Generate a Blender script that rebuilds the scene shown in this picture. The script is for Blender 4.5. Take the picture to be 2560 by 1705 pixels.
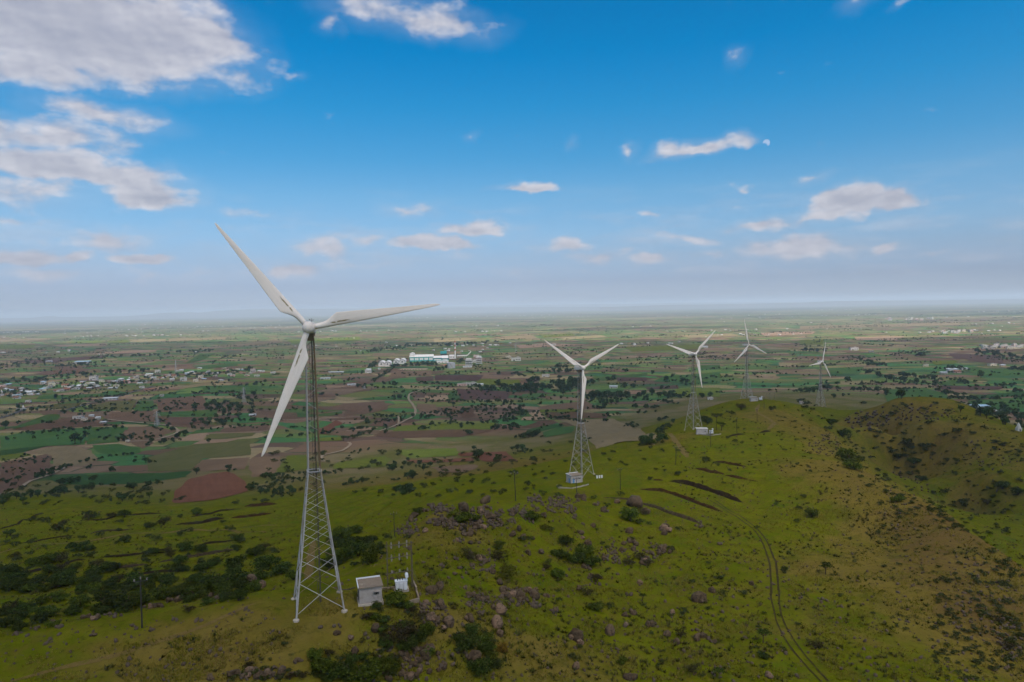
import bpy, bmesh, math, random
import numpy as np
from mathutils import Vector, Matrix, Euler

for o in list(bpy.data.objects):
    bpy.data.objects.remove(o, do_unlink=True)
scene = bpy.context.scene
COL = scene.collection
rnd = random.Random(7)
nrng = np.random.default_rng(11)
R = math.radians

# ---------------------------------------------------------------- camera
CAM_Z = 175.0                 # metres above the plain
FPX = 2560 * 24 / 36.0        # focal length in photograph pixels
PITCH = math.atan(85.5 / FPX)
ROLL = R(1.12)
_X0 = Vector((1, 0, 0))
_Y0 = Vector((0, math.sin(PITCH), math.cos(PITCH)))
_F = Vector((0, math.cos(PITCH), -math.sin(PITCH)))
CX = _X0 * math.cos(ROLL) - _Y0 * math.sin(ROLL)
CY = _X0 * math.sin(ROLL) + _Y0 * math.cos(ROLL)
cam_data = bpy.data.cameras.new('camera')
cam_data.sensor_width = 36
cam_data.lens = 24
cam_data.clip_start = 1
cam_data.clip_end = 300000
cam = bpy.data.objects.new('camera', cam_data)
COL.objects.link(cam)
m = Matrix.Identity(4)
for i in range(3):
    m[i][0] = CX[i]; m[i][1] = CY[i]; m[i][2] = -_F[i]
m[2][3] = CAM_Z
cam.matrix_world = m
scene.camera = cam

# ---------------------------------------------------------------- sky, sun, exposure
SUN_EL, SUN_AZ = R(56), R(150)      # azimuth from +Y (view direction) towards +X
sun_vec = Vector((math.sin(SUN_AZ) * math.cos(SUN_EL), math.cos(SUN_AZ) * math.cos(SUN_EL), math.sin(SUN_EL)))
sd = bpy.data.lights.new('sun', 'SUN')
sd.energy = 5.0
sd.angle = R(2.0)
sd.color = (1.0, 0.93, 0.82)
sun = bpy.data.objects.new('sun', sd)
COL.objects.link(sun)
sun.rotation_euler = sun_vec.to_track_quat('Z', 'Y').to_euler()

vs = scene.view_settings
vs.view_transform = 'Standard'
vs.look = 'None'
vs.gamma = 1.0
vs.use_curve_mapping = False
vs.exposure = 0.68

class NT:
    """small helper for wiring nodes"""
    def __init__(self, tree):
        self.t = tree
    def n(self, typ, ins=None, **props):
        nd = self.t.nodes.new(typ)
        for k, v in props.items():
            setattr(nd, k, v)
        if ins:
            for k, v in ins.items():
                self.set(nd.inputs[k], v)
        return nd
    def set(self, sock, v):
        if isinstance(v, bpy.types.NodeSocket):
            self.t.links.new(v, sock)
        elif v is not None:
            sock.default_value = v
    def math(self, op, a, b=None, c=None, clamp=False):
        nd = self.t.nodes.new('ShaderNodeMath'); nd.operation = op; nd.use_clamp = clamp
        self.set(nd.inputs[0], a)
        if b is not None: self.set(nd.inputs[1], b)
        if c is not None: self.set(nd.inputs[2], c)
        return nd.outputs[0]
    def vmath(self, op, a, b=None, out=0):
        nd = self.t.nodes.new('ShaderNodeVectorMath'); nd.operation = op
        self.set(nd.inputs[0], a)
        if b is not None: self.set(nd.inputs[1], b)
        return nd.outputs[out]
    def mix(self, fac, a, b, blend='MIX'):
        nd = self.t.nodes.new('ShaderNodeMix'); nd.data_type = 'RGBA'; nd.blend_type = blend
        self.set(nd.inputs['Factor'], fac)
        self.set(nd.inputs[6], a if isinstance(a, bpy.types.NodeSocket) else (*a, 1))
        self.set(nd.inputs[7], b if isinstance(b, bpy.types.NodeSocket) else (*b, 1))
        return nd.outputs[2]
    def step(self, v, lo, hi, smooth=True):
        nd = self.t.nodes.new('ShaderNodeMapRange')
        nd.interpolation_type = 'SMOOTHSTEP' if smooth else 'LINEAR'
        self.set(nd.inputs['Value'], v)
        self.set(nd.inputs['From Min'], lo); self.set(nd.inputs['From Max'], hi)
        return nd.outputs['Result']
    def noise(self, vec, scale, detail=4.0, rough=0.55, dist=0.0):
        nd = self.t.nodes.new('ShaderNodeTexNoise')
        if vec is not None: self.set(nd.inputs['Vector'], vec)
        nd.inputs['Scale'].default_value = scale
        nd.inputs['Detail'].default_value = detail
        nd.inputs['Roughness'].default_value = rough
        nd.inputs['Distortion'].default_value = dist
        return nd.outputs[0]
    def ramp(self, fac, stops, interp='LINEAR'):
        nd = self.t.nodes.new('ShaderNodeValToRGB')
        self.set(nd.inputs[0], fac)
        cr = nd.color_ramp; cr.interpolation = interp
        while len(cr.elements) < len(stops): cr.elements.new(0.5)
        for e, (p, c) in zip(cr.elements, stops):
            e.position = p; e.color = (*c, 1)
        return nd.outputs[0]

def photo_dir(px, py):
    """world direction of a photograph pixel"""
    u, v = px - 1280.0, 852.5 - py
    return (CX * u + CY * v + _F * FPX)

# clouds seen in the photograph: (px, py, half width px, half height px, weight, tilt)
CLOUDS = [
    (140, 70, 430, 175, 1.7, 0.10), (420, 95, 200, 95, 1.4, .12), (60, 175, 240, 75, 1.2, .0),
    (240, 280, 200, 36, .8, .1), (90, 335, 240, 46, 1.0, -.12),
    (160, 425, 300, 52, 1.3, .12), (380, 490, 120, 46, 1.2, .1), (60, 470, 210, 60, .8, 0),
    (40, 560, 120, 10, .35, 0), (640, 535, 160, 16, .36, 0), (610, 577, 80, 12, .38, 0),
    (60, 650, 140, 34, 1.1, 0), (190, 652, 50, 26, 1.1, 0), (270, 605, 120, 34, .9, 0), (365, 657, 80, 17, 1.15, 0), (120, 610, 200, 26, .5, 0), (180, 690, 300, 22, .5, 0),
    (1030, 45, 200, 46, .85, .12), (830, 60, 40, 26, .42, -.5), (1130, 75, 90, 34, .5, .2),
    (1850, 145, 44, 22, .4, -.6), (2140, 10, 70, 20, .5, -.3), (2260, 4, 40, 12, .45, -.2),
    (745, 195, 34, 12, .4, -.1), (1185, 335, 24, 11, .45, -.1), (1437, 350, 16, 20, .42, 0), (1560, 368, 30, 27, .58, -.4),
    (1740, 378, 120, 24, 1.1, -.08), (1780, 366, 62, 20, 1.1, 0), (1320, 467, 84, 16, 1.1, 0), (1020, 520, 80, 18, .68, .12),
    (2045, 440, 60, 14, .52, -.12), (1865, 468, 26, 10, .5, 0), (1840, 512, 55, 14, .42, 0),
    (2130, 508, 105, 38, 1.7, 0), (2235, 502, 66, 34, 1.6, 0), (2060, 538, 120, 24, 1.1, -.1), (1900, 560, 130, 18, .9, -.08), (2000, 548, 60, 18, .8, -.3),
    (1625, 543, 40, 7, .5, 0), (1080, 617, 105, 26, 1.2, .05), (1190, 578, 90, 24, 1.06, 0), (930, 594, 110, 20, .66, 0),
    (800, 622, 95, 26, .8, 0), (745, 670, 120, 22, .8, 0), (700, 680, 50, 22, .9, 0), (900, 660, 140, 16, .55, 0),
    (1415, 615, 80, 20, .9, 0), (1500, 640, 100, 20, .75, -.05), (1625, 650, 75, 17, .85, 0), (1710, 600, 75, 17, .7, .1),
    (1770, 640, 80, 14, .6, 0), (2000, 615, 170, 30, .95, 0), (2210, 622, 70, 18, .9, 0), (2030, 640, 60, 14, .5, 0), (2330, 625, 80, 12, .4, 0),
    (1330, 680, 130, 14, .45, 0), (1980, 675, 120, 14, .45, 0), (2300, 690, 120, 14, .4, 0), (1070, 650, 160, 16, .42, 0), (560, 640, 120, 16, .35, 0),
    (2530, 600, 60, 14, .4, 0), (450, 690, 260, 20, .38, 0),
]

world = bpy.data.worlds.new('World')
scene.world = world
world.use_nodes = True
wt = world.node_tree
wt.nodes.clear()
W = NT(wt)
coord = W.n('ShaderNodeTexCoord').outputs['Generated']
sky = W.n('ShaderNodeTexSky', sky_type='NISHITA', sun_disc=False, sun_elevation=SUN_EL, sun_rotation=SUN_AZ,
          altitude=600.0, air_density=1.0, dust_density=0.8, ozone_density=2.0)
sep = W.n('ShaderNodeSeparateXYZ', {0: coord})
az = W.math('ARCTAN2', sep.outputs[0], sep.outputs[1])
el = W.math('ARCSINE', sep.outputs[2])
ae = W.n('ShaderNodeCombineXYZ', {0: az, 1: el}).outputs[0]
# clear-sky colour: deeper blue overhead, pale lilac haze towards the horizon
tint = W.ramp(W.step(el, 0.0, R(30), False),
              [(.01, (.62, .74, 1.16)), (.067, (.56, .615, .90)), (.133, (.60, .665, .85)), (.20, (.62, .77, .92)), (.30, (.52, .83, .97)), (.40, (.30, .82, 1.02)),
               (.533, (.12, .83, 1.10)), (.667, (.02, .80, 1.15)), (1.0, (.0, .70, 1.09))])
clear = W.mix(1.0, sky.outputs[0], tint, 'MULTIPLY')
# cloud field
warp = W.n('ShaderNodeTexNoise', {'Vector': ae, 'Scale': 16.0, 'Detail': 4.0, 'Roughness': .5}).outputs[1]
wv = W.vmath('MULTIPLY', W.vmath('SUBTRACT', warp, (.5, .5, .5)), (.075, .042, 0))
aw = W.vmath('ADD', ae, wv)
acc = None
for (cx, cy, hw, hh, wgt, tilt) in CLOUDS:
    d = photo_dir(cx, cy).normalized()
    a0, e0 = math.atan2(d.x, d.y), math.asin(d.z)
    # pixel sizes to angles, allowing for the stretch away from the picture centre
    dx = photo_dir(cx + hw, cy).normalized(); dy = photo_dir(cx, cy + hh).normalized()
    ra = abs(math.atan2(dx.x, dx.y) - a0) + 1e-4
    re = abs(math.asin(dy.z) - e0) + 1e-4
    mp = W.n('ShaderNodeMapping', {'Vector': aw, 'Location': (a0, e0, 0), 'Rotation': (0, 0, -tilt * .8), 'Scale': (ra * 1.5, re * 1.65, 1)}, vector_type='TEXTURE')
    if wgt >= 1.05:                       # cumulus: flat base, domed top
        sq = W.n('ShaderNodeSeparateXYZ', {0: mp.outputs[0]})
        ln = W.vmath('LENGTH', W.n('ShaderNodeCombineXYZ', {0: sq.outputs[0], 1: W.math('MAXIMUM', sq.outputs[1], W.math('MULTIPLY', sq.outputs[1], -1.8))}).outputs[0], out=1)
    else:
        ln = W.vmath('LENGTH', mp.outputs[0], out=1)
    b = W.math('MULTIPLY_ADD', ln, -wgt, wgt)
    acc = b if acc is None else W.math('SMOOTH_MAX', acc, b, 0.06)
ns = W.n('ShaderNodeMapping', {'Vector': ae, 'Scale': (1, 1.9, 1)}).outputs[0]
n1 = W.noise(ns, 17.0, 8.0, .54)
n2 = W.noise(W.vmath('ADD', ns, (-.006, -.012, 0)), 17.0, 6.0, .54)
# the same broken cumulus goes on around the rest of the sky, outside the photograph
wide = W.noise(W.vmath('MULTIPLY', coord, (3.0, 3.0, 6.0)), 1.0, 5.0, .6)
back = W.step(W.math('ABSOLUTE', az), R(38), R(60))
acc = W.math('MAXIMUM', acc, W.math('MULTIPLY', back, W.math('MULTIPLY_ADD', wide, 2.2, -1.0)))
dens = W.math('ADD', acc, W.math('MULTIPLY_ADD', n1, 1.35, -.93))
alpha = W.step(dens, -.06, .55)
veil = W.math('MULTIPLY', W.step(acc, -.06, .75), .26)
band = W.math('MULTIPLY', W.step(el, R(1.0), R(3.0)), W.step(el, R(11), R(5)))
streak = W.step(W.noise(W.vmath('MULTIPLY', ae, (7, 34, 0)), 1.0, 5.0, .6), .44, .68)
veil = W.math('MAXIMUM', veil, W.math('MULTIPLY', W.math('MULTIPLY', band, streak), .34))
alpha = W.math('MAXIMUM', alpha, veil)
alpha = W.math('MULTIPLY', alpha, W.step(sep.outputs[2], .002, .05))
relief = W.math('MULTIPLY_ADD', W.math('SUBTRACT', n2, n1), -2.4, .55, clamp=True)
thick = W.step(dens, .35, 1.3)
lit = W.mix(relief, (.45, .47, .57), (.86, .84, .88))
ccol = W.mix(W.math('MULTIPLY', thick, .52), lit, (.40, .42, .51))
ccol_far = W.mix(W.step(el, R(1), R(9)), (.56, .61, .74), ccol)
ccol_mix = W.mix(W.math('MULTIPLY', W.step(el, R(22), R(9)), .45), ccol, ccol_far)
SKY_S = 0.0795
skyrad = W.mix(1.0, clear, (SKY_S, SKY_S, SKY_S), 'MULTIPLY')
cl2 = W.mix(1.0, ccol_mix, (.555, .555, .56), 'MULTIPLY')
final = W.mix(W.math('MULTIPLY', alpha, .90), skyrad, cl2)
md = photo_dir(1916, 357).normalized(); ml = photo_dir(1909, 368).normalized()
m1_ = W.step(W.vmath('DISTANCE', coord, tuple(md), out=1), .0050, .0040)
m2_ = W.step(W.vmath('DISTANCE', coord, tuple(ml), out=1), .0040, .0066)
final = W.mix(W.math('MULTIPLY', W.math('MULTIPLY', m1_, m2_), .5), final, (.42, .46, .58))
bg = W.n('ShaderNodeBackground', {'Color': final, 'Strength': 1.0})
wo = W.n('ShaderNodeOutputWorld', {'Surface': bg.outputs[0]})

world.cycles.sampling_method = 'MANUAL'
world.cycles.sample_map_resolution = 256
cy = scene.cycles
cy.use_denoising = True
cy.use_adaptive_sampling = True
cy.adaptive_threshold = 0.025
cy.adaptive_min_samples = 12
cy.max_bounces = 6
cy.diffuse_bounces = 2
cy.glossy_bounces = 2
cy.transmission_bounces = 4
cy.volume_bounces = 0
cy.transparent_max_bounces = 8
cy.caustics_reflective = False
cy.caustics_refractive = False
cy.sample_clamp_indirect = 4.0

# ---------------------------------------------------------------- noise helpers
def _hash(ix, iy, seed):
    h = (ix.astype(np.int64) * 374761393 + iy.astype(np.int64) * 668265263 + seed * 1442695041) & 0xFFFFFFFF
    h = ((h ^ (h >> 13)) * 1274126177) & 0xFFFFFFFF
    h = h ^ (h >> 16)
    return (h & 0xFFFFFF) / float(0xFFFFFF)
def vnoise(x, y, seed=0):
    x = np.asarray(x, float); y = np.asarray(y, float)
    ix = np.floor(x); iy = np.floor(y)
    fx = x - ix; fy = y - iy
    fx = fx * fx * fx * (fx * (fx * 6 - 15) + 10); fy = fy * fy * fy * (fy * (fy * 6 - 15) + 10)
    a = _hash(ix, iy, seed); b = _hash(ix + 1, iy, seed); c = _hash(ix, iy + 1, seed); d = _hash(ix + 1, iy + 1, seed)
    return (a + (b - a) * fx) * (1 - fy) + (c + (d - c) * fx) * fy
def fbm(x, y, seed=0, octv=4, gain=.5):
    s = 0.0; a = 1.0; t = 0.0; f = 1.0
    for k in range(octv):
        s = s + a * vnoise(np.asarray(x) * f + 17.3 * k, np.asarray(y) * f - 9.1 * k, seed + k)
        t += a; a *= gain; f *= 2.03
    return s / t
def sstep(v, lo, hi):
    t = np.clip((np.asarray(v, float) - lo) / (hi - lo), 0, 1)
    return t * t * (3 - 2 * t)

# ---------------------------------------------------------------- terrain
def at_z(px, py, z):
    d = photo_dir(px, py); t = (z - CAM_Z) / d.z
    return Vector((d.x * t, d.y * t, z))
def at_d(px, py, dist):
    d = photo_dir(px, py); t = dist / d.y
    return Vector((d.x * t, dist, CAM_Z + d.z * t))

T_SPOT = [at_d(797, 1514, 121), at_d(1454, 1190, 312), at_d(1734, 1073, 452), at_d(1867, 1002, 605), at_d(2051, 1016, 748)]
# heights read off the photograph: pixel and height above the plain of a visible point
CTRL_Z = [
    # shoulder round the nearest turbine
    (0, 1700, 117), (300, 1700, 117.5), (600, 1700, 118.5), (0, 1635, 117.3), (300, 1610, 119), (560, 1570, 121.3),
    (0, 1592, 116.6), (225, 1548, 117.8), (351, 1528, 118.5), (495, 1505, 120), (630, 1478, 121.2),
    (-500, 1700, 112), (-500, 1600, 110), (750, 1640, 119.6), (916, 1500, 122.2), (970, 1470, 121.8), (910, 1440, 119.5), (1040, 1480, 121.3),
    (1050, 1420, 120.5), (1050, 1350, 120.5), (1130, 1400, 120), (1000, 1375, 119), (1150, 1450, 119), (1150, 1520, 118),
    (900, 1697, 116.5), (1087, 1697, 114.5),
    # knoll with boulders
    (1045, 1308, 119.5), (1083, 1276, 120), (1130, 1264, 120.2), (1210, 1258, 119.5), (1300, 1256, 118), (1420, 1264, 112), (1200, 1310, 118.5), (1290, 1300, 117),
    (1350, 1350, 113), (1350, 1450, 111.5), (1300, 1550, 112.5), (1250, 1697, 112.5),
    # broad grass slope
    (1500, 1330, 106), (1631, 1468, 105), (1631, 1350, 103.5), (1631, 1250, 100.5), (1631, 1170, 98), (1500, 1250, 102.5), (1500, 1697, 108), (1700, 1697, 106.5),
    (2066, 1697, 105.5), (2400, 1697, 105), (2560, 1697, 100.5), (1903, 1359, 101), (1903, 1250, 98), (1850, 1150, 95), (1903, 1500, 103.5),
    (2200, 1500, 101.5), (2400, 1560, 102), (2200, 1350, 97.5), (2000, 1120, 92), (1950, 1060, 91.5), (1840, 1045, 93), (1690, 1120, 95.5),
    # right-hand crest of the near ridge
    (2035, 1024, 89), (2075, 1077, 90), (2117, 1111, 90.5), (2160, 1164, 91), (2218, 1222, 92.3), (2285, 1265, 93.3), (2362, 1300, 94.5), (2430, 1338, 96),
    (2502, 1378, 97), (2560, 1426, 97.6), (2900, 1600, 97),
    # hillside beyond the valley
    (2381, 998, 86), (2230, 1004, 84), (2430, 1029, 80), (2500, 1055, 72), (2560, 1082, 64), (2189, 1070, 69), (2333, 1142, 54), (2478, 1191, 60), (2560, 1287, 52),
    (2280, 1210, 36), (2430, 1300, 34), (2150, 1104, 50), (2108, 1072, 57), (2190, 1140, 45), (2235, 1178, 40), (2560, 1180, 62), (2300, 1060, 76), (2420, 1090, 72),
    # green terraces below the shoulder
    (225, 1500, 86), (225, 1400, 75), (225, 1300, 60), (225, 1262, 46), (450, 1262, 42), (0, 1252, 45), (600, 1262, 44), (0, 1450, 80), (0, 1350, 66), (450, 1400, 78), (600, 1400, 80), (480, 1320, 62), (-500, 1400, 60),
    (560, 1450, 90), (700, 1330, 72), (840, 1390, 92), (910, 1345, 90), (987, 1256, 82), (1100, 1225, 88), (800, 1285, 66), (1200, 1222, 93), (1330, 1215, 98), (880, 1300, 78),
    # foothills
    (1080, 1200, 58), (1300, 1172, 60), (1400, 1130, 42), (1560, 1080, 26), (1520, 1130, 46), (1200, 1180, 46), (1100, 1150, 27), (1100, 1050, 10), (1450, 1020, 7), (1600, 1000, 6), (1650, 1040, 22), (1350, 1060, 12),
    (527, 1200, 28), (440, 1235, 34), (300, 1200, 16), (0, 1200, 15), (0, 1100, 5), (527, 1120, 8), (300, 1120, 6), (800, 1150, 19), (900, 1200, 34), (700, 1200, 28), (1850, 985, 24), (1980, 985, 20), (2200, 970, 12), (2560, 1010, 8), (2450, 985, 6),
]
pts = [at_z(*c) for c in CTRL_Z] + list(T_SPOT)
# rims behind sharp shoulders (hidden from the photograph): the ground drops away
for (px, py, z, back, drop) in [(0, 1592, 116.6, 14, 12), (225, 1548, 117.8, 14, 12), (351, 1528, 118.5, 14, 12), (495, 1505, 120, 15, 13), (630, 1478, 121.2, 17, 12),
                                (1083, 1276, 120, 30, 13), (1210, 1258, 119.5, 34, 13), (1300, 1256, 118, 36, 12), (975, 1366, 119, 25, 12),
                                (2060, 1055, 89.5, 30, 11), (2117, 1111, 90.5, 26, 15), (2160, 1164, 91, 26, 20), (2285, 1265, 93.3, 28, 24), (2430, 1338, 96, 26, 26), (2560, 1426, 97.6, 26, 28),
                                (2381, 998, 86, 90, 40), (2230, 1004, 84, 100, 34), (1690, 1085, 92, 0, 0), (1611, 1123, 92, 0, 0)]:
    p = at_z(px, py, z); f = 1 + back / p.y
    pts.append(Vector((p.x * f, p.y * f, z - drop)))
pts.append(Vector((T_SPOT[3].x - 20, 560, 95)))
pts.append(Vector((T_SPOT[3].x - 60, 660, 60))); pts.append(Vector((T_SPOT[3].x + 30, 690, 66)))
for (x, y, z) in [(0, 60, 112), (-60, 70, 114), (60, 70, 108), (120, 60, 100), (-150, 40, 100), (0, -60, 90), (-200, -80, 60), (180, -60, 70), (0, -260, 30), (260, 120, 84),
                  (-330, 120, 82), (-420, 300, 44), (360, 60, 60), (420, 250, 40), (620, 420, 30), (520, 640, 36), (-650, 560, 10), (-800, 200, 6), (800, 300, 6), (760, 800, 4),
                  (-300, -350, 6), (300, -350, 6), (0, -600, 2), (-700, -100, 4), (700, -100, 4)]:
    pts.append(Vector((x, y, z)))
for x in range(-1500, 1700, 300):
    pts.append(Vector((x, 1450, 0.0))); pts.append(Vector((x, 1900, 0.0))); pts.append(Vector((x, -900, 0.0)))
for y in range(-600, 1450, 300):
    pts.append(Vector((-1300, y, 0))); pts.append(Vector((1300, y, 0)))
PA = np.array([(p.x, p.y) for p in pts]); PZ = np.array([p.z for p in pts])
_c2 = 9.0 ** 2
_D = np.sqrt(((PA[:, None] - PA[None]) ** 2).sum(-1) + _c2)
_n = len(PA)
_A = np.zeros((_n + 1, _n + 1)); _A[:_n, :_n] = _D - np.eye(_n) * 0.6; _A[:_n, _n] = 1; _A[_n, :_n] = 1
_S = np.linalg.solve(_A, np.append(PZ, 0.0))
def height_fn(x, y):
    x = np.asarray(x, float); y = np.asarray(y, float)
    out = np.full(x.shape, _S[_n])
    for (cx_, cy_), w in zip(PA, _S[:_n]):
        out += w * np.sqrt((x - cx_) ** 2 + (y - cy_) ** 2 + _c2)
    far = sstep(np.maximum(np.abs(x) / 1250, np.maximum((y - 0) / 1420, -y / 850)), .82, 1.0)
    out = np.maximum(out, 0) * (1 - far)
    hill = sstep(out, 20, 60)
    out += hill * (1.5 * (fbm(x / 34, y / 34, 3, 4) - .5) + .7 * (fbm(x / 9, y / 9, 5, 2) - .5))
    # old terraces on the green shelf
    terr = sstep(x, 0, -60) * sstep(out, 40, 52) * sstep(out, 100, 88) * sstep(y, 150, 200)
    q = out / 4.2 + .5 * (fbm(x / 60, y / 60, 21, 3) - .5)
    fr = q - np.floor(q)
    out += terr * 4.2 * .5 * (fr - np.where(fr > .72, (fr - .72) / .28, 0) * 1.0 - .3)
    return out
def axis(lo, hi, step, far, g=1.06):
    a = list(np.arange(lo, hi + step, step))
    s = step; v = a[-1]
    while v < far: s *= g; v += s; a.append(v)
    s = step; v = a[0]
    while v > -far: s *= g; v -= s; a.insert(0, v)
    return np.array(a)
GX = axis(-300, 360, 2.0, 62000.0)
GY = axis(92, 520, 2.0, 62000.0, 1.05)
_xx, _yy = np.meshgrid(GX, GY)
_ZZ = np.zeros_like(_xx)
_near = (np.abs(_xx) < 1400) & (_yy > -950) & (_yy < 1500)
_ZZ[_near] = height_fn(_xx[_near], _yy[_near])
def gz(x, y):
    """height of the built ground at x, y"""
    x = np.atleast_1d(np.asarray(x, float)); y = np.atleast_1d(np.asarray(y, float))
    i = np.clip(np.searchsorted(GX, x) - 1, 0, len(GX) - 2); j = np.clip(np.searchsorted(GY, y) - 1, 0, len(GY) - 2)
    fx = (x - GX[i]) / (GX[i + 1] - GX[i]); fy = (y - GY[j]) / (GY[j + 1] - GY[j])
    a = _ZZ[j, i]; b = _ZZ[j, i + 1]; c = _ZZ[j + 1, i + 1]; d = _ZZ[j + 1, i]
    return np.where(fx >= fy, a + (b - a) * fx + (c - b) * fy, a + (c - d) * fx + (d - a) * fy)
_ts = np.concatenate([np.geomspace(55, 1500, 1500), np.geomspace(1505, 60000, 500)])
def ground_at(px, py):
    """point of the ground that the photograph shows at a pixel"""
    d = photo_dir(px, py)
    xs = d.x / d.y * _ts; zs = CAM_Z + d.z / d.y * _ts
    g = gz(xs, _ts)
    k = np.nonzero(zs <= g)[0]
    if len(k) == 0: return None
    k = k[0]
    if k == 0: t = _ts[0]
    else:
        h0 = zs[k - 1] - g[k - 1]; h1 = zs[k] - g[k]
        t = _ts[k - 1] + (_ts[k] - _ts[k - 1]) * h0 / (h0 - h1 + 1e-9)
    x = d.x / d.y * t
    return Vector((x, t, float(gz(x, t)[0])))
def on(x, y, dz=0.0):
    return Vector((x, y, float(gz(x, y)[0]) + dz))

def mesh_np(name, verts, tris, mat=None, smooth=False, quads=False):
    me = bpy.data.meshes.new(name)
    verts = np.asarray(verts, np.float32); tris = np.asarray(tris, np.int32)
    k = tris.shape[1]
    me.vertices.add(len(verts)); me.vertices.foreach_set('co', verts.ravel())
    me.loops.add(tris.size); me.loops.foreach_set('vertex_index', tris.ravel())
    me.polygons.add(len(tris))
    me.polygons.foreach_set('loop_start', np.arange(0, tris.size, k, dtype=np.int32))
    me.polygons.foreach_set('loop_total', np.full(len(tris), k, np.int32))
    if smooth: me.polygons.foreach_set('use_smooth', np.ones(len(tris), bool))
    me.update(calc_edges=True)
    if mat: me.materials.append(mat)
    return me
def link(name, me, parent=None, loc=None, rot=None, scale=None):
    o = bpy.data.objects.new(name, me); COL.objects.link(o)
    if parent: o.parent = parent
    if loc is not None: o.location = loc
    if rot is not None: o.rotation_euler = rot
    if scale is not None: o.scale = scale if hasattr(scale, '__len__') else (scale,) * 3
    return o
def tag(o, label=None, cat=None, group=None, kind=None):
    if label: o['label'] = label
    if cat: o['category'] = cat
    if group: o['group'] = group
    if kind: o['kind'] = kind
    return o
def empty(name, loc, rz=0.0):
    o = bpy.data.objects.new(name, None); COL.objects.link(o)
    o.location = loc; o.rotation_euler = (0, 0, rz); o.empty_display_size = .2
    return o
def copy_tree(o, parent=None):
    c = o.copy(); COL.objects.link(c); c.parent = parent
    for ch in o.children: copy_tree(ch, c)
    return c

def new_mat(name, rough=.9, spec=.2):
    mt = bpy.data.materials.new(name); mt.use_nodes = True
    nt = mt.node_tree
    b = nt.nodes['Principled BSDF']
    b.inputs['Roughness'].default_value = rough
    b.inputs['Specular IOR Level'].default_value = spec
    return mt, NT(nt), b
def simple_mat(name, col, rough=.8, spec=.2, var=.25, scale=2.0, metal=0.0, dirt=None, coords='Object', rand=0.0):
    mt, n, b = new_mat(name, rough, spec)
    b.inputs['Metallic'].default_value = metal
    tc = n.n('ShaderNodeTexCoord').outputs[coords]
    f = n.noise(tc, scale, 6.0, .62)
    lo = tuple(c * (1 - var) for c in col); hi = tuple(min(1, c * (1 + var)) for c in col)
    c = n.mix(f, lo, hi)
    if dirt:
        g = n.step(n.noise(tc, scale * .45, 5.0, .7), .5, .72)
        c = n.mix(n.math('MULTIPLY', g, .75), c, dirt)
    if rand:
        r = n.n('ShaderNodeObjectInfo').outputs['Random']
        c = n.n('ShaderNodeHueSaturation', {'Hue': .5, 'Saturation': 1.0, 'Value': n.math('MULTIPLY_ADD', r, 2 * rand, 1 - rand), 'Color': c}).outputs[0]
    n.set(b.inputs['Base Color'], c)
    return mt

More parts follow.
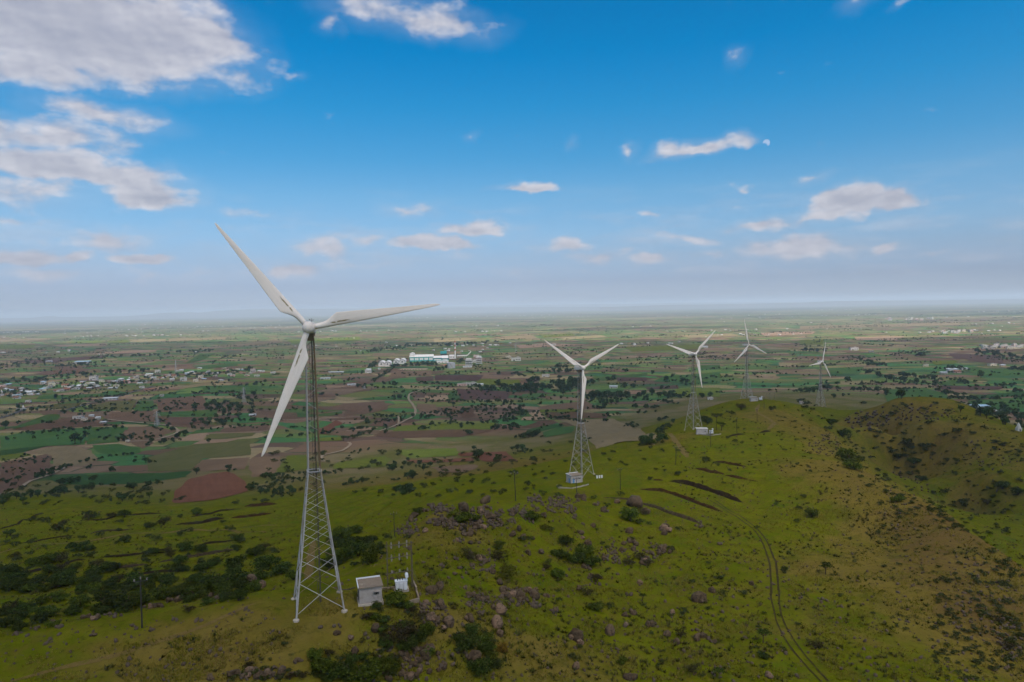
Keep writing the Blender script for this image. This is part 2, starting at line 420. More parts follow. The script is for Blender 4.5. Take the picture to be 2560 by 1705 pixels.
# ---------------------------------------------------------------- ground sheet
def ground_material():
    mt, n, b = new_mat('ground', 1.0, .0)
    pos = n.n('ShaderNodeNewGeometry').outputs['Position']
    flat = n.vmath('MULTIPLY', pos, (1, 1, 0))
    hill = n.n('ShaderNodeAttribute', attribute_name='hill').outputs['Fac']
    dry = n.n('ShaderNodeAttribute', attribute_name='dry').outputs['Fac']
    # --- plain: blocks of strips, each strip one crop
    wob = n.vmath('MULTIPLY', n.vmath('SUBTRACT', n.n('ShaderNodeTexNoise', {'Vector': flat, 'Scale': .004, 'Detail': 3.0}).outputs[1], (.5, .5, .5)), (120, 120, 0))
    p = n.vmath('ADD', flat, wob)
    blk = n.n('ShaderNodeTexVoronoi', {'Vector': p, 'Scale': 1 / 420.0, 'Randomness': .9}, voronoi_dimensions='2D', distance='CHEBYCHEV')
    bc = n.n('ShaderNodeSeparateXYZ', {0: blk.outputs['Color']})
    ang = n.math('MULTIPLY_ADD', n.math('SUBTRACT', bc.outputs[0], .5), 0.9, .25)
    rot = n.n('ShaderNodeVectorRotate', {'Vector': p, 'Angle': ang}, rotation_type='Z_AXIS').outputs[0]
    st = n.vmath('MULTIPLY', rot, (1 / 96.0, 1 / 40.0, 0))
    par = n.n('ShaderNodeTexVoronoi', {'Vector': st, 'Scale': 1.0, 'Randomness': .75}, voronoi_dimensions='2D', distance='CHEBYCHEV')
    par2 = n.n('ShaderNodeTexVoronoi', {'Vector': st, 'Scale': 1.0, 'Randomness': .75}, voronoi_dimensions='2D', distance='CHEBYCHEV', feature='F2')
    pc = n.n('ShaderNodeSeparateXYZ', {0: par.outputs['Color']})
    # drier and greener districts
    dist = n.noise(flat, 1 / 1500.0, 3.0, .5)
    key = n.math('ADD', pc.outputs[0], n.math('MULTIPLY_ADD', dist, 1.5, -.75))
    crop = n.ramp(key, [(0, (.150, .088, .060)), (.14, (.20, .13, .088)), (.26, (.115, .07, .055)), (.34, (.24, .18, .10)), (.46, (.13, .135, .045)),
                        (.58, (.085, .14, .042)), (.70, (.05, .135, .045)), (.82, (.115, .17, .045)), (.92, (.04, .10, .04)), (1, (.20, .165, .075))], 'CONSTANT')
    vary = n.math('MULTIPLY_ADD', pc.outputs[1], .5, .75)
    crop = n.mix(1.0, crop, n.n('ShaderNodeCombineXYZ', {0: vary, 1: vary, 2: vary}).outputs[0], 'MULTIPLY')
    fine = n.noise(n.vmath('MULTIPLY', rot, (.02, .15, 0)), 1.0, 4.0, .65)
    crop = n.mix(n.math('MULTIPLY', n.step(fine, .35, .75), .35), crop, (.10, .10, .055))
    edge = n.math('SUBTRACT', par2.outputs['Distance'], par.outputs['Distance'])
    hedge = n.math('MULTIPLY', n.step(edge, .06, .015), n.step(n.noise(flat, .02, 2.0), .42, .56))
    crop = n.mix(n.math('MULTIPLY', hedge, .8), crop, (.035, .05, .025))
    # scrub and tree-lined water courses
    wood = n.step(n.noise(n.vmath('MULTIPLY', p, (1 / 900.0, 1 / 520.0, 0)), 1.0, 6.0, .68), .56, .66)
    crop = n.mix(n.math('MULTIPLY', wood, .85), crop, (.045, .062, .034))
    big = n.noise(n.vmath('MULTIPLY', flat, (1 / 4200.0, 1 / 1100.0, 0)), 1.0, 5.0, .62)
    farw = n.step(n.vmath('LENGTH', flat, out=1), 3500.0, 9000.0)
    crop = n.mix(n.math('MULTIPLY', farw, n.math('MULTIPLY', n.step(big, .56, .66), .6)), crop, (.30, .225, .14))
    crop = n.mix(n.math('MULTIPLY', farw, n.math('MULTIPLY', n.step(big, .50, .43), .8)), crop, (.040, .052, .034))
    # rough pasture round the foot of the hill
    fadeh = n.step(n.n('ShaderNodeAttribute', attribute_name='foot').outputs['Fac'], .1, .8)
    past = n.mix(n.step(n.noise(flat, 1 / 55.0, 5.0, .6), .38, .62), (.095, .092, .026), (.150, .118, .062))
    crop = n.mix(fadeh, crop, past)
    # --- hill grass
    g1 = n.noise(flat, 1 / 46.0, 6.0, .6)
    g2 = n.noise(flat, 1 / 9.0, 6.0, .65)
    g3 = n.noise(flat, 1 / 1.6, 5.0, .7)
    green = n.mix(n.step(g2, .35, .7), (.082, .094, .003), (.116, .122, .004))
    lush = n.mix(n.step(n.noise(flat, 1 / 20.0, 4.0, .6), .5, .7), green, (.066, .096, .003))
    straw = n.mix(n.step(g2, .3, .7), (.125, .094, .017), (.150, .110, .024))
    k = n.math('ADD', dry, n.math('MULTIPLY_ADD', g1, 1.5, -.75))
    k = n.math('ADD', k, n.math('MULTIPLY_ADD', g2, .9, -.45))
    hillc = n.mix(n.step(k, .25, .72), lush, straw)
    soil = n.step(n.math('ADD', k, n.math('MULTIPLY_ADD', g3, .7, -.35)), .80, 1.12)
    hillc = n.mix(n.math('MULTIPLY', soil, .8), hillc, (.098, .060, .024))
    mott = n.step(n.noise(flat, 1 / 3.6, 5.0, .7), .44, .66)
    hillc = n.mix(n.math('MULTIPLY', mott, .62), hillc, (.112, .082, .016))
    mott2 = n.step(n.noise(n.vmath('ADD', flat, (91, 37, 0)), 1 / 14.0, 6.0, .7), .52, .68)
    hillc = n.mix(n.math('MULTIPLY', mott2, .55), hillc, (.050, .056, .006))
    tuft = n.step(g3, .54, .70)
    hillc = n.mix(n.math('MULTIPLY', tuft, .7), hillc, (.030, .032, .005))
    tuft2 = n.step(n.noise(n.vmath('MULTIPLY', flat, (1, .6, 1)), 1.9, 4.0, .7), .56, .75)
    hillc = n.mix(n.math('MULTIPLY', tuft2, .45), hillc, (.15, .132, .016))
    col = n.mix(hill, crop, hillc)
    n.set(b.inputs['Base Color'], col)
    bump = n.n('ShaderNodeBump', {'Strength': .55, 'Distance': .5, 'Height': n.math('ADD', n.math('MULTIPLY', g3, 1.0), n.math('MULTIPLY', g2, 2.0))})
    n.set(b.inputs['Normal'], bump.outputs[0])
    return mt
M_GROUND = ground_material()
_nx, _ny = len(GX), len(GY)
_idx = np.arange(_nx * _ny).reshape(_ny, _nx)
_a = _idx[:-1, :-1].ravel(); _b = _idx[:-1, 1:].ravel(); _c = _idx[1:, 1:].ravel(); _d = _idx[1:, :-1].ravel()
_tr = np.concatenate([np.stack([_a, _b, _c], 1), np.stack([_a, _c, _d], 1)])
g_me = mesh_np('ground', np.stack([_xx.ravel(), _yy.ravel(), _ZZ.ravel()], 1), _tr, M_GROUND, True)
_x, _y, _z = _xx.ravel(), _yy.ravel(), _ZZ.ravel()
_gy, _gx = np.gradient(_ZZ, GY, GX)
_slope = np.hypot(_gx, _gy).ravel()
_hill = sstep(_z, 22, 46) * ((np.abs(_x) < 1400) & (_y < 1500))
# ground cover by place: bare brown slopes on the far side and the right flank, worn straw round the towers
_dry = .19 + .16 * sstep(_slope, .30, .62)
def patch(px, py, r, amount, ry=None):
    global _dry
    p = ground_at(px, py)
    if p is None: return
    q = ((_x - p.x) / r) ** 2 + ((_y - p.y) / (ry or r)) ** 2
    _dry = _dry + amount * np.exp(-q)
for a in [(780, 1530, 22, .26, 14), (300, 1640, 40, .26, 8), (560, 1660, 18, .36, 7), (1100, 1330, 24, .30, 20), (2400, 1460, 26, .55, 40), (2300, 1400, 30, .3), (2520, 1600, 24, .6),
          (2480, 1530, 14, .4), (2250, 1250, 22, .45, 60), (2150, 1190, 26, .5, 60), (2060, 1110, 30, .45, 70), (1960, 1045, 36, .5, 60), (2300, 1040, 110, .22, 60), (2180, 1060, 50, .35, 40), (2420, 1110, 50, .45),
          (1420, 1230, 24, .25), (1330, 1160, 60, .5), (1000, 1195, 90, .34, 60), (780, 1200, 90, .28, 70), (1180, 1175, 90, .34, 70), (300, 1215, 120, .2, 60), (1530, 1110, 40, .45, 80), (1680, 1095, 26, .4), (1400, 1650, 14, .4, 10), (1780, 1480, 18, .25, 10), (1120, 1300, 20, .2),
          (1800, 1560, 16, .35, 8), (1250, 1600, 14, .28, 12), (1600, 1300, 50, -.1), (1750, 1250, 60, -.12), (1450, 1480, 26, -.25), (1350, 1400, 26, -.2), (1000, 1240, 70, -.3), (1200, 1220, 60, -.2),
          (1750, 1500, 20, -.12), (2150, 1600, 26, -.05), (200, 1400, 120, -.22, 90), (500, 1330, 90, -.15, 80), (1880, 1110, 40, -.2), (2000, 1300, 30, -.1), (1950, 1400, 20, .1), (2100, 1420, 20, .25, 10)]:
    patch(*a)
_foot = sstep(_z, 9, 24)
for nm, arr in (('hill', _hill), ('dry', _dry), ('foot', _foot)):
    at = g_me.attributes.new(nm, 'FLOAT', 'POINT'); at.data.foreach_set('value', arr.astype(np.float32))
ground = tag(link('ground', g_me), kind='structure')

# ---------------------------------------------------------------- mesh builder
class MB:
    def __init__(self):
        self.v = []; self.f = []
    def add(self, vs_, fs_):
        o = len(self.v)
        self.v += [tuple(p) for p in vs_]; self.f += [tuple(i + o for i in q) for q in fs_]
        return self
    def box(self, c, s, rz=0.0, taper=1.0):
        cx_, cy_, cz_ = c; hx, hy, hz = s[0] / 2, s[1] / 2, s[2] / 2
        ca, sa = math.cos(rz), math.sin(rz); vs_ = []
        for dz, k in ((-hz, 1.0), (hz, taper)):
            for dx, dy in ((-hx, -hy), (hx, -hy), (hx, hy), (-hx, hy)):
                x, y = dx * k, dy * k
                vs_.append((cx_ + x * ca - y * sa, cy_ + x * sa + y * ca, cz_ + dz))
        return self.add(vs_, [(0, 3, 2, 1), (4, 5, 6, 7), (0, 1, 5, 4), (1, 2, 6, 5), (2, 3, 7, 6), (3, 0, 4, 7)])
    def ring(self, rings, cap=True):
        n_ = len(rings[0]); vs_ = [p for r in rings for p in r]; fs_ = []
        for i in range(len(rings) - 1):
            for k in range(n_):
                a, b = i * n_ + k, i * n_ + (k + 1) % n_
                fs_.append((a, b, b + n_, a + n_))
        if cap:
            fs_.append(tuple(range(n_ - 1, -1, -1))); fs_.append(tuple((len(rings) - 1) * n_ + k for k in range(n_)))
        return self.add(vs_, fs_)
    def tube(self, path, rad, n_=6, cap=True):
        rings = []
        P = [Vector(p) for p in path]
        rr = rad if hasattr(rad, '__len__') else [rad] * len(P)
        for i, p in enumerate(P):
            t = (P[min(i + 1, len(P) - 1)] - P[max(i - 1, 0)]).normalized()
            ref = Vector((0, 0, 1)) if abs(t.z) < .9 else Vector((1, 0, 0))
            a = t.cross(ref).normalized(); b = a.cross(t).normalized()
            rings.append([p + (a * math.cos(2 * math.pi * k / n_) + b * math.sin(2 * math.pi * k / n_)) * rr[i] for k in range(n_)])
        return self.ring(rings, cap)
    def lathe(self, c, prof, n_=12):
        c = Vector(c)
        return self.ring([[c + Vector((r * math.cos(2 * math.pi * k / n_), r * math.sin(2 * math.pi * k / n_), z)) for k in range(n_)] for r, z in prof])
    def mesh(self, name, mat, smooth=False):
        me = bpy.data.meshes.new(name); me.from_pydata(self.v, [], self.f); me.update()
        if smooth:
            me.polygons.foreach_set('use_smooth', [True] * len(me.polygons))
        bm = bmesh.new(); bm.from_mesh(me); bmesh.ops.recalc_face_normals(bm, faces=bm.faces); bm.to_mesh(me); bm.free()
        if mat: me.materials.append(mat)
        return me
    def build(self, name, mat, parent=None, smooth=False, **kw):
        return link(name, self.mesh(name, mat, smooth), parent, **kw)

# ---------------------------------------------------------------- wind turbines
M_STEEL = simple_mat('galvanised_steel', (.36, .335, .33), .55, .4, .22, .8, dirt=(.33, .23, .12), rand=.22)
M_RUST = simple_mat('weathered_steel', (.19, .13, .075), .75, .3, .3, 1.2, rand=.15)
M_DARK = simple_mat('dark_steel', (.06, .05, .045), .7, .3, .3, 1.5)
M_GRP = simple_mat('white_nacelle_paint', (.80, .70, .655), .45, .4, .08, .6, dirt=(.52, .44, .38))
M_CONC = simple_mat('concrete', (.42, .36, .31), .9, .1, .25, 1.5, dirt=(.22, .17, .12))
M_WHITE = simple_mat('white_enamel', (.70, .70, .74), .45, .4, .06, 2.0)

def blade_material():
    mt, n, b = new_mat('blade_paint', .42, .4)
    tc = n.n('ShaderNodeTexCoord').outputs['Object']
    sp = n.n('ShaderNodeSeparateXYZ', {0: tc})
    f = n.noise(n.vmath('MULTIPLY', tc, (1, 1, .12)), 1.4, 6.0, .6)
    c = n.mix(f, (.78, .665, .61), (.90, .80, .75))
    # leak stain along the spar near the root
    w = n.math('ADD', sp.outputs[0], n.math('MULTIPLY_ADD', n.noise(tc, .9, 3.0), .5, -.25))
    line = n.step(n.math('ABSOLUTE', n.math('ADD', w, .12)), .15, .05)
    span = n.math('MULTIPLY', n.step(sp.outputs[2], 3.6, 4.2), n.step(sp.outputs[2], 8.0, 6.0))
    gap = n.step(n.noise(n.vmath('MULTIPLY', tc, (1, 1, .8)), 1.1, 3.0), .40, .52)
    s_ = n.math('MULTIPLY', n.math('MULTIPLY', line, span), gap)
    c = n.mix(n.math('MULTIPLY', s_, .95), c, (.19, .13, .02))
    grime = n.step(n.noise(n.vmath('MULTIPLY', tc, (2.5, 1, .25)), 1.0, 6.0, .7), .52, .75)
    c = n.mix(n.math('MULTIPLY', grime, .35), c, (.44, .36, .29))
    n.set(b.inputs['Base Color'], c)
    return mt
M_BLADE = blade_material()
ROTOR_R = 23.4
def blade_mesh():
    mb = MB(); rings = []
    prof = [(.7, .50, None), (1.5, .50, None), (2.4, .52, .25), (3.6, .50, .6), (4.9, .48, 1.0), (5.6, .46, 1.0), (8.5, .44, 1.0), (12, .40, 1.0), (16, .33, 1.0), (20, .24, 1.0), (22.6, .16, 1.0), (ROTOR_R, .10, 1.0)]
    rs = [p[0] for p in prof]
    for r in [.7, 1.5, 2.0, 2.6, 3.3, 4.0, 4.6, 5.1, 5.8, 7, 8.5, 10, 12, 14, 16, 18, 20, 21.5, 22.6, 23.1, ROTOR_R]:
        le = np.interp(r, rs, [p[1] for p in prof])
        chord = np.interp(r, [.7, 1.5, 2.4, 5.1, 8.5, 14, 20, 22.8, ROTOR_R], [1.0, 1.0, 1.12, 2.30, 1.98, 1.38, .74, .44, .16])
        blend = float(sstep(r, 1.5, 5.0))
        thick = np.interp(r, [.7, 1.5, 5, 10, 23.4], [1.0, 1.0, .62, .34, .06])
        tw = R(np.interp(r, [.7, 5, 12, 23.4], [16, 14, 5, 0]))
        ring = []
        n_ = 18
        for k in range(n_):
            a = 2 * math.pi * k / n_
            cxr, cyr = .5 * math.cos(a), .5 * math.sin(a)                       # round root
            u = (1 - math.cos(a)) / 2                                             # 0 leading .. 1 trailing
            t = thick * (1.485 * math.sqrt(max(u, 0)) - .63 * u - 1.758 * u ** 2 + 1.4215 * u ** 3 - .5075 * u ** 4) * .98
            ax, ay = le - chord * u, (t if math.sin(a) >= 0 else -t * .75)
            x = cxr * (1 - blend) + ax * blend; y = cyr * (1 - blend) + ay * blend
            xr, yr = x * math.cos(tw) - y * math.sin(tw), x * math.sin(tw) + y * math.cos(tw)
            ring.append((xr, yr + .9 * (r / ROTOR_R) ** 2.2 - .35 * (r / ROTOR_R), r))
        rings.append(ring)
    mb.ring(rings)
    return mb.mesh('blade', M_BLADE, True)
BLADE_ME = blade_mesh()

def rounded(mb, c, s, r, n_=4):
    """box with rounded vertical/longitudinal edges, long axis Y"""
    rings = []
    hx, hz = s[0] / 2, s[2] / 2
    for (yy, k) in ((-.5, .72), (-.44, .9), (-.30, 1.0), (.36, 1.0), (.47, .92), (.5, .84)):
        ring = []
        for q, (sx, sz) in enumerate(((1, 1), (-1, 1), (-1, -1), (1, -1))):
            for j in range(n_ + 1):
                a = math.pi / 2 * (q + j / n_)
                ring.append((c[0] + (sx * (hx - r) + r * math.cos(a)) * k, c[1] + yy * s[1], c[2] + (sz * (hz - r) + r * math.sin(a)) * k))
        rings.append(ring)
    return mb.ring(rings)
def nacelle_meshes():
    a = rounded(MB(), (0, .95, 0), (2.05, 5.2, 2.0), .35).mesh('nacelle', M_GRP, True)
    rings = []
    for y, r in ((-1.45, .98), (-1.75, 1.08), (-2.4, 1.10), (-2.95, 1.02), (-3.3, .82), (-3.52, .52), (-3.62, .2)):
        rings.append([(r * math.cos(2 * math.pi * k / 20), y, r * math.sin(2 * math.pi * k / 20)) for k in range(20)])
    h = MB().ring(rings)
    h = h.mesh('hub', M_GRP, True)
    v = MB().tube([(0, 0, 0), (0, 0, .9)], .035, 5).tube([(-.35, 0, .55), (.35, 0, .55)], .03, 5).box((-.35, 0, .66), (.12, .12, .22)).box((.35, .1, .64), (.03, .35, .2))
    v = v.mesh('wind_vane', M_DARK)
    y_ = MB().lathe((0, 0, 0), [(.95, -.35), (.95, .0), (.8, .02), (.8, .3)], 16).box((0, 0, -.75), (1.5, 1.5, .8)).mesh('yaw_platform', M_RUST)
    return a, h, v, y_
NAC_ME, HUB_ME, VANE_ME, YAW_ME = nacelle_meshes()
BAR_ME = MB().box((0, 0, .5), (1, 1, 1)).mesh('brace', M_STEEL)
BAR_RUST = MB().box((0, 0, .5), (1, 1, 1)).mesh('brace', M_RUST)
def bar_matrix(a, b, w, w2=None):
    a, b = Vector(a), Vector(b); d = b - a
    q = d.to_track_quat('Z', 'Y')
    return Matrix.Translation(a) @ q.to_matrix().to_4x4() @ Matrix.Diagonal((w, w2 or w, d.length, 1))
def wind_turbine(spot, tyaw, psi, theta, label, single):
    root = empty('wind_turbine', spot)
    tag(root, label, 'wind turbine', 'lattice-tower wind turbines along the ridge')
    HUB = 50.0
    def hw(z):
        return np.interp(z, [0, 12, 25, 48.2], [4.1, 2.5, 1.02, .68])
    def corner(k, z):
        a = tyaw + math.pi / 4 + k * math.pi / 2
        r = hw(z) * math.sqrt(2)
        return Vector((r * math.cos(a), r * math.sin(a), z))
    zs_low = [0, 5.6, 9.4, 12.6, 15.3, 17.6, 19.6, 21.3, 22.8, 24.2, 25.0]
    zs_up = list(np.linspace(25.6, 48.0, 19))
    gzs = [float(gz(spot.x + corner(k, 0).x, spot.y + corner(k, 0).y)[0]) - spot.z for k in range(4)]
    for k in range(4):
        foot = corner(k, 0); foot = Vector((foot.x, foot.y, min(gzs[k], 0) - .1))
        mb = MB()
        path = [foot] + [corner(k, z) for z in (6, 12, 18, 25, 32, 40, 48.2)]
        mb.tube(path[:5], [.17, .16, .15, .14, .12], 4)
        lg = mb.build('tower_leg', M_STEEL, root)
        MB().tube(path[4:], [.13, .12, .11, .10], 4).build('upper_leg', M_RUST if k in (0, 3) else M_STEEL, lg)
        mb = MB().lathe((foot.x, foot.y, gzs[k] - .5), [(.55, 0), (.55, .72), (.4, .82)], 10)
        mb.build('footing', M_CONC, root)
    braces = []
    for zs, w in ((zs_low, .11), (zs_up, .075)):
        for i in range(len(zs) - 1):
            z0, z1 = zs[i], zs[i + 1]
            if zs is zs_low and i == len(zs) - 2:
                for k in range(4): braces.append((corner(k, z0 + .3), corner((k + 1) % 4, z0 + .3), .42, .14, False))
                continue
            for k in range(4):
                a0, a1 = corner(k, z0 + (.35 if z0 == 0 else 0)), corner(k, z1); b0, b1 = corner((k + 1) % 4, z0 + (.35 if z0 == 0 else 0)), corner((k + 1) % 4, z1)
                wj = w * (1.25 if z0 < 10 else 1.0)
                braces.append((a0, b1, wj, wj * .5, (i * 7 + k * 3) % 5 == 0 or (z0 > 20 and (i * 3 + k) % 4 != 0))); braces.append((b0, a1, wj, wj * .5, (i * 5 + k) % 4 == 0 or (z0 > 20 and (i * 5 + k) % 3 != 0)))
    if single:
        for (a, b, w, w2, rusty) in braces:
            o = bpy.data.objects.new('brace', BAR_RUST if rusty else BAR_ME); COL.objects.link(o); o.parent = root
            o.matrix_local = bar_matrix(a, b, w, w2)
    else:
        mb = MB()
        for (a, b, w, w2, _r) in braces: mb.tube([a, b], w * .62, 4)
        tag(mb.build('bracing', M_STEEL, root), kind='stuff')
    mb = MB()
    for s in (-.16, .16): mb.tube([(s, .1, .6), (s, .1, 48)], .035, 4)
    for z in np.arange(1, 48, .8): mb.tube([(-.16, .1, z), (.16, .1, z)], .022, 3)
    mb.tube([(.32, .25, .3), (.3, .25, 48)], .10, 5)
    mb.build('ladder', M_DARK, root)
    link('yaw_platform', YAW_ME, root, (0, 0, 48.95), (0, 0, psi))
    Mz = Matrix.Translation((0, 0, HUB)) @ Matrix.Rotation(psi, 4, 'Z') @ Matrix.Rotation(R(-4), 4, 'X')
    nac = link('nacelle', NAC_ME, root); nac.matrix_local = Mz
    hub = link('hub', HUB_ME, root); hub.matrix_local = Mz
    vn = link('wind_vane', VANE_ME, root); vn.matrix_local = Mz @ Matrix.Translation((.35, 2.0, .98))
    for k in range(3):
        b = link('blade', BLADE_ME, root)
        b.matrix_local = Mz @ Matrix.Translation((0, -2.45, 0)) @ Matrix.Rotation(R(theta + 120 * k), 4, 'Y')
    return root
for i, (ty, psi, th, lab) in enumerate([
        (20, 14, -39, 'nearest and largest wind turbine, white rotor on a lattice tower beside the grey shed'),
        (42, 28, -55, 'wind turbine behind the boulder knoll, one blade hanging straight down its tower'),
        (28, 22, -71, 'wind turbine beside the lone roadside tree, one blade pointing up towards the right'),
        (40, 28, -8, 'tall wind turbine on the ridge end with one blade upright against the far plain'),
        (42, 32, 23, 'most distant and smallest wind turbine, its tower foot behind the brown crest')]):
    s = T_SPOT[i]
    wind_turbine(on(s.x, s.y) if i < 4 else on(s.x, s.y), R(ty), R(psi), th, lab, i < 3)

# ---------------------------------------------------------------- pixel crops used while measuring the photograph
CROP = {'K': (900, 840, 6.926), '2': (640, 1100, 2.592), '3': (1280, 800, 3.5625), '4': (1600, 760, 3.5625), '5': (0, 1000, 2.224), '7': (1900, 950, 2.077), '8': (1150, 1150, 2.825),
        'E': (950, 1220, 4.126), 'F': (500, 1480, 2.944), 'A': (0, 960, 3.364), 'B': (650, 920, 3.364), 'C': (1200, 860, 3.925), 'D': (2000, 760, 4.205), 'V': (0, 760, 3.364), 'P': (0, 0, 1.0)}
def cpx(c, X, Y):
    x0, y0, s = CROP[c]
    return x0 + X / s, y0 + Y / s
def gnd(c, X, Y):
    return ground_at(*cpx(c, X, Y))
ORD = ['first', 'second', 'third', 'fourth', 'fifth', 'sixth', 'seventh', 'eighth', 'ninth', 'tenth', 'eleventh', 'twelfth', 'thirteenth', 'fourteenth', 'fifteenth', 'sixteenth', 'seventeenth', 'eighteenth', 'nineteenth']
TENS = ['', '', 'twenty', 'thirty', 'forty', 'fifty', 'sixty', 'seventy', 'eighty', 'ninety']
TENTH = ['', '', 'twentieth', 'thirtieth', 'fortieth', 'fiftieth', 'sixtieth', 'seventieth', 'eightieth', 'ninetieth']
def ordinal(k):
    if k < 20: return ORD[k - 1]
    h = ''
    if k >= 100: h = 'hundred and '; k -= 100
    if 0 < k < 20: return h + ORD[k - 1]
    if k % 10 == 0: return h + TENTH[k // 10]
    return h + TENS[k // 10] + '-' + ORD[k % 10 - 1]

# ---------------------------------------------------------------- draped strips: tracks, soil banks
def resample(P, step):
    P = [Vector((p.x, p.y, 0)) for p in P if p is not None]
    # smooth with Catmull-Rom
    out = []
    for i in range(len(P) - 1):
        p0, p1, p2, p3 = P[max(i - 1, 0)], P[i], P[i + 1], P[min(i + 2, len(P) - 1)]
        n_ = max(2, int((p2 - p1).length / step))
        for k in range(n_):
            t = k / n_
            out.append(.5 * ((2 * p1) + (p2 - p0) * t + (2 * p0 - 5 * p1 + 4 * p2 - p3) * t * t + (3 * p1 - p0 - 3 * p2 + p3) * t ** 3))
    out.append(P[-1])
    return out
def strip(name, P, prof, mat, step=1.2, wob=.0, seed=0, taper=True, smooth=True, amp=0.0):
    """prof: list of (offset, height)"""
    pts_ = resample(P, step); n_ = len(pts_); V = []; F = []
    for i, p in enumerate(pts_):
        t = (pts_[min(i + 1, n_ - 1)] - pts_[max(i - 1, 0)]).normalized(); nrm = Vector((-t.y, t.x, 0))
        e = min(1.0, (i + .15) / 4, (n_ - 1 - i + .15) / 4) if taper else 1.0
        s = 1 + wob * (float(fbm(i * .23, seed * 3.7, 60, 3)) - .5) * 2
        sh = wob * (float(fbm(i * .11, seed * 9.1 + 4, 61, 3)) - .5) * 2.2
        for o_, h_ in prof:
            q = p + nrm * (o_ * s * (0.35 + .65 * e) + sh)
            hh = h_ * e * (1 + amp * (float(vnoise(i * .9, o_ * 3 + seed, 62)) - .5) * 2) if h_ > .1 or h_ < -.05 else h_
            V.append((q.x, q.y, float(gz(q.x, q.y)[0]) + hh))
    m_ = len(prof)
    for i in range(n_ - 1):
        for k in range(m_ - 1):
            a = i * m_ + k
            F.append((a, a + m_, a + m_ + 1, a + 1))
    return link(name, mesh_np(name, V, F, mat, smooth))
def earth_mat(name, c1, c2, sc=.8, grass=None):
    mt, n, b = new_mat(name, .95, .05)
    pos = n.n('ShaderNodeNewGeometry').outputs['Position']
    c = n.mix(n.step(n.noise(pos, sc, 6.0, .68), .3, .7), c1, c2)
    if grass:
        c = n.mix(n.step(n.noise(pos, sc * .45, 5.0, .7), .54, .66), c, grass)
    n.set(b.inputs['Base Color'], c)
    bp = n.n('ShaderNodeBump', {'Strength': .8, 'Distance': .25, 'Height': n.noise(pos, sc * 2.2, 5.0, .7)})
    n.set(b.inputs['Normal'], bp.outputs[0])
    return mt
M_SHADED_RED = earth_mat('shaded_red_soil', (.012, .006, .003), (.060, .026, .011), 1.2, (.06, .056, .010))  # bank soils: dark earth, darkened further to stand in for trench shadow
M_SHADED_DARK = earth_mat('shaded_dark_soil', (.010, .006, .004), (.030, .018, .011), 1.2, (.04, .038, .010))
M_SHADED_GREY = earth_mat('shaded_grey_soil', (.018, .012, .008), (.070, .048, .030), 1.2, (.06, .058, .012))
M_RUT = earth_mat('rut_soil', (.030, .022, .008), (.052, .038, .014), 1.5, (.07, .062, .010))
M_PATH = earth_mat('bare_path', (.125, .085, .026), (.155, .105, .036), 1.0, (.11, .095, .014))
M_DIRT = earth_mat('dirt_road', (.24, .18, .125), (.30, .23, .16), .1)
M_ASPH = earth_mat('old_asphalt', (.075, .070, .068), (.10, .095, .09), .05)

track = [gnd('8', *q) for q in [(1780, 285), (1850, 330), (1950, 390), (2050, 460), (2120, 530), (2170, 620), (2210, 720), (2222, 850)]]
track += [gnd('7', *q) for q in [(76, 1090), (86, 1190), (130, 1310), (220, 1440), (335, 1566)]]
tk = resample(track, 3.0)
for side in (-.85, .85):
    off = []
    for i, p in enumerate(tk):
        t = (tk[min(i + 1, len(tk) - 1)] - tk[max(i - 1, 0)]).normalized()
        off.append(p + Vector((-t.y, t.x, 0)) * side)
    cut = max(i for i, q in enumerate(off) if q.y > 165)
    tag(strip('wheel_track', off[cut:], [(-.2, .06), (-.07, .045), (.07, .045), (.2, .06)], M_RUT, 1.2, .28, side, False), kind='structure')
    tag(strip('wheel_track', off[:cut + 1], [(-.26, .07), (-.08, .055), (.08, .055), (.26, .07)], M_RUT, 1.2, .28, side, False), kind='structure')
tag(strip('hill_path', [gnd('5', *q) for q in [(60, 1562), (300, 1500), (560, 1445), (850, 1360), (1150, 1250), (1420, 1130)]], [(-.5, .06), (0, .05), (.5, .06)], M_PATH, 1.0, .5, 3), kind='structure')
tag(strip('hill_track', [gnd('5', *q) for q in [(0, 850), (300, 800), (500, 782), (640, 757), (840, 740), (1100, 722), (1300, 726), (1480, 738)]], [(-1.2, .1), (0, .08), (1.2, .1)], M_PATH, 2.5, .3, 4), kind='structure')
tag(strip('hill_track', [gnd('5', *q) for q in [(1180, 722), (1330, 712), (1540, 696)]], [(-.9, .1), (0, .08), (.9, .1)], M_PATH, 2.5, .3, 5), kind='structure')
tag(strip('hill_track', [gnd('4', *q) for q in [(1062, 892), (1042, 960), (1105, 1000), (1195, 1065), (1140, 1120)]], [(-1.3, .1), (0, .08), (1.3, .1)], M_PATH, 3, .3, 6), kind='structure')
tag(strip('hill_track', [gnd('3', *q) for q in [(1395, 1012), (1440, 1060), (1500, 1130), (1560, 1225)]], [(-1.5, .1), (0, .08), (1.5, .1)], M_PATH, 3, .5, 7), kind='structure')
tag(strip('hill_track', [gnd('2', *q) for q in [(330, 905), (345, 800), (352, 720), (372, 655)]], [(-1.3, .1), (0, .08), (1.3, .1)], M_PATH, 2, .5, 8), kind='structure')

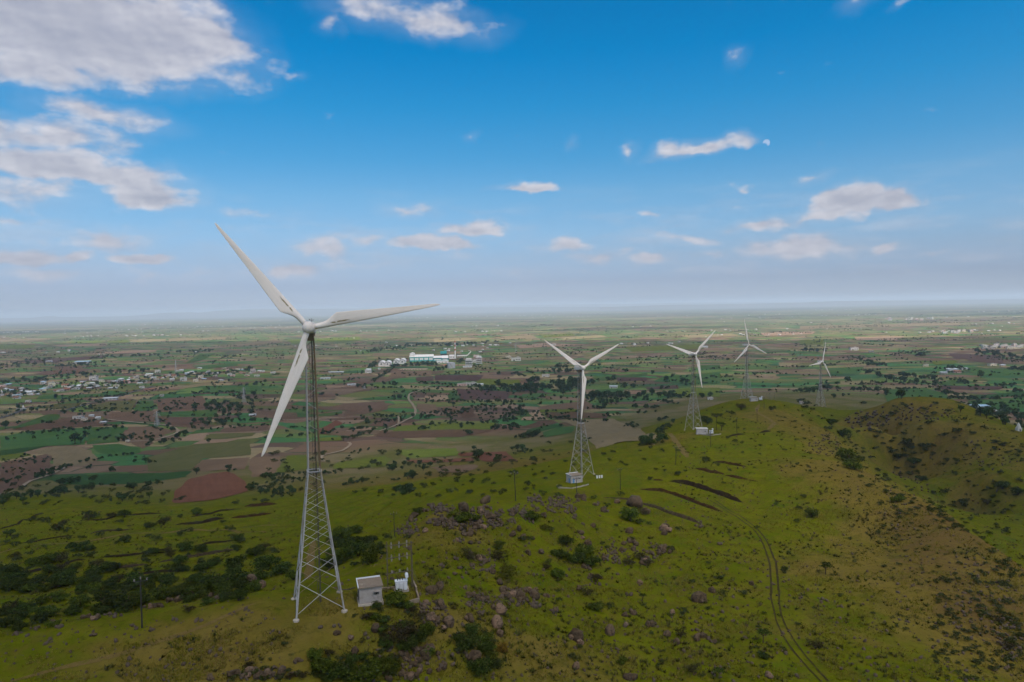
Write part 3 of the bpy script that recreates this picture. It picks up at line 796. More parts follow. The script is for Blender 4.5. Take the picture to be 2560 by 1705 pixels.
# soil banks of the contour trenches, trench shadow painted into their soil
BANKS = [
    ('8', [(1270, 205), (1400, 215), (1520, 245), (1640, 290), (1760, 335), (1850, 365)], M_SHADED_RED, 1.15, 'long red earth bank beside the start of the wheel track'),
    ('8', [(1485, 148), (1600, 165), (1720, 200), (1850, 245), (1990, 300)], M_SHADED_DARK, 1.5, 'widest and darkest earth bank on the grass slope'),
    ('8', [(1665, 60), (1760, 80), (1865, 98)], M_SHADED_RED, 1.2, 'red earth bank above the dark bank, its nearer half'),
    ('8', [(1875, 108), (1960, 124), (2035, 136)], M_SHADED_RED, 1.2, 'red earth bank continuing right of a grassy gap'),
    ('8', [(1800, 12), (1900, 26), (2020, 48)], M_SHADED_RED, 1.1, 'uppermost earth bank on the grass slope'),
    ('8', [(1280, 300), (1400, 340), (1530, 390), (1640, 425), (1710, 455)], M_SHADED_GREY, 1.05, 'grey stony bank running down from the round boulder'),
    ('8', [(1010, 265), (1150, 276), (1275, 294)], M_SHADED_GREY, .7, 'low grey bank between the pole and the round boulder'),
    ('8', [(2040, 140), (2105, 150)], M_SHADED_RED, .8, 'short red bank at the far end of the row'),
    ('8', [(1365, 140), (1435, 144)], M_SHADED_RED, 1.8, 'small heap of red earth beside the dark bank'),
    ('4', [(770, 1185), (850, 1166), (940, 1160)], M_SHADED_DARK, 1.0, 'thin dark bank in front of the ridge-top shed'),
    ('4', [(1065, 1146), (1160, 1130)], M_SHADED_DARK, 1.6, 'short dark bank near the bend of the ridge path'),
    ('5', [(975, 695), (1060, 690), (1150, 675), (1250, 655)], M_SHADED_DARK, 1.5, 'dark bank on the green terraces behind the tower'),
    ('5', [(1285, 655), (1400, 645), (1510, 630)], M_SHADED_RED, 1.3, 'red bank on the green terraces behind the tower'),
    ('5', [(1360, 590), (1440, 586), (1540, 577)], M_SHADED_RED, 1.5, 'farthest red bank at the top of the terraces'),
    ('5', [(875, 905), (960, 890), (1060, 875), (1200, 850), (1310, 830)], M_SHADED_GREY, 1.2, 'long grey stony bank across the middle terraces'),
    ('5', [(500, 745), (600, 727), (740, 715)], M_SHADED_GREY, .8, 'thin bank just above the terrace track'),
    ('5', [(560, 875), (700, 865), (830, 850), (920, 850)], M_SHADED_DARK, .8, 'thin dark bank below the terrace track'),
    ('5', [(600, 938), (760, 920), (830, 912)], M_SHADED_GREY, .9, 'short pale bank in the lower terraces'),
    ('5', [(0, 720), (110, 680), (240, 630)], M_SHADED_DARK, .8, 'dark bank slanting in at the edge of the terraces'),
    ('5', [(440, 670), (600, 660), (740, 640), (900, 630)], M_SHADED_DARK, .8, 'thin dark bank along the upper terraces'),
    ('5', [(1060, 650), (1200, 622), (1340, 605)], M_SHADED_DARK, .9, 'dark bank near the top of the terraces, left of the tower'),
    ('5', [(50, 965), (200, 950), (380, 905), (480, 885)], M_SHADED_DARK, .9, 'dark bank in the lower left terraces'),
    ('5', [(1080, 810), (1220, 790), (1350, 775)], M_SHADED_DARK, .8, 'thin dark bank just under the terrace track near the tower'),
    ('5', [(80, 800), (250, 775), (420, 750)], M_SHADED_DARK, .6, 'faint bank beside the terrace track at its far left'),
    ('5', [(700, 980), (860, 960), (1000, 950)], M_SHADED_DARK, .9, 'dark bank behind the bushes of the lower terraces'),
]
for k, (c, q, mt, w, lab) in enumerate(BANKS):
    P = [gnd(c, *a) for a in q]
    o = strip('earth_bank', P, [(-1.2 * w, -.05), (-.8 * w, .4 * w), (-.25 * w, .8 * w), (.25 * w, .68 * w), (.75 * w, .2 * w), (1.2 * w, -.05)], mt, 1.3, .25, k + 1, True, False, .45)
    tag(o, lab, 'earth bank', 'earth banks of the contour trenches')

# ---------------------------------------------------------------- sheds and switchgear
M_PLASTER = simple_mat('stained_plaster', (.36, .315, .295), .9, .1, .28, 1.3, dirt=(.16, .125, .095))
M_PLASTER_W = simple_mat('white_plaster', (.44, .40, .385), .9, .1, .10, 1.2, dirt=(.26, .22, .19))
M_ROOFC = simple_mat('stained_roof_slab', (.22, .17, .13), .95, .05, .30, 1.1, dirt=(.36, .31, .25))
M_BLUE = simple_mat('blue_door_paint', (.10, .22, .42), .6, .3, .15, 2.0)
M_HOLE = simple_mat('dark_opening', (.02, .018, .016), .8, .1, .2, 2.0)
M_POLE = simple_mat('pole_steel', (.11, .085, .05), .7, .3, .3, 2.0)
M_POLED = simple_mat('pole_dark', (.035, .03, .026), .7, .3, .3, 2.0)
M_INS = simple_mat('porcelain', (.17, .14, .13), .3, .5, .1, 5.0)
M_WALLC = simple_mat('curb_plaster', (.30, .265, .235), .95, .1, .3, 1.5, dirt=(.15, .12, .09))
M_WALLB = simple_mat('yard_wall', (.26, .20, .15), .95, .1, .3, 1.5, dirt=(.12, .09, .06))

def shed(loc, rz, w, d, h, label, mats, blue=False, tilt=.0):
    root = empty('switch_shed', loc, rz); tag(root, label, 'shed')
    MB().box((0, 0, h / 2 - .4), (w, d, h + .8)).build('wall', mats[0], root)
    ro = MB().box((0, 0, h + .09), (w + .5, d + .5, .2)).build('roof', mats[1], root)
    mb = MB().box((-w / 2 - .16, 0, h + .32), (.16, d + .46, .26)).box((0, d / 2 + .16, h + .30), (w + .2, .16, .22))
    mb.build('parapet', M_WHITE, ro)
    wx = w * .26
    wn = MB().box((wx, -d / 2 - .005, h * .60), (.72, .05, .52)).build('window', M_HOLE, root)
    MB().box((wx, -d / 2 - .22, h * .60 + .36), (1.1, .44, .09)).build('sunshade', mats[0], wn)
    for s in (-.18, .18): MB().box((wx + s, -d / 2 - .04, h * .60), (.04, .05, .52)).build('window_bar', mats[0], wn)
    MB().box((-w / 2 - .01, -d * .1, 1.0), (.06, .95, 2.0)).build('door', M_BLUE if blue else M_DARK, root)
    if blue: MB().box((-w * .30, -d / 2 - .01, 1.0), (.95, .06, 2.0)).build('door', M_BLUE, root)
    MB().box((0, 0, -.25), (w + .5, d + .5, .5)).build('plinth', M_CONC, root)
    return root
T1 = on(T_SPOT[0].x, T_SPOT[0].y)
s1 = gnd('2', 722, 1075)
shed(on(s1.x, s1.y + 2.2, .1), R(17), 4.0, 3.9, 2.9, 'stained grey flat-roofed shed beside the nearest tower', (M_PLASTER, M_ROOFC))
s2 = gnd('3', 560, 1450)
shed(on(s2.x, s2.y + 2.0, .1), R(24), 5.6, 4.4, 3.2, 'white shed with blue doors at the foot of the second tower', (M_PLASTER_W, M_ROOFC), True)
s3 = gnd('3', 1700, 1018)
shed(on(s3.x, s3.y + 2.0, .1), R(-8), 6.6, 4.0, 3.0, 'long pale shed at the third tower inside a low curb', (M_PLASTER_W, M_PLASTER_W))
s4 = gnd('4', 1022, 866)
shed(on(s4.x, s4.y + 2.0, .1), R(-5), 5.6, 4.0, 2.6, 'low pale shed on the ridge end at the fourth tower', (M_PLASTER_W, M_ROOFC))
s5 = gnd('4', 1535, 906)
shed(on(s5.x, s5.y + 34.0, .1), R(-5), 6.5, 4.0, 2.8, 'pale shed at the foot of the most distant tower', (M_PLASTER_W, M_ROOFC))

def transformer(loc, rz, label, k=1.0):
    root = empty('transformer', loc, rz); tag(root, label, 'transformer')
    MB().box((0, 0, 1.05 * k), (2.2 * k, .9 * k, 1.5 * k)).build('tank', M_WHITE, root)
    for i in range(3):
        mb = MB()
        for j in range(5): mb.box(((-.72 + .72 * i + (j - 2) * .1) * k, -.72 * k, 1.0 * k), (.045 * k, .5 * k, 1.3 * k))
        mb.box(((-.72 + .72 * i) * k, -.98 * k, 1.0 * k), (.52 * k, .03, 1.3 * k))
        mb.build('radiator', M_WHITE, root)
    MB().box((0, 0, 1.86 * k), (2.4 * k, 1.1 * k, .1 * k)).build('lid', M_WHITE, root)
    MB().tube([(1.05 * k, -.7 * k, 2.75 * k), (1.05 * k, .7 * k, 2.75 * k)], .3 * k, 12).build('conservator', M_WHITE, root)
    MB().box((1.05 * k, 0, 2.2 * k), (.16 * k, .5 * k, .62 * k)).build('bracket', M_WHITE, root)
    for i in range(3):
        MB().lathe(((-.65 + .45 * i) * k, 0, 1.9 * k), [(.09, 0), (.07, .1), (.13, .15), (.07, .2), (.12, .26), (.06, .3), (.1, .36), (.04, .55)], 8).build('bushing', M_DARK, root)
    MB().box((0, 0, .1), (2.7 * k, 1.6 * k, .5)).build('plinth', M_CONC, root)
    return root
t1 = gnd('2', 938, 985)
transformer(on(t1.x, t1.y + .8), R(12), 'white oil transformer with tilted drum beside the grey shed')
t3 = gnd('3', 1775, 1020)
transformer(on(t3.x, t3.y + .5, .6), R(10), 'pale transformer standing beside the long shed', 1.0)
t4 = gnd('4', 1075, 862)
transformer(on(t4.x, t4.y + .5, .6), R(10), 'pale transformer beside the low ridge-end shed', 1.0)

def curb(name, P, h, w, label, mat, cat='wall'):
    pts_ = [p for p in P if p is not None]
    mb = MB()
    for a, b in zip(pts_[:-1], pts_[1:]):
        d = b - a; L = math.hypot(d.x, d.y); n_ = max(1, int(L / 3)); rz = math.atan2(d.y, d.x)
        for i in range(n_):
            c = a + d * ((i + .5) / n_)
            mb.box((c.x, c.y, float(gz(c.x, c.y)[0]) + h / 2 - .3), (L / n_ + .02, w, h + .6), rz)
    return tag(mb.build(name, mat), label, cat)
curb('curb_wall', [gnd('3', *q) for q in [(400, 1480), (420, 1500), (535, 1502), (600, 1490), (680, 1470)]], .45, .35, 'low whitish curb wall round the blue-doored shed', M_WALLC)
curb('curb_wall', [gnd('3', *q) for q in [(1660, 1020), (1700, 1024), (1790, 1030), (1860, 1018)]], .5, .35, 'low curb wall before the long pale shed', M_WALLC)
yw = [gnd('2', *q) for q in [(1018, 925), (1040, 985), (1055, 1050), (990, 1062)]]
curb('yard_wall', yw, .7, .3, 'brown yard wall round the transformer pit', M_WALLB)
curb('yard_wall', [gnd('2', *q) for q in [(800, 968), (850, 966), (900, 962)]], .35, .3, 'low dark wall between the grey shed and the transformer', M_WALLB)

def insulator(mb, p, k=1.0):
    return mb.lathe(p, [(.05 * k, 0), (.12 * k, .06), (.05 * k, .12), (.12 * k, .18), (.05 * k, .24), (.10 * k, .30), (.03 * k, .38)], 7)
INS_ME = insulator(MB(), (0, 0, 0)).mesh('insulator', M_INS)
# double-pole gantry
ga, gb = gnd('2', 855, 962), gnd('2', 1012, 952)
gr = empty('pole_gantry', ga); tag(gr, 'double-pole gantry with insulator rows behind the white transformer', 'pole gantry')
dv = Vector((gb.x - ga.x, gb.y - ga.y, 0)); zb = gb.z - ga.z
for p in (Vector((0, 0, 0)), Vector((dv.x, dv.y, zb))):
    MB().tube([p + Vector((0, 0, -.4)), p + Vector((0, 0, 9.0))], [.13, .10], 8).build('pole', M_POLE, gr)
MB().tube([Vector((dv.x * 1.04, dv.y * 1.04, zb)), Vector((dv.x * 1.02, dv.y * 1.02, zb + 8.6))], [.09, .09], 6).build('pole', M_POLE, gr)
for z in (3.0, 6.0, 8.4):
    mb = MB(); mb.box((dv.x / 2, dv.y / 2, z + zb / 2), (dv.length + .7, .12, .14), math.atan2(dv.y, dv.x)); mb.build('cross_beam', M_POLE, gr)
    for t in (.18, .5, .82):
        link('insulator', INS_ME, gr, (dv.x * t, dv.y * t, z + zb / 2 + .08), scale=1.5)
        if z > 4: link('insulator', INS_ME, gr, (dv.x * t, dv.y * t, z + zb / 2 - .06), rot=(math.pi, 0, 0), scale=1.6)
MB().tube([(dv.x * 1.25 + .6, dv.y, zb - .2), (dv.x, dv.y, zb + 3.4)], .05, 5).build('stay', M_POLE, gr)

# single poles
POLE_ME = MB().tube([(0, 0, -.6), (0, 0, 8.6)], [.16, .10], 8).mesh('pole', M_POLED)
ARM_ME = MB().box((0, 0, 0), (2.2, .10, .12)).mesh('crossarm', M_POLED)
VARM = MB().tube([(0, 0, -.7), (-1.0, 0, 0)], .04, 4).tube([(0, 0, -.7), (1.0, 0, 0)], .04, 4).mesh('arm_brace', M_POLED)
POLES = [('5', 790, 1266, 8.6, 'lone utility pole on the near shoulder left of the nearest tower'),
         ('E', 150, 500, 8.0, 'utility pole standing in the rocks behind the gantry'),
         ('8', 393, 292, 8.6, 'utility pole on the boulder knoll'),
         ('8', 828, 292, 8.8, 'utility pole in front of the blue-doored shed'),
         ('8', 1133, 210, 8.6, 'utility pole rising behind a round bush near the curb wall'),
         ('3', 1458, 1290, 8.6, 'utility pole standing alone on the open grass below the third tower'),
         ('3', 1768, 1130, 8.8, 'utility pole just in front of the long pale shed'),
         ('3', 1822, 980, 9.0, 'utility pole behind the long shed next to the lone tree'),
         ('3', 2003, 1004, 8.8, 'utility pole on the bright green ridge top'),
         ('3', 2183, 904, 8.8, 'utility pole beside the yellow ridge path'),
         ('4', 1105, 930, 8.8, 'utility pole before the fourth tower shed'),
         ('4', 1158, 850, 9.5, 'left one of two poles right of the fourth tower shed'),
         ('4', 1197, 850, 9.5, 'right one of two poles beyond the fourth tower shed')]
pole_tops = []
for c, X, Y, h, lab in POLES:
    p = gnd(c, X, Y)
    rt = empty('utility_pole', p, R(rnd.uniform(10, 40))); tag(rt, lab, 'utility pole', 'utility poles along the ridge')
    k = h / 8.6
    link('pole', POLE_ME, rt, scale=(1, 1, k))
    rt.rotation_euler = (R(rnd.uniform(-1.5, 1.5)), R(rnd.uniform(-1.5, 1.5)), rt.rotation_euler[2])
    link('crossarm', ARM_ME, rt, (0, .1, h - .35)); link('arm_brace', VARM, rt, (0, .1, h - .35))
    for x in (-1.0, 0, 1.0):
        link('insulator', INS_ME, rt, (x, .1, h - .29 + (.3 if x == 0 else 0)), scale=1.2)
    pole_tops.append(p + Vector((0, 0, h + .1)))
# spans of wire along the ridge
def wire(a, b, sag):
    P = [a.lerp(b, t) - Vector((0, 0, sag * 4 * t * (1 - t))) for t in np.linspace(0, 1, 13)]
    return MB().tube(P, .014, 3).build('overhead_wire', M_POLED)
chain = [2, 3, 4, 5, 6, 8, 9, 10]
for i, (a, b) in enumerate(zip(chain[:-1], chain[1:])):
    w = wire(pole_tops[a], pole_tops[b], 1.0)
    tag(w, 'thin overhead wire, %s span counted from the boulder knoll' % ordinal(i + 1), 'wire', 'overhead wires of the ridge line')
# three white marker posts beside the second tower
mk = gnd('3', 780, 1410)
for i in range(3):
    p = on(mk.x - 1.1 + i * 1.1, mk.y + i * .3)
    mb = MB().box((0, 0, .5), (.6, .4, 1.4)).box((0, 0, 1.24), (.7, .5, .1))
    o = mb.build('panel_box', M_WHITE, loc=p, rot=(0, 0, .3))
    tag(o, ['leftmost', 'middle', 'rightmost'][i] + ' of three small white cabinets beside the second tower', 'cabinet', 'white cabinets by the second tower')
# cable run from tower to shed
ca_, cb_ = gnd('2', 560, 1010), gnd('2', 640, 1012)
mb = MB().tube([ca_ + Vector((-.4, 0, 1.2)), ca_.lerp(cb_, .5) + Vector((0, .2, 1.15)), cb_ + Vector((0, .4, 1.5))], .09, 5)
tag(mb.build('cable_tray', M_DARK), 'dark cable tray between the nearest tower and the grey shed', 'cable tray')

# ---------------------------------------------------------------- rocks
def rock_material():
    mt, n, b = new_mat('granite', .92, .12)
    tc = n.n('ShaderNodeTexCoord').outputs['Object']
    rn = n.n('ShaderNodeObjectInfo').outputs['Random']
    base = n.mix(n.noise(tc, 2.2, 6.0, .65), (.046, .029, .017), (.150, .102, .064))
    base = n.mix(n.math('MULTIPLY', n.step(rn, .78, .95), .6), base, (.21, .13, .09))
    lich = n.step(n.noise(tc, 5.0, 5.0, .7), .58, .70)
    base = n.mix(n.math('MULTIPLY', lich, .6), base, (.20, .147, .098))
    crack = n.step(n.noise(n.vmath('MULTIPLY', tc, (1, 1, 2.0)), 1.6, 5.0, .75), .50, .38)
    base = n.mix(n.math('MULTIPLY', crack, .75), base, (.014, .010, .007))
    v = n.math('MULTIPLY_ADD', rn, .5, .72)
    base = n.n('ShaderNodeHueSaturation', {'Hue': .5, 'Saturation': 1.0, 'Value': v, 'Color': base}).outputs[0]
    n.set(b.inputs['Base Color'], base)
    bp = n.n('ShaderNodeBump', {'Strength': .7, 'Distance': .12, 'Height': n.noise(tc, 4.0, 6.0, .7)})
    n.set(b.inputs['Normal'], bp.outputs[0])
    return mt
M_ROCK = rock_material()
def rock_mesh(seed, sub=2):
    bm = bmesh.new(); bmesh.ops.create_icosphere(bm, subdivisions=sub, radius=1.0)
    r_ = random.Random(seed)
    planes = [(Vector((r_.gauss(0, 1), r_.gauss(0, 1), r_.gauss(0, .8))).normalized(), r_.uniform(.55, .92)) for _ in range(13)]
    sx, sy, sz = r_.uniform(.85, 1.15), r_.uniform(.8, 1.05), r_.uniform(.78, 1.05)
    for v in bm.verts:
        p = v.co.copy()
        for nn, d in planes:
            q = p.dot(nn)
            if q > d: p -= nn * (q - d) * .97
        nz = float(vnoise(p.x * 1.7 + seed, p.y * 1.7 + p.z * 2.3, 70 + seed))
        p *= .88 + .26 * nz
        v.co = Vector((p.x * sx, p.y * sy, p.z * sz))
    me = bpy.data.meshes.new('boulder'); bm.to_mesh(me); bm.free()
    me.polygons.foreach_set('use_smooth', [seed % 3 == 0] * len(me.polygons))
    me.materials.append(M_ROCK)
    return me
ROCKS = [rock_mesh(s) for s in range(9)]
ROCKS_LO = [rock_mesh(s, 1) for s in range(4)]
# clusters: crop, x, y, rx, ry, count, width range in crop pixels
RC = [('E', 600, 280, 170, 120, 70, 16, 46, 'knoll'), ('E', 950, 330, 220, 120, 90, 16, 50, 'knoll'), ('E', 1150, 280, 130, 90, 40, 16, 40, 'knoll'), ('E', 300, 440, 140, 70, 40, 14, 36, 'knoll'), ('E', 1800, 180, 240, 90, 90, 12, 34, 'knoll2'), ('E', 1480, 240, 140, 80, 40, 14, 36, 'knoll2'), ('E', 1400, 1130, 240, 100, 60, 16, 44, 'heap'), ('E', 560, 1300, 170, 130, 50, 16, 44, 'gully'), ('E', 1050, 1180, 200, 120, 40, 14, 36, 'heap'), ('E', 1050, 780, 160, 90, 40, 12, 34, 'mid'), ('F', 1550, 520, 260, 110, 50, 14, 40, 'gully'), ('F', 450, 600, 300, 45, 40, 14, 34, 'rim'), ('8', 1220, 660, 240, 90, 60, 9, 26, 'scrub'),
      ('E', 600, 215, 80, 40, 16, 25, 50, 'knoll'), ('E', 590, 360, 70, 50, 12, 30, 50, 'knoll'), ('E', 290, 440, 110, 50, 24, 20, 40, 'knoll'), ('E', 350, 330, 50, 30, 4, 40, 80, 'knoll'), ('E', 720, 380, 80, 50, 16, 25, 55, 'knoll'),
      ('E', 865, 240, 15, 10, 1, 105, 115, 'K1'), ('E', 1085, 240, 70, 50, 18, 25, 50, 'knoll'), ('E', 1145, 320, 5, 5, 1, 92, 96, 'K2'), ('E', 968, 320, 8, 6, 1, 66, 70, 'K3'), ('E', 880, 470, 60, 50, 10, 30, 60, 'knoll'),
      ('E', 1000, 400, 60, 40, 9, 30, 65, 'knoll'), ('E', 800, 550, 40, 30, 5, 30, 50, 'knoll'), ('E', 1190, 380, 60, 40, 9, 25, 50, 'knoll'), ('E', 1090, 150, 8, 6, 1, 85, 90, 'K4'), ('E', 1370, 250, 60, 50, 11, 25, 50, 'knoll2'),
      ('E', 1470, 270, 40, 30, 6, 30, 45, 'knoll2'), ('E', 1600, 120, 80, 40, 24, 20, 40, 'knoll2'), ('E', 1830, 150, 100, 60, 36, 20, 42, 'knoll2'), ('E', 1960, 220, 60, 60, 16, 20, 40, 'knoll2'), ('E', 2000, 285, 40, 40, 10, 20, 35, 'knoll2'),
      ('E', 1690, 300, 30, 30, 4, 30, 50, 'knoll2'), ('E', 1360, 335, 40, 30, 6, 25, 40, 'knoll2'), ('E', 1560, 330, 60, 25, 7, 22, 40, 'knoll2'),
      ('E', 1000, 745, 50, 25, 6, 35, 65, 'mid'), ('E', 1070, 760, 40, 30, 6, 35, 50, 'mid'), ('E', 930, 800, 30, 15, 3, 30, 45, 'mid'), ('E', 1150, 860, 50, 20, 4, 35, 60, 'mid'), ('E', 800, 740, 40, 15, 3, 30, 50, 'mid'), ('E', 940, 690, 20, 14, 2, 40, 50, 'mid'),
      ('E', 540, 1075, 12, 8, 1, 88, 92, 'S1'), ('E', 608, 1035, 10, 8, 1, 80, 84, 'S2'), ('E', 1368, 492, 6, 5, 1, 66, 70, 'L1'), ('E', 1480, 528, 8, 5, 1, 62, 66, 'L2'), ('E', 1530, 685, 4, 4, 1, 50, 54, 'L3'), ('E', 1660, 672, 10, 8, 2, 45, 60, 'mid'),
      ('E', 928, 575, 4, 4, 1, 45, 50, 'mid'), ('E', 1020, 576, 4, 4, 1, 32, 40, 'mid'), ('E', 632, 1225, 8, 6, 1, 86, 90, 'S3'),
      ('E', 1280, 1085, 30, 30, 4, 50, 80, 'heap'), ('E', 1330, 1140, 40, 25, 4, 60, 80, 'heap'), ('E', 1405, 1105, 40, 30, 5, 50, 70, 'heap'), ('E', 1460, 1145, 40, 30, 5, 50, 70, 'heap'), ('E', 1560, 1065, 60, 35, 8, 40, 60, 'heap'),
      ('E', 1595, 1130, 6, 5, 1, 92, 98, 'H1'), ('E', 1600, 1215, 60, 30, 10, 30, 45, 'heap'), ('E', 1050, 1145, 60, 40, 10, 35, 55, 'heap'), ('E', 930, 1125, 40, 30, 4, 35, 55, 'heap'), ('E', 910, 1205, 40, 20, 5, 30, 50, 'heap'),
      ('E', 1255, 1290, 4, 4, 1, 122, 126, 'H2'), ('E', 1205, 1420, 4, 4, 1, 124, 128, 'H3'), ('E', 1180, 1245, 20, 15, 2, 50, 60, 'heap'), ('E', 1060, 1295, 50, 20, 7, 30, 40, 'heap'), ('E', 920, 1350, 40, 25, 4, 45, 80, 'heap'),
      ('E', 715, 1410, 10, 8, 1, 92, 96, 'S4'), ('E', 730, 1430, 30, 20, 3, 40, 55, 'gully'), ('E', 662, 1465, 20, 15, 2, 50, 60, 'gully'), ('E', 510, 1345, 60, 30, 6, 40, 70, 'gully'), ('E', 580, 1370, 30, 30, 3, 40, 80, 'gully'), ('E', 465, 1205, 50, 40, 8, 30, 50, 'gully'),
      ('E', 1800, 1285, 30, 20, 3, 35, 50, 'slope'), ('E', 1235, 1515, 25, 15, 2, 50, 70, 'heap'), ('E', 1240, 990, 6, 6, 1, 64, 68, 'S5'), ('E', 1730, 1125, 20, 15, 2, 40, 50, 'slope'), ('E', 2000, 1545, 20, 15, 2, 60, 80, 'slope'),
      ('E', 870, 1032, 30, 8, 2, 30, 50, 'mid'), ('E', 770, 893, 6, 4, 1, 40, 45, 'mid'), ('E', 650, 822, 6, 4, 1, 40, 45, 'mid'), ('E', 888, 882, 6, 4, 1, 32, 40, 'mid'), ('E', 820, 832, 6, 4, 1, 40, 48, 'mid'), ('E', 1425, 432, 15, 12, 2, 40, 50, 'mid'), ('E', 465, 455, 8, 6, 1, 55, 62, 'knoll'),
      ('8', 1235, 325, 6, 5, 1, 95, 100, 'R1'), ('8', 1205, 318, 12, 6, 1, 50, 55, 'slope'), ('8', 1450, 505, 30, 25, 5, 38, 62, 'slope'), ('8', 1192, 508, 15, 8, 2, 30, 45, 'slope'), ('8', 1300, 375, 50, 18, 6, 25, 40, 'slope'), ('8', 1180, 612, 80, 40, 10, 20, 40, 'scrub'), ('8', 1400, 645, 120, 30, 14, 18, 35, 'scrub'), ('8', 1060, 690, 60, 60, 8, 20, 35, 'scrub'),
      ('8', 940, 472, 4, 4, 1, 30, 34, 'slope'), ('8', 870, 457, 4, 4, 1, 25, 28, 'slope'), ('8', 850, 522, 5, 4, 1, 35, 38, 'slope'), ('8', 865, 556, 5, 4, 1, 28, 32, 'slope'), ('8', 905, 602, 5, 4, 1, 40, 44, 'slope'), ('8', 1690, 995, 5, 5, 1, 74, 78, 'R2'), ('8', 1700, 1008, 14, 5, 1, 36, 40, 'slope'),
      ('8', 1060, 1225, 5, 5, 1, 68, 72, 'R3'), ('8', 815, 1265, 8, 8, 1, 74, 78, 'R4'), ('8', 850, 1298, 5, 5, 1, 36, 40, 'slope'), ('8', 1460, 1240, 5, 5, 1, 54, 58, 'R5'), ('8', 1700, 1265, 40, 15, 3, 35, 50, 'slope'), ('8', 1360, 1168, 40, 12, 4, 30, 40, 'slope'), ('8', 1170, 1180, 25, 20, 3, 25, 40, 'slope'), ('8', 1200, 1095, 40, 18, 3, 30, 45, 'slope'),
      ('8', 1500, 1085, 5, 5, 1, 38, 42, 'slope'), ('8', 1530, 1295, 5, 5, 1, 42, 46, 'slope'), ('8', 1770, 925, 25, 12, 2, 40, 50, 'slope'), ('8', 2060, 882, 5, 5, 1, 38, 42, 'slope'), ('8', 1840, 592, 18, 10, 2, 25, 30, 'slope'), ('8', 1200, 950, 30, 10, 3, 25, 35, 'slope'), ('8', 1270, 875, 5, 5, 1, 30, 34, 'slope'), ('8', 840, 915, 12, 10, 2, 28, 34, 'slope'),
      ('8', 820, 1470, 6, 6, 1, 52, 56, 'slope'), ('8', 1205, 1550, 40, 12, 3, 40, 55, 'slope'), ('8', 2180, 1530, 5, 5, 1, 42, 46, 'slope'), ('8', 870, 280, 60, 16, 6, 25, 40, 'slope'), ('8', 960, 315, 20, 10, 3, 25, 35, 'slope'), ('8', 1110, 305, 5, 5, 1, 36, 40, 'slope'), ('8', 1030, 360, 30, 18, 4, 25, 40, 'slope'),
      ('8', 680, 1075, 20, 12, 2, 30, 40, 'slope'), ('8', 950, 860, 60, 40, 8, 20, 34, 'scrub'), ('8', 1300, 720, 60, 30, 8, 20, 40, 'scrub'), ('8', 720, 820, 40, 20, 3, 22, 32, 'slope'), ('8', 1690, 460, 40, 20, 6, 16, 28, 'slope'), ('8', 900, 760, 60, 20, 5, 20, 36, 'scrub'), ('8', 1640, 1210, 40, 12, 2, 24, 30, 'slope'), ('8', 1780, 1290, 20, 10, 2, 26, 34, 'slope'),
      ('F', 600, 600, 8, 8, 1, 64, 68, 'F1'), ('F', 450, 615, 50, 25, 5, 40, 60, 'rim'), ('F', 330, 605, 50, 25, 5, 40, 60, 'rim'), ('F', 250, 605, 40, 20, 3, 30, 50, 'rim'), ('F', 60, 640, 30, 15, 3, 30, 45, 'rim'), ('F', 1140, 455, 6, 6, 1, 60, 64, 'F2'), ('F', 1110, 345, 5, 5, 1, 40, 44, 'gully'), ('F', 1215, 316, 5, 5, 1, 30, 34, 'gully'), ('F', 1290, 285, 6, 5, 1, 52, 56, 'gully'),
      ('F', 1600, 425, 30, 20, 4, 30, 50, 'gully'), ('F', 1680, 430, 40, 20, 5, 34, 54, 'gully'), ('F', 1510, 482, 40, 20, 4, 35, 55, 'gully'), ('F', 1640, 485, 30, 20, 2, 60, 80, 'gully'), ('F', 2015, 505, 5, 5, 1, 96, 100, 'F3'), ('F', 1950, 450, 5, 5, 1, 40, 44, 'gully'), ('F', 1520, 622, 50, 22, 6, 30, 50, 'gully'), ('F', 1010, 312, 30, 8, 3, 28, 40, 'gully'), ('F', 1000, 252, 40, 10, 4, 18, 28, 'gully'),
      ('F', 1380, 640, 30, 15, 3, 30, 44, 'gully'), ('F', 730, 520, 40, 15, 4, 24, 36, 'rim'), ('F', 1790, 570, 30, 15, 3, 24, 36, 'gully'), ('F', 880, 262, 20, 8, 2, 22, 30, 'gully'),
      ('5', 290, 1258, 10, 5, 2, 34, 42, 'edge'), ('5', 330, 1264, 20, 6, 3, 16, 24, 'edge'), ('5', 210, 1275, 40, 8, 4, 14, 24, 'edge'), ('5', 510, 1216, 60, 10, 7, 18, 32, 'edge'), ('5', 640, 1200, 40, 10, 4, 16, 28, 'edge'), ('5', 850, 1150, 60, 12, 9, 18, 34, 'edge'), ('5', 980, 1116, 70, 12, 11, 18, 32, 'edge'), ('5', 1200, 1100, 60, 12, 8, 16, 28, 'edge'), ('5', 1440, 1035, 45, 18, 5, 26, 56, 'edge'), ('5', 520, 1312, 20, 6, 2, 20, 26, 'edge'), ('5', 100, 1300, 60, 8, 5, 14, 24, 'edge'),
      ('7', 560, 215, 120, 50, 60, 8, 16, 'outcrop'), ('7', 800, 170, 220, 45, 70, 7, 15, 'outcrop'), ('7', 340, 335, 90, 55, 60, 5, 11, 'crest'), ('7', 1150, 1150, 190, 200, 80, 8, 18, 'flank'), ('7', 1000, 980, 180, 120, 40, 6, 12, 'flank'), ('7', 1300, 1350, 70, 120, 40, 10, 22, 'flank'), ('7', 760, 560, 140, 90, 50, 6, 12, 'crest'), ('7', 1200, 380, 160, 90, 40, 6, 12, 'outcrop')]
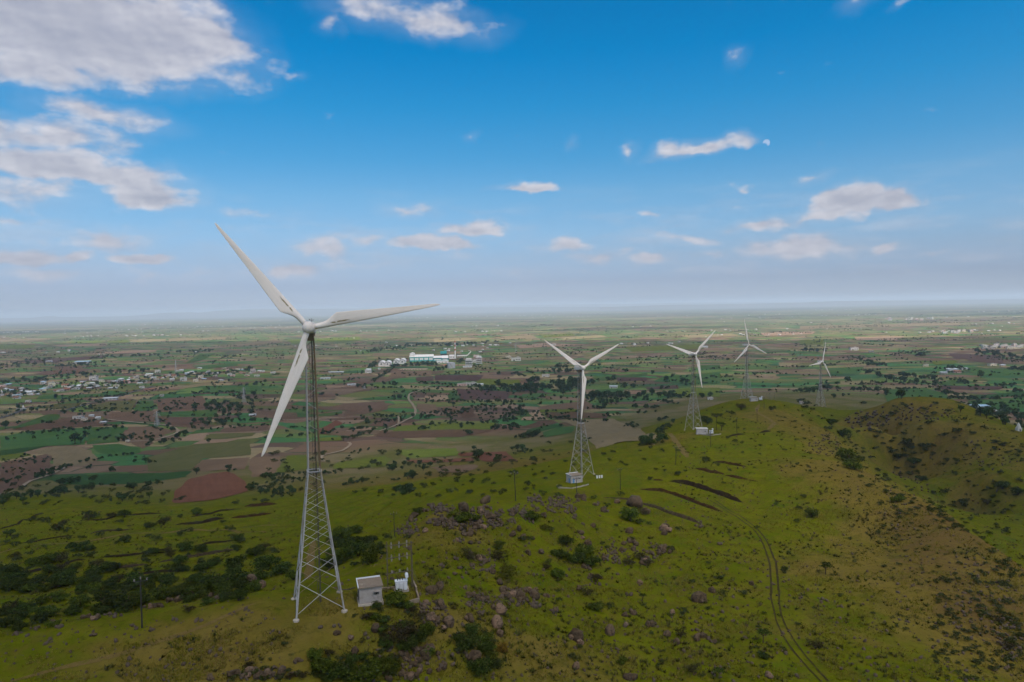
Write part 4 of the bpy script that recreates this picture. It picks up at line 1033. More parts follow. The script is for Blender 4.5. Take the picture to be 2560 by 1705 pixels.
SINGLE_LAB = {
    'K1': 'large rounded boulder topping the knoll, left of the tight rock pile', 'K2': 'big split-faced boulder on the knoll beside bare earth', 'K3': 'wedge-shaped boulder in the middle of the knoll', 'K4': 'grey boulder standing apart behind the knoll pile',
    'S1': 'dark rounded boulder just right of the transformer yard', 'S2': 'upright dark boulder behind the one beside the transformer yard', 'S3': 'low dark boulder on the grass right of the yard wall', 'S4': 'pinkish boulder above the gully bushes', 'S5': 'pale boulder under the yellow-green bush',
    'L1': 'dark lone boulder on the grass below the knoll', 'L2': 'dark boulder half hidden by a shrub below the knoll', 'L3': 'small split boulder alone left of the big dark thicket',
    'H1': 'largest boulder at the upper right of the central heap', 'H2': 'big pink-topped boulder in front of the central heap', 'H3': 'big round grey boulder below the pink-topped one',
    'R1': 'large dome-shaped boulder at the head of the grey bank', 'R2': 'pale pointed boulder beside a small shrub near the wheel track', 'R3': 'tall pointed boulder low on the grass slope', 'R4': 'pale leaning slab of rock low on the grass slope', 'R5': 'cracked boulder left of a bare round shrub',
    'F1': 'pale split boulder at the rim of the lower thicket', 'F2': 'pale boulder among the bushes below the tower', 'F3': 'big pale boulder beside the orange-flowered shrub'}
ZONE_LAB = {'knoll': 'grey-brown boulder in the tumbled pile on the left knoll', 'knoll2': 'grey boulder in the rock pile round the knoll bush', 'mid': 'boulder on the grass saddle behind the gantry', 'heap': 'boulder of the central heap of rounded rocks',
            'gully': 'dark boulder among the gully bushes below the shed', 'slope': 'scattered dark boulder on the broad grass slope', 'scrub': 'brown rock in the scrub patch right of the dark thicket', 'rim': 'dark rock along the thicket rim at the picture foot',
            'edge': 'small rock along the shoulder edge behind the lone pole', 'outcrop': 'brown rock of the outcrop on the far hillside', 'crest': 'brown rock along the right-hand crest', 'flank': 'brown rock on the steep right flank'}
NUMBER = []          # things told apart only by their place: numbered from the left at the end
rocks = []
for (c, X, Y, rx, ry, cnt, w0, w1, zone) in RC:
    s = CROP[c][2]
    for _ in range(cnt):
        a, q = rnd.uniform(0, 6.283), math.sqrt(rnd.random())
        if cnt == 1: q = 0
        p = gnd(c, X + rx * q * math.cos(a), Y + ry * q * math.sin(a))
        if p is None or p.y > 900: continue
        w = rnd.uniform(w0, w1) / s
        rocks.append((w, w * p.y / FPX / 2 * 1.42, p, zone))
rocks.sort(key=lambda t: -t[0])
n_ind = 0; rest = []
for w, r_, p, zone in rocks:
    if n_ind < 296 and zone not in ('outcrop', 'crest', 'flank'):
        n_ind += 1
        o = link('boulder', ROCKS[rnd.randrange(9)], None, p + Vector((0, 0, r_ * .38)), (rnd.uniform(-.3, .3), rnd.uniform(-.3, .3), rnd.uniform(0, 6.28)), (r_ * rnd.uniform(.92, 1.1), r_ * rnd.uniform(.85, 1.1), r_ * rnd.uniform(.85, 1.15)))
        if zone in SINGLE_LAB: tag(o, SINGLE_LAB[zone], 'boulder', 'boulders on the hill')
        else: tag(o, ZONE_LAB[zone], 'boulder', 'boulders on the hill'); NUMBER.append((p.x / p.y, o))
    else: rest.append((r_, p))
def merge(name, protos, places, mat, kind='stuff', smooth=False):
    """one mesh of many copies; places: (proto index, Matrix)"""
    PV = []
    for me in protos:
        v = np.empty(len(me.vertices) * 3); me.vertices.foreach_get('co', v)
        me.calc_loop_triangles(); t = np.empty(len(me.loop_triangles) * 3, np.int32); me.loop_triangles.foreach_get('vertices', t)
        PV.append((v.reshape(-1, 3), t.reshape(-1, 3)))
    V, F = [], []; o = 0
    for k, M in places:
        v, t = PV[k]; m3 = np.array(M.to_3x3()); tr = np.array(M.translation)
        V.append(v @ m3.T + tr); F.append(t + o); o += len(v)
    me = mesh_np(name, np.concatenate(V), np.concatenate(F), mat, smooth)
    return tag(link(name, me), kind=kind)
def rock_mat_world():
    mt, n, b = new_mat('small_stone', .95, .1)
    pos = n.n('ShaderNodeNewGeometry').outputs['Position']
    c = n.mix(n.noise(pos, .5, 4.0, .7), (.028, .019, .014), (.15, .11, .085))
    n.set(b.inputs['Base Color'], c)
    return mt
# loose stones all over the hill
def hill_points(n_, boxes):
    out = []
    for (x0, x1, y0, y1, k) in boxes:
        for _ in range(int(n_ * k)):
            p = ground_at(rnd.uniform(x0, x1), rnd.uniform(y0, y1))
            if p is not None and p.z > 36 and p.y < 900: out.append(p)
    return out
SLOPE_BOXES = [(900, 2560, 1250, 1705, .62), (0, 700, 1500, 1705, .1), (1700, 2560, 1010, 1300, .2), (0, 900, 1260, 1500, .08)]
places = [(rnd.randrange(4), Matrix.Translation(p + Vector((0, 0, r_ * .34))) @ Euler((rnd.uniform(0, 6), rnd.uniform(0, 6), rnd.uniform(0, 6))).to_matrix().to_4x4() @ Matrix.Diagonal((r_, r_ * .9, r_ * .8, 1))) for r_, p in rest]
for p in hill_points(2600, SLOPE_BOXES):
    r_ = rnd.choice((.16, .2, .26, .34, .5)) * rnd.uniform(.8, 1.2) * (1 + p.y / 900)
    places.append((rnd.randrange(4), Matrix.Translation(p + Vector((0, 0, r_ * .1))) @ Euler((rnd.uniform(0, 6), rnd.uniform(0, 6), rnd.uniform(0, 6))).to_matrix().to_4x4() @ Matrix.Diagonal((r_, r_ * .8, r_ * .7, 1))))
merge('loose_stones', ROCKS_LO, places, rock_mat_world(), smooth=True)

# ---------------------------------------------------------------- shrubs
def leaf_material(name, c1, c2, c3, objrand=True):
    mt, n, b = new_mat(name, .75, .12)
    g = n.n('ShaderNodeNewGeometry')
    f = n.math('ADD', n.math('MULTIPLY', g.outputs['Random Per Island'], .6), n.math('MULTIPLY', n.noise(g.outputs['Position'], .6, 3.0), .55))
    c = n.ramp(f, [(.15, c1), (.55, c2), (.95, c3)])
    if objrand:
        rn = n.n('ShaderNodeObjectInfo').outputs['Random']
        c = n.n('ShaderNodeHueSaturation', {'Hue': n.math('MULTIPLY_ADD', rn, .03, .485), 'Saturation': 1.0, 'Value': n.math('MULTIPLY_ADD', rn, .5, .75), 'Color': c}).outputs[0]
    n.set(b.inputs['Base Color'], c)
    t = n.n('ShaderNodeBsdfTranslucent', {'Color': c})
    mx = n.n('ShaderNodeMixShader', {0: .38, 1: b.outputs[0], 2: t.outputs[0]})
    out = [q for q in mt.node_tree.nodes if q.type == 'OUTPUT_MATERIAL'][0]
    n.set(out.inputs['Surface'], mx.outputs[0])
    return mt
LEAF = [leaf_material('leaf_dark', (.013, .021, .003), (.040, .058, .008), (.092, .116, .018)),
        leaf_material('leaf_green', (.020, .033, .003), (.060, .082, .007), (.13, .152, .016)),
        leaf_material('leaf_yellowgreen', (.05, .058, .004), (.10, .105, .008), (.17, .16, .014)),
        leaf_material('leaf_olive', (.022, .018, .007), (.046, .038, .014), (.085, .070, .024)),
        leaf_material('leaf_orange', (.10, .075, .012), (.22, .14, .012), (.34, .20, .02))]
M_BARK = simple_mat('bark', (.075, .052, .036), .95, .05, .3, 3.0)
def foliage(seed, nleaf, lobes, leaf, flat=.8, spread=1.0):
    r_ = np.random.default_rng(seed)
    V = np.zeros((nleaf * 4, 3)); F = np.arange(nleaf * 4).reshape(-1, 4)
    cen = []
    for k in range(lobes):
        a = 2.4 * k + r_.uniform(0, 1); q = spread * .62 * math.sqrt((k + .3) / lobes)
        cen.append((q * math.cos(a), q * math.sin(a), r_.uniform(.25, .75) * flat, r_.uniform(.32, .52)))
    for i in range(nleaf):
        c = cen[r_.integers(lobes)]
        d = r_.normal(size=3); d /= np.linalg.norm(d)
        if d[2] < -.35: d[2] *= -.6
        rad = c[3] * (r_.uniform(.0, 1) ** .38)
        p = np.array(c[:3]) + d * rad * np.array((1, 1, flat)); p[2] = max(p[2], .02)
        nrm = d + r_.normal(size=3) * .55; nrm /= np.linalg.norm(nrm)
        u = np.cross(nrm, (0.3, .2, 1)); u /= np.linalg.norm(u) + 1e-6; w = np.cross(nrm, u)
        s = leaf * r_.uniform(.6, 1.35); t_ = s * r_.uniform(.5, .9)
        V[i * 4:i * 4 + 4] = [p - u * s - w * t_ * .3, p - w * t_, p + u * s, p + w * t_]
    return V, F
def stems(seed, n_, h):
    mb = MB(); r_ = random.Random(seed)
    for k in range(n_):
        a = r_.uniform(0, 6.28); q = r_.uniform(.2, .55)
        mb.tube([(0, 0, -.08), (q * .3 * math.cos(a), q * .3 * math.sin(a), h * .35), (q * math.cos(a), q * math.sin(a), h * r_.uniform(.7, 1))], [.05, .035, .015], 5)
    return mb.mesh('stem', M_BARK)
FOL = {}
for kind in range(5):
    for v_ in range(4):
        dense = 1300 if kind in (0, 1) else (800 if kind in (2, 4) else 700)
        V, F = foliage(kind * 10 + v_, dense, 7 + v_ * 2, .058 if kind in (0, 1, 2) else .05, .85 if v_ % 2 else .7)
        FOL[(kind, v_)] = mesh_np('foliage', V, F, LEAF[kind])
STEM = [stems(k, 6, .7) for k in range(3)]
V, F = foliage(99, 420, 9, .075, .42, 1.15)
V[:, 2] += .95
ACACIA = mesh_np('crown', V, F, LEAF[0])
mb = MB().tube([(0, 0, -.1), (.03, 0, .5), (.0, .03, .8)], [.08, .06, .045], 6)
for k in range(5):
    a = k * 1.256
    mb.tube([(0, .02, .72), (.3 * math.cos(a), .3 * math.sin(a), .98), (.62 * math.cos(a), .62 * math.sin(a), 1.12)], [.04, .028, .012], 5)
ACTRUNK = mb.mesh('trunk', M_BARK)
BUSH = [('8', 750, 600, 130, 0), ('8', 715, 690, 140, 0), ('8', 820, 725, 180, 0), ('8', 925, 750, 150, 0), ('8', 880, 670, 150, 1), ('8', 510, 420, 135, 1), ('8', 1200, 430, 150, 1), ('8', 1275, 455, 80, 3), ('8', 600, 490, 85, 2), ('8', 645, 500, 60, 1),
        ('8', 270, 705, 140, 3), ('8', 340, 845, 155, 2), ('8', 610, 770, 85, 3), ('8', 690, 835, 110, 1), ('8', 950, 1055, 130, 1), ('8', 900, 955, 110, 3), ('8', 1065, 1045, 80, 3), ('8', 500, 570, 65, 1), ('8', 440, 575, 80, 3), ('8', 1830, 845, 80, 1),
        ('8', 1640, 870, 60, 3), ('8', 2000, 955, 75, 3), ('8', 1860, 945, 60, 1), ('8', 1580, 1085, 80, 1), ('8', 1560, 1250, 110, 3), ('8', 1640, 1500, 115, 3), ('8', 2150, 1400, 90, 3), ('8', 1140, 1440, 90, 1), ('8', 1490, 645, 80, 3), ('8', 1290, 385, 90, 3),
        ('8', 1440, 500, 60, 3), ('8', 1540, 495, 55, 1), ('8', 940, 280, 60, 1), ('8', 1040, 335, 60, 1), ('8', 1135, 252, 66, 1), ('8', 860, 245, 80, 2), ('8', 232, 235, 62, 3), ('8', 960, 865, 120, 3), ('8', 1190, 740, 110, 3), ('8', 1270, 700, 100, 3), ('8', 1330, 745, 90, 3),
        ('8', 50, 1330, 200, 0), ('8', 170, 1315, 140, 1), ('8', 300, 1345, 105, 4), ('8', 205, 1265, 85, 2), ('8', 130, 1500, 190, 0), ('8', 790, 1400, 75, 3), ('8', 250, 1460, 130, 0), ('8', 840, 1330, 60, 3), ('8', 110, 430, 100, 1), ('8', 1860, 170, 40, 3), ('8', 1540, 105, 60, 3), ('8', 1590, 85, 40, 3), ('8', 1345, 140, 46, 3),
        ('8', 2230, 320, 40, 1), ('8', 1735, 8, 75, 3), ('8', 700, 265, 70, 1), ('8', 590, 250, 60, 1), ('8', 60, 700, 120, 3), ('8', 1340, 460, 50, 1), ('8', 1010, 600, 50, 3),
        ('2', 560, 640, 150, 1), ('2', 665, 750, 185, 0), ('2', 745, 800, 150, 1), ('2', 480, 835, 120, 0), ('2', 640, 600, 120, 1), ('2', 600, 700, 150, 0), ('2', 540, 780, 120, 1), ('2', 700, 680, 130, 0), ('2', 790, 720, 110, 1), ('2', 900, 1065, 165, 1), ('2', 940, 1290, 255, 3), ('2', 1050, 1300, 150, 0), ('2', 1110, 1265, 130, 1), ('2', 820, 1235, 90, 1), ('2', 720, 1165, 100, 3),
        ('2', 860, 1330, 120, 0), ('2', 980, 1370, 140, 0), ('2', 640, 1150, 46, 0), ('2', 1000, 1110, 80, 3), ('2', 420, 1500, 150, 1), ('2', 540, 1540, 190, 0), ('2', 700, 1560, 220, 1), ('2', 850, 1500, 150, 1), ('2', 380, 1430, 120, 1), ('2', 620, 1450, 130, 0), ('2', 760, 1470, 120, 0), ('2', 470, 1400, 90, 3), ('2', 300, 1540, 90, 3), ('2', 220, 1550, 80, 3),
        ('2', 1350, 1330, 150, 0), ('2', 1450, 1285, 80, 2), ('2', 1600, 1375, 95, 4), ('2', 1400, 1250, 110, 0), ('2', 1480, 1370, 120, 0), ('2', 180, 1335, 62, 0), ('2', 1570, 705, 100, 1), ('2', 1630, 865, 130, 2), ('2', 1350, 535, 150, 1), ('2', 1280, 505, 110, 2), ('2', 60, 830, 150, 1), ('2', 160, 865, 150, 0), ('2', 240, 905, 120, 1), ('2', 1050, 480, 90, 1), ('2', 900, 1440, 110, 3), ('2', 1120, 1400, 100, 1), ('2', 980, 640, 60, 1), ('2', 850, 640, 70, 0),
        ('5', 40, 965, 120, 0), ('5', 200, 1045, 130, 0), ('5', 360, 1015, 140, 0), ('5', 330, 725, 95, 3), ('5', 430, 835, 120, 0), ('5', 490, 835, 75, 0), ('5', 510, 872, 50, 0), ('5', 250, 915, 130, 1), ('5', 660, 1015, 95, 3), ('5', 760, 1035, 160, 0), ('5', 920, 1005, 85, 0), ('5', 990, 955, 100, 0), ('5', 1110, 945, 80, 0), ('5', 1030, 835, 100, 0), ('5', 1010, 755, 62, 0), ('5', 950, 875, 70, 3),
        ('5', 825, 765, 42, 0), ('5', 910, 695, 85, 3), ('5', 1220, 1065, 200, 0), ('5', 1310, 1015, 150, 0), ('5', 1310, 935, 115, 0), ('5', 1480, 945, 140, 0), ('5', 1420, 865, 110, 0), ('5', 1530, 855, 62, 0), ('5', 600, 1155, 180, 0), ('5', 450, 1155, 125, 1), ('5', 700, 1165, 170, 0), ('5', 880, 1105, 125, 1), ('5', 1000, 1075, 125, 1), ('5', 1100, 1100, 125, 1), ('5', 1250, 1085, 125, 1),
        ('5', 140, 1205, 170, 0), ('5', 30, 1265, 130, 0), ('5', 280, 1205, 105, 1), ('5', 330, 1115, 105, 1), ('5', 110, 1285, 85, 0), ('5', 400, 1195, 105, 0), ('5', 70, 1005, 65, 0), ('5', 60, 1175, 95, 3), ('5', 520, 1065, 95, 1), ('5', 1050, 1175, 80, 3), ('5', 1350, 1060, 110, 0), ('5', 1450, 1000, 100, 0), ('5', 560, 1190, 100, 0), ('5', 800, 1130, 110, 0), ('5', 1150, 1030, 100, 0), ('5', 230, 1240, 110, 0), ('5', 700, 780, 60, 3), ('5', 230, 680, 60, 3), ('5', 90, 770, 50, 3), ('5', 660, 730, 40, 3), ('5', 1220, 650, 40, 3),
        ('7', 470, 435, 130, 1), ('7', 490, 465, 105, 1), ('7', 450, 400, 90, 1), ('7', 430, 295, 80, 0), ('7', 370, 232, 60, 0), ('7', 350, 262, 50, 3), ('7', 460, 302, 50, 1), ('7', 710, 632, 72, 1), ('7', 720, 405, 60, 0), ('7', 690, 382, 50, 0), ('7', 830, 262, 30, 0), ('7', 905, 685, 50, 0), ('7', 890, 645, 40, 0), ('7', 940, 672, 50, 0), ('7', 1280, 795, 48, 0), ('7', 575, 412, 40, 0), ('7', 600, 302, 40, 0), ('7', 270, 712, 80, 1),
        ('7', 200, 672, 42, 3), ('7', 195, 742, 40, 0), ('7', 225, 612, 40, 3), ('7', 130, 1002, 50, 0), ('7', 290, 1395, 80, 3), ('7', 20, 1445, 62, 0), ('7', 120, 1402, 40, 0), ('7', 1190, 802, 40, 0), ('7', 1020, 765, 50, 3), ('7', 1180, 645, 60, 3), ('7', 1020, 425, 40, 0), ('7', 960, 292, 40, 0), ('7', 880, 232, 50, 0), ('7', 800, 435, 60, 0), ('7', 840, 525, 60, 0), ('7', 1060, 645, 60, 0), ('7', 950, 715, 50, 0), ('7', 1340, 595, 70, 0), ('7', 1260, 565, 80, 0), ('7', 1160, 255, 40, 3), ('7', 1020, 272, 50, 3), ('7', 770, 335, 60, 3), ('7', 860, 355, 60, 3), ('7', 210, 120, 50, 0), ('7', 245, 130, 46, 0), ('7', 65, 158, 50, 3), ('7', 1070, 790, 40, 3), ('7', 1200, 900, 44, 3), ('7', 1150, 1190, 60, 3), ('7', 1240, 1260, 70, 3), ('7', 1290, 1400, 80, 3),
        ('3', 1740, 920, 110, 0), ('3', 1710, 890, 80, 0), ('3', 1230, 1110, 110, 0), ('3', 1190, 1115, 80, 0), ('3', 1330, 1020, 80, 0), ('3', 1360, 990, 60, 0), ('3', 1400, 960, 60, 0), ('3', 1730, 1270, 100, 3), ('3', 1990, 1090, 60, 3), ('3', 1230, 1430, 40, 3), ('3', 1480, 1385, 70, 3), ('3', 745, 1395, 40, 0), ('3', 1150, 1120, 60, 0), ('3', 1850, 870, 80, 3), ('3', 1950, 850, 90, 0), ('3', 2040, 800, 110, 3), ('3', 1800, 860, 60, 3)]
# scrub along the right-hand crest
for (xa, ya, xb, yb, k) in [(440, 300, 560, 450, 16), (560, 450, 800, 640, 34), (800, 640, 980, 730, 26), (980, 730, 1371, 960, 24), (200, 110, 430, 290, 14)]:
    for _ in range(k):
        t = rnd.random(); BUSH.append(('7', xa + (xb - xa) * t + rnd.gauss(0, 26), ya + (yb - ya) * t + rnd.gauss(0, 18), rnd.uniform(10, 34), rnd.choice((0, 3, 3, 0))))
# thickets: gully, ravine behind the tower, shoulder edge, foot of the picture
for (c, x0, x1, y0, y1, k, w0, w1, kinds) in [('2', 760, 1120, 1080, 1400, 40, 40, 95, (0, 1, 0, 3)), ('2', 360, 900, 1420, 1568, 44, 40, 100, (0, 1, 1, 0)), ('2', 470, 820, 600, 840, 30, 40, 95, (0, 1, 0)), ('2', 1280, 1560, 1230, 1450, 22, 40, 85, (0, 1, 2)),
                                            ('5', 0, 300, 1120, 1270, 24, 34, 90, (0, 1, 0)), ('5', 400, 1400, 1000, 1150, 46, 34, 95, (0, 1, 0)), ('5', 0, 600, 880, 1080, 18, 40, 100, (0, 3)), ('5', 600, 1557, 820, 960, 20, 30, 90, (0, 3, 0)), ('F', 200, 800, 540, 650, 14, 40, 90, (3, 0, 3))]:
    for _ in range(k): BUSH.append((c, rnd.uniform(x0, x1), rnd.uniform(y0, y1), rnd.uniform(w0, w1), rnd.choice(kinds)))
# loose scrub between the placed shrubs
for (x0, x1, y0, y1, k, w0, w1, kinds) in [(0, 700, 1195, 1265, 70, 10, 26, (0, 0, 1, 3)), (650, 1400, 1130, 1245, 150, 8, 24, (0, 1, 3, 3)), (0, 680, 1280, 1420, 55, 12, 34, (0, 3, 1)), (2150, 2560, 1010, 1330, 230, 6, 20, (0, 0, 3)), (1280, 1700, 1090, 1180, 46, 6, 18, (0, 3, 3)), (1150, 2300, 1300, 1700, 120, 6, 18, (0, 1, 3, 3)), (1750, 2150, 1040, 1180, 70, 5, 13, (3, 0)), (2330, 2560, 1400, 1700, 190, 7, 24, (3, 3, 0)), (0, 640, 1420, 1480, 40, 24, 50, (0, 0, 1))]:
    for _ in range(k): BUSH.append(('P', rnd.uniform(x0, x1), rnd.uniform(y0, y1), rnd.uniform(w0, w1), rnd.choice(kinds)))
def bush_label(px, py, kind, p):
    hue = ['dark green', 'leafy green', 'yellow-green', 'bare olive-brown', 'orange-flowered'][kind]
    if px < 690 and py < 1270: z = 'in the hill-foot scrub'
    elif px < 690 and py > 1500: z = 'at the lower thicket rim'
    elif px < 690: z = 'on the green terraces'
    elif px < 1000 and py < 1300: z = 'on the scrubby slope'
    elif px < 990 and py < 1440: z = 'in the ravine behind the nearest tower'
    elif px < 1280 and py > 1440: z = 'in the gully below the grey shed'
    elif px < 1480 and py < 1330: z = 'among the boulders of the knoll'
    elif px < 1300: z = 'between the gantry and the central heap'
    elif px < 1560 and 1330 <= py < 1450: z = 'in the mid-slope thicket'
    elif px > 2100 and py < 1240: z = 'on the hillside beyond the valley'
    elif py < 1200: z = 'along the ridge near the far towers'
    elif px > 2280: z = 'on the rocky right flank'
    else: z = 'on the broad grass slope'
    return hue + ' shrub ' + z
bl = []
for (c, X, Y, w, kind) in BUSH:
    px, py = cpx(c, X, Y)
    p = ground_at(px, py)
    if p is None or p.y > 1000 or ((px - 527) / 98) ** 2 + ((py - 1216) / 44) ** 2 < 1: continue
    wpx = w / CROP[c][2]
    bl.append((wpx, wpx * p.y / FPX, p, kind, px, py))
bl.sort(key=lambda t: -t[0])
small = []
for i, (wpx, w, p, kind, px, py) in enumerate(bl):
    s = w / 2 * 1.22
    if i < 296:
        root = empty('shrub', p, rnd.uniform(0, 6.28)); root.scale = (s, s * rnd.uniform(.85, 1.1), s * rnd.uniform(.8, 1.15))
        tag(root, bush_label(px, py, kind, p), 'shrub', 'shrubs on the hill'); NUMBER.append((px, root))
        link('foliage', FOL[(kind, rnd.randrange(4))], root); link('stem', STEM[rnd.randrange(3)], root)
    else: small.append((s, p, kind))
SM = {}
for k in range(5):
    V, F = foliage(300 + k, 130, 6, .12, .8); SM[k] = mesh_np('f', V, F)
for k in (0, 1, 3):
    pl = [(0, Matrix.Translation(p) @ Matrix.Rotation(rnd.uniform(0, 6.28), 4, 'Z') @ Matrix.Diagonal((s, s, s, 1))) for s, p, kk in small if kk == k]
    if pl: merge('scrub', [SM[k]], pl, leaf_material('scrub_leaf_%d' % k, *[(.02, .032, .008), (.03, .048, .01), None, (.05, .044, .02)][k:k + 1], (.05, .06, .016), (.08, .09, .025), objrand=False))
# small flat-topped trees on the slope
for (c, X, Y, w, lab) in [('8', 2140, 1290, 110, 'small flat-topped tree beside the wheel track, dark crown'), ('7', 340, 1010, 70, 'small spreading tree alone on the open right slope'), ('7', 130, 1005, 40, 'tiny dark tree just right of the wheel track'), ('8', 1290, 995, 60, 'thin bare little tree in the middle of the slope'), ('8', 1430, 895, 30, 'tiny bare sapling below the brown scrub'),
                          ('3', 1868, 985, 85, 'lone round tree beside the long pale shed'), ('8', 1830, 1545, 90, 'small thorn tree low on the slope near the picture foot')]:
    p = gnd(c, X, Y); s = w / CROP[c][2] * p.y / FPX / 2 * 1.1
    rt = empty('thorn_tree', p, rnd.uniform(0, 6)); rt.scale = (s, s, s * 1.15); tag(rt, lab, 'tree', 'small trees on the hill')
    link('crown', ACACIA, rt); link('trunk', ACTRUNK, rt)
# small palm with drooping fronds in the boulder heap
p = gnd('E', 1255, 1190); rt = empty('young_palm', p); tag(rt, 'young palm with drooping fronds growing in the central boulder heap', 'palm')
fr = MB()
def frond_mesh():
    mb = MB(); V = []; F = []
    for i in range(10):
        t = i / 9; x = 2.2 * t; z = 1.5 * t - 2.0 * t * t; w_ = .26 * math.sin(math.pi * min(1, t * .9 + .08)) + .02
        V += [(x, -w_, z - .07), (x, 0, z), (x, w_, z - .07)]
    for i in range(9):
        a = i * 3; F += [(a, a + 1, a + 4, a + 3), (a + 1, a + 2, a + 5, a + 4)]
    return mesh_np('frond', V, F, LEAF[2])
FR = frond_mesh()
for k in range(11):
    link('frond', FR, rt, (0, 0, .25), (0, rnd.uniform(-.5, .3), k * .571 + rnd.uniform(-.2, .2)), rnd.uniform(.75, 1.1))
MB().tube([(0, 0, -.2), (0, 0, .35)], [.16, .12], 7).build('stem', M_BARK, rt)

# ---------------------------------------------------------------- grass tufts
def grass_mat(name, cols):
    mt, n, b = new_mat(name, .9, .05)
    g = n.n('ShaderNodeNewGeometry')
    f = n.math('ADD', n.math('MULTIPLY', g.outputs['Random Per Island'], .35), n.math('MULTIPLY', n.noise(g.outputs['Position'], .06, 4.0, .6), .85))
    n.set(b.inputs['Base Color'], n.ramp(f, cols))
    return mt
def scatter(n_, x0, x1, y0, y1, far):
    """points of the hill, even over a part of the photograph"""
    px = nrng.uniform(x0, x1, n_); py = nrng.uniform(y0, y1, n_)
    u, v = px - 1280.0, 852.5 - py
    d = np.outer(u, np.array(CX)) + np.outer(v, np.array(CY)) + np.array(_F) * FPX
    z = np.full(n_, 105.0)
    for _ in range(14):
        t = (z - CAM_Z) / d[:, 2]; z = z * .5 + gz(d[:, 0] * t, d[:, 1] * t) * .5
    t = (z - CAM_Z) / d[:, 2]; x, y = d[:, 0] * t, d[:, 1] * t
    ok = (np.abs(gz(x, y) - z) < 1.0) & (y < far) & (y > 60)
    tx, ty = np.array([q.x for q in tk]), np.array([q.y for q in tk])
    for k in range(0, len(tk)): ok &= (x - tx[k]) ** 2 + (y - ty[k]) ** 2 > 2.6 ** 2
    return x[ok], y[ok], gz(x[ok], y[ok])
def blades(x, y, z, size, nb, wid, lean):
    """clumps of pointed blades, all vectorised"""
    n_ = len(x); a = nrng.uniform(0, 6.283, (n_, nb)); q = nrng.uniform(0, .4, (n_, nb)) * size[:, None]
    h = nrng.uniform(.5, 1.1, (n_, nb)) * size[:, None]; l = nrng.uniform(.2, lean, (n_, nb)) * size[:, None]; w = wid * size[:, None]
    ca, sa = np.cos(a), np.sin(a); bx, by = x[:, None] + q * ca, y[:, None] + q * sa; zz = z[:, None] + 0 * a
    V = np.stack([np.stack([bx - w * sa, by + w * ca, zz - .04], -1), np.stack([bx + w * sa, by - w * ca, zz - .04], -1), np.stack([bx + l * ca, by + l * sa, zz + h], -1)], 2).reshape(-1, 3)
    return V, np.arange(len(V)).reshape(-1, 3)
Vs, Fs, off_ = [], [], 0
for (n_, x0, x1, y0, y1, far) in [(52000, 0, 2560, 1470, 1704, 200), (40000, 900, 2560, 1270, 1480, 330), (14000, 0, 760, 1270, 1500, 520), (12000, 1500, 2560, 1060, 1290, 520)]:
    x, y, z = scatter(n_, x0, x1, y0, y1, far)
    keep = fbm(x / 5, y / 5, 80, 3) > nrng.uniform(.38, .56, len(x)); x, y, z = x[keep], y[keep], z[keep]
    V, F = blades(x, y, z, nrng.uniform(.14, .40, len(x)) * (1 + y / 500), 4, .14, .75)
    Vs.append(V); Fs.append(F + off_); off_ += len(V)
g_o = tag(link('grass', mesh_np('grass', np.concatenate(Vs), np.concatenate(Fs), grass_mat('grass_blades', [(.25, (.070, .078, .003)), (.42, (.115, .115, .005)), (.58, (.150, .128, .016)), (.75, (.19, .145, .036))]))), kind='stuff')
# low weeds and dwarf scrub
Vs, Fs, off_ = [], [], 0
for (n_, x0, x1, y0, y1, far) in [(3000, 900, 2560, 1290, 1704, 300), (220, 0, 760, 1480, 1704, 200), (2600, 1700, 2560, 1010, 1400, 560), (2000, 0, 760, 1270, 1500, 520)]:
    x, y, z = scatter(n_, x0, x1, y0, y1, far)
    keep = fbm(x / 12, y / 12, 82, 4) > nrng.uniform(.40, .60, len(x)); x, y, z = x[keep], y[keep], z[keep]
    V, F = blades(x, y, z, nrng.uniform(.2, .62, len(x)) * (1 + y / 700), 12, .22, 1.5)
    Vs.append(V); Fs.append(F + off_); off_ += len(V)
tag(link('weeds', mesh_np('weeds', np.concatenate(Vs), np.concatenate(Fs), grass_mat('weed_leaves', [(.25, (.022, .028, .004)), (.5, (.045, .052, .007)), (.75, (.070, .058, .018))]))), kind='stuff')

# ---------------------------------------------------------------- fields of the plain
def crop_mat(name, c1, c2, rows=.0, c3=None):
    mt, n, b = new_mat(name, 1.0, .0)
    pos = n.n('ShaderNodeNewGeometry').outputs['Position']
    oi = n.n('ShaderNodeObjectInfo').outputs['Random']
    ang = n.math('MULTIPLY', oi, 3.1)
    rot = n.n('ShaderNodeVectorRotate', {'Vector': pos, 'Angle': ang}, rotation_type='Z_AXIS').outputs[0]
    f = n.math('ADD', n.math('MULTIPLY', n.noise(n.vmath('MULTIPLY', rot, (.02, .25, .0)), 1.0, 4.0, .65), .55), n.math('MULTIPLY', n.noise(pos, .03, 5.0, .62), .5))
    c = n.mix(n.step(f, .32, .72), c1, c2)
    if c3: c = n.mix(n.math('MULTIPLY', n.step(n.noise(pos, .012, 4.0, .6), .5, .66), .6), c, c3)
    c = n.n('ShaderNodeHueSaturation', {'Hue': n.math('MULTIPLY_ADD', oi, .02, .49), 'Saturation': 1.0, 'Value': n.math('MULTIPLY_ADD', oi, .3, .85), 'Color': c}).outputs[0]
    n.set(b.inputs['Base Color'], c)
    return mt
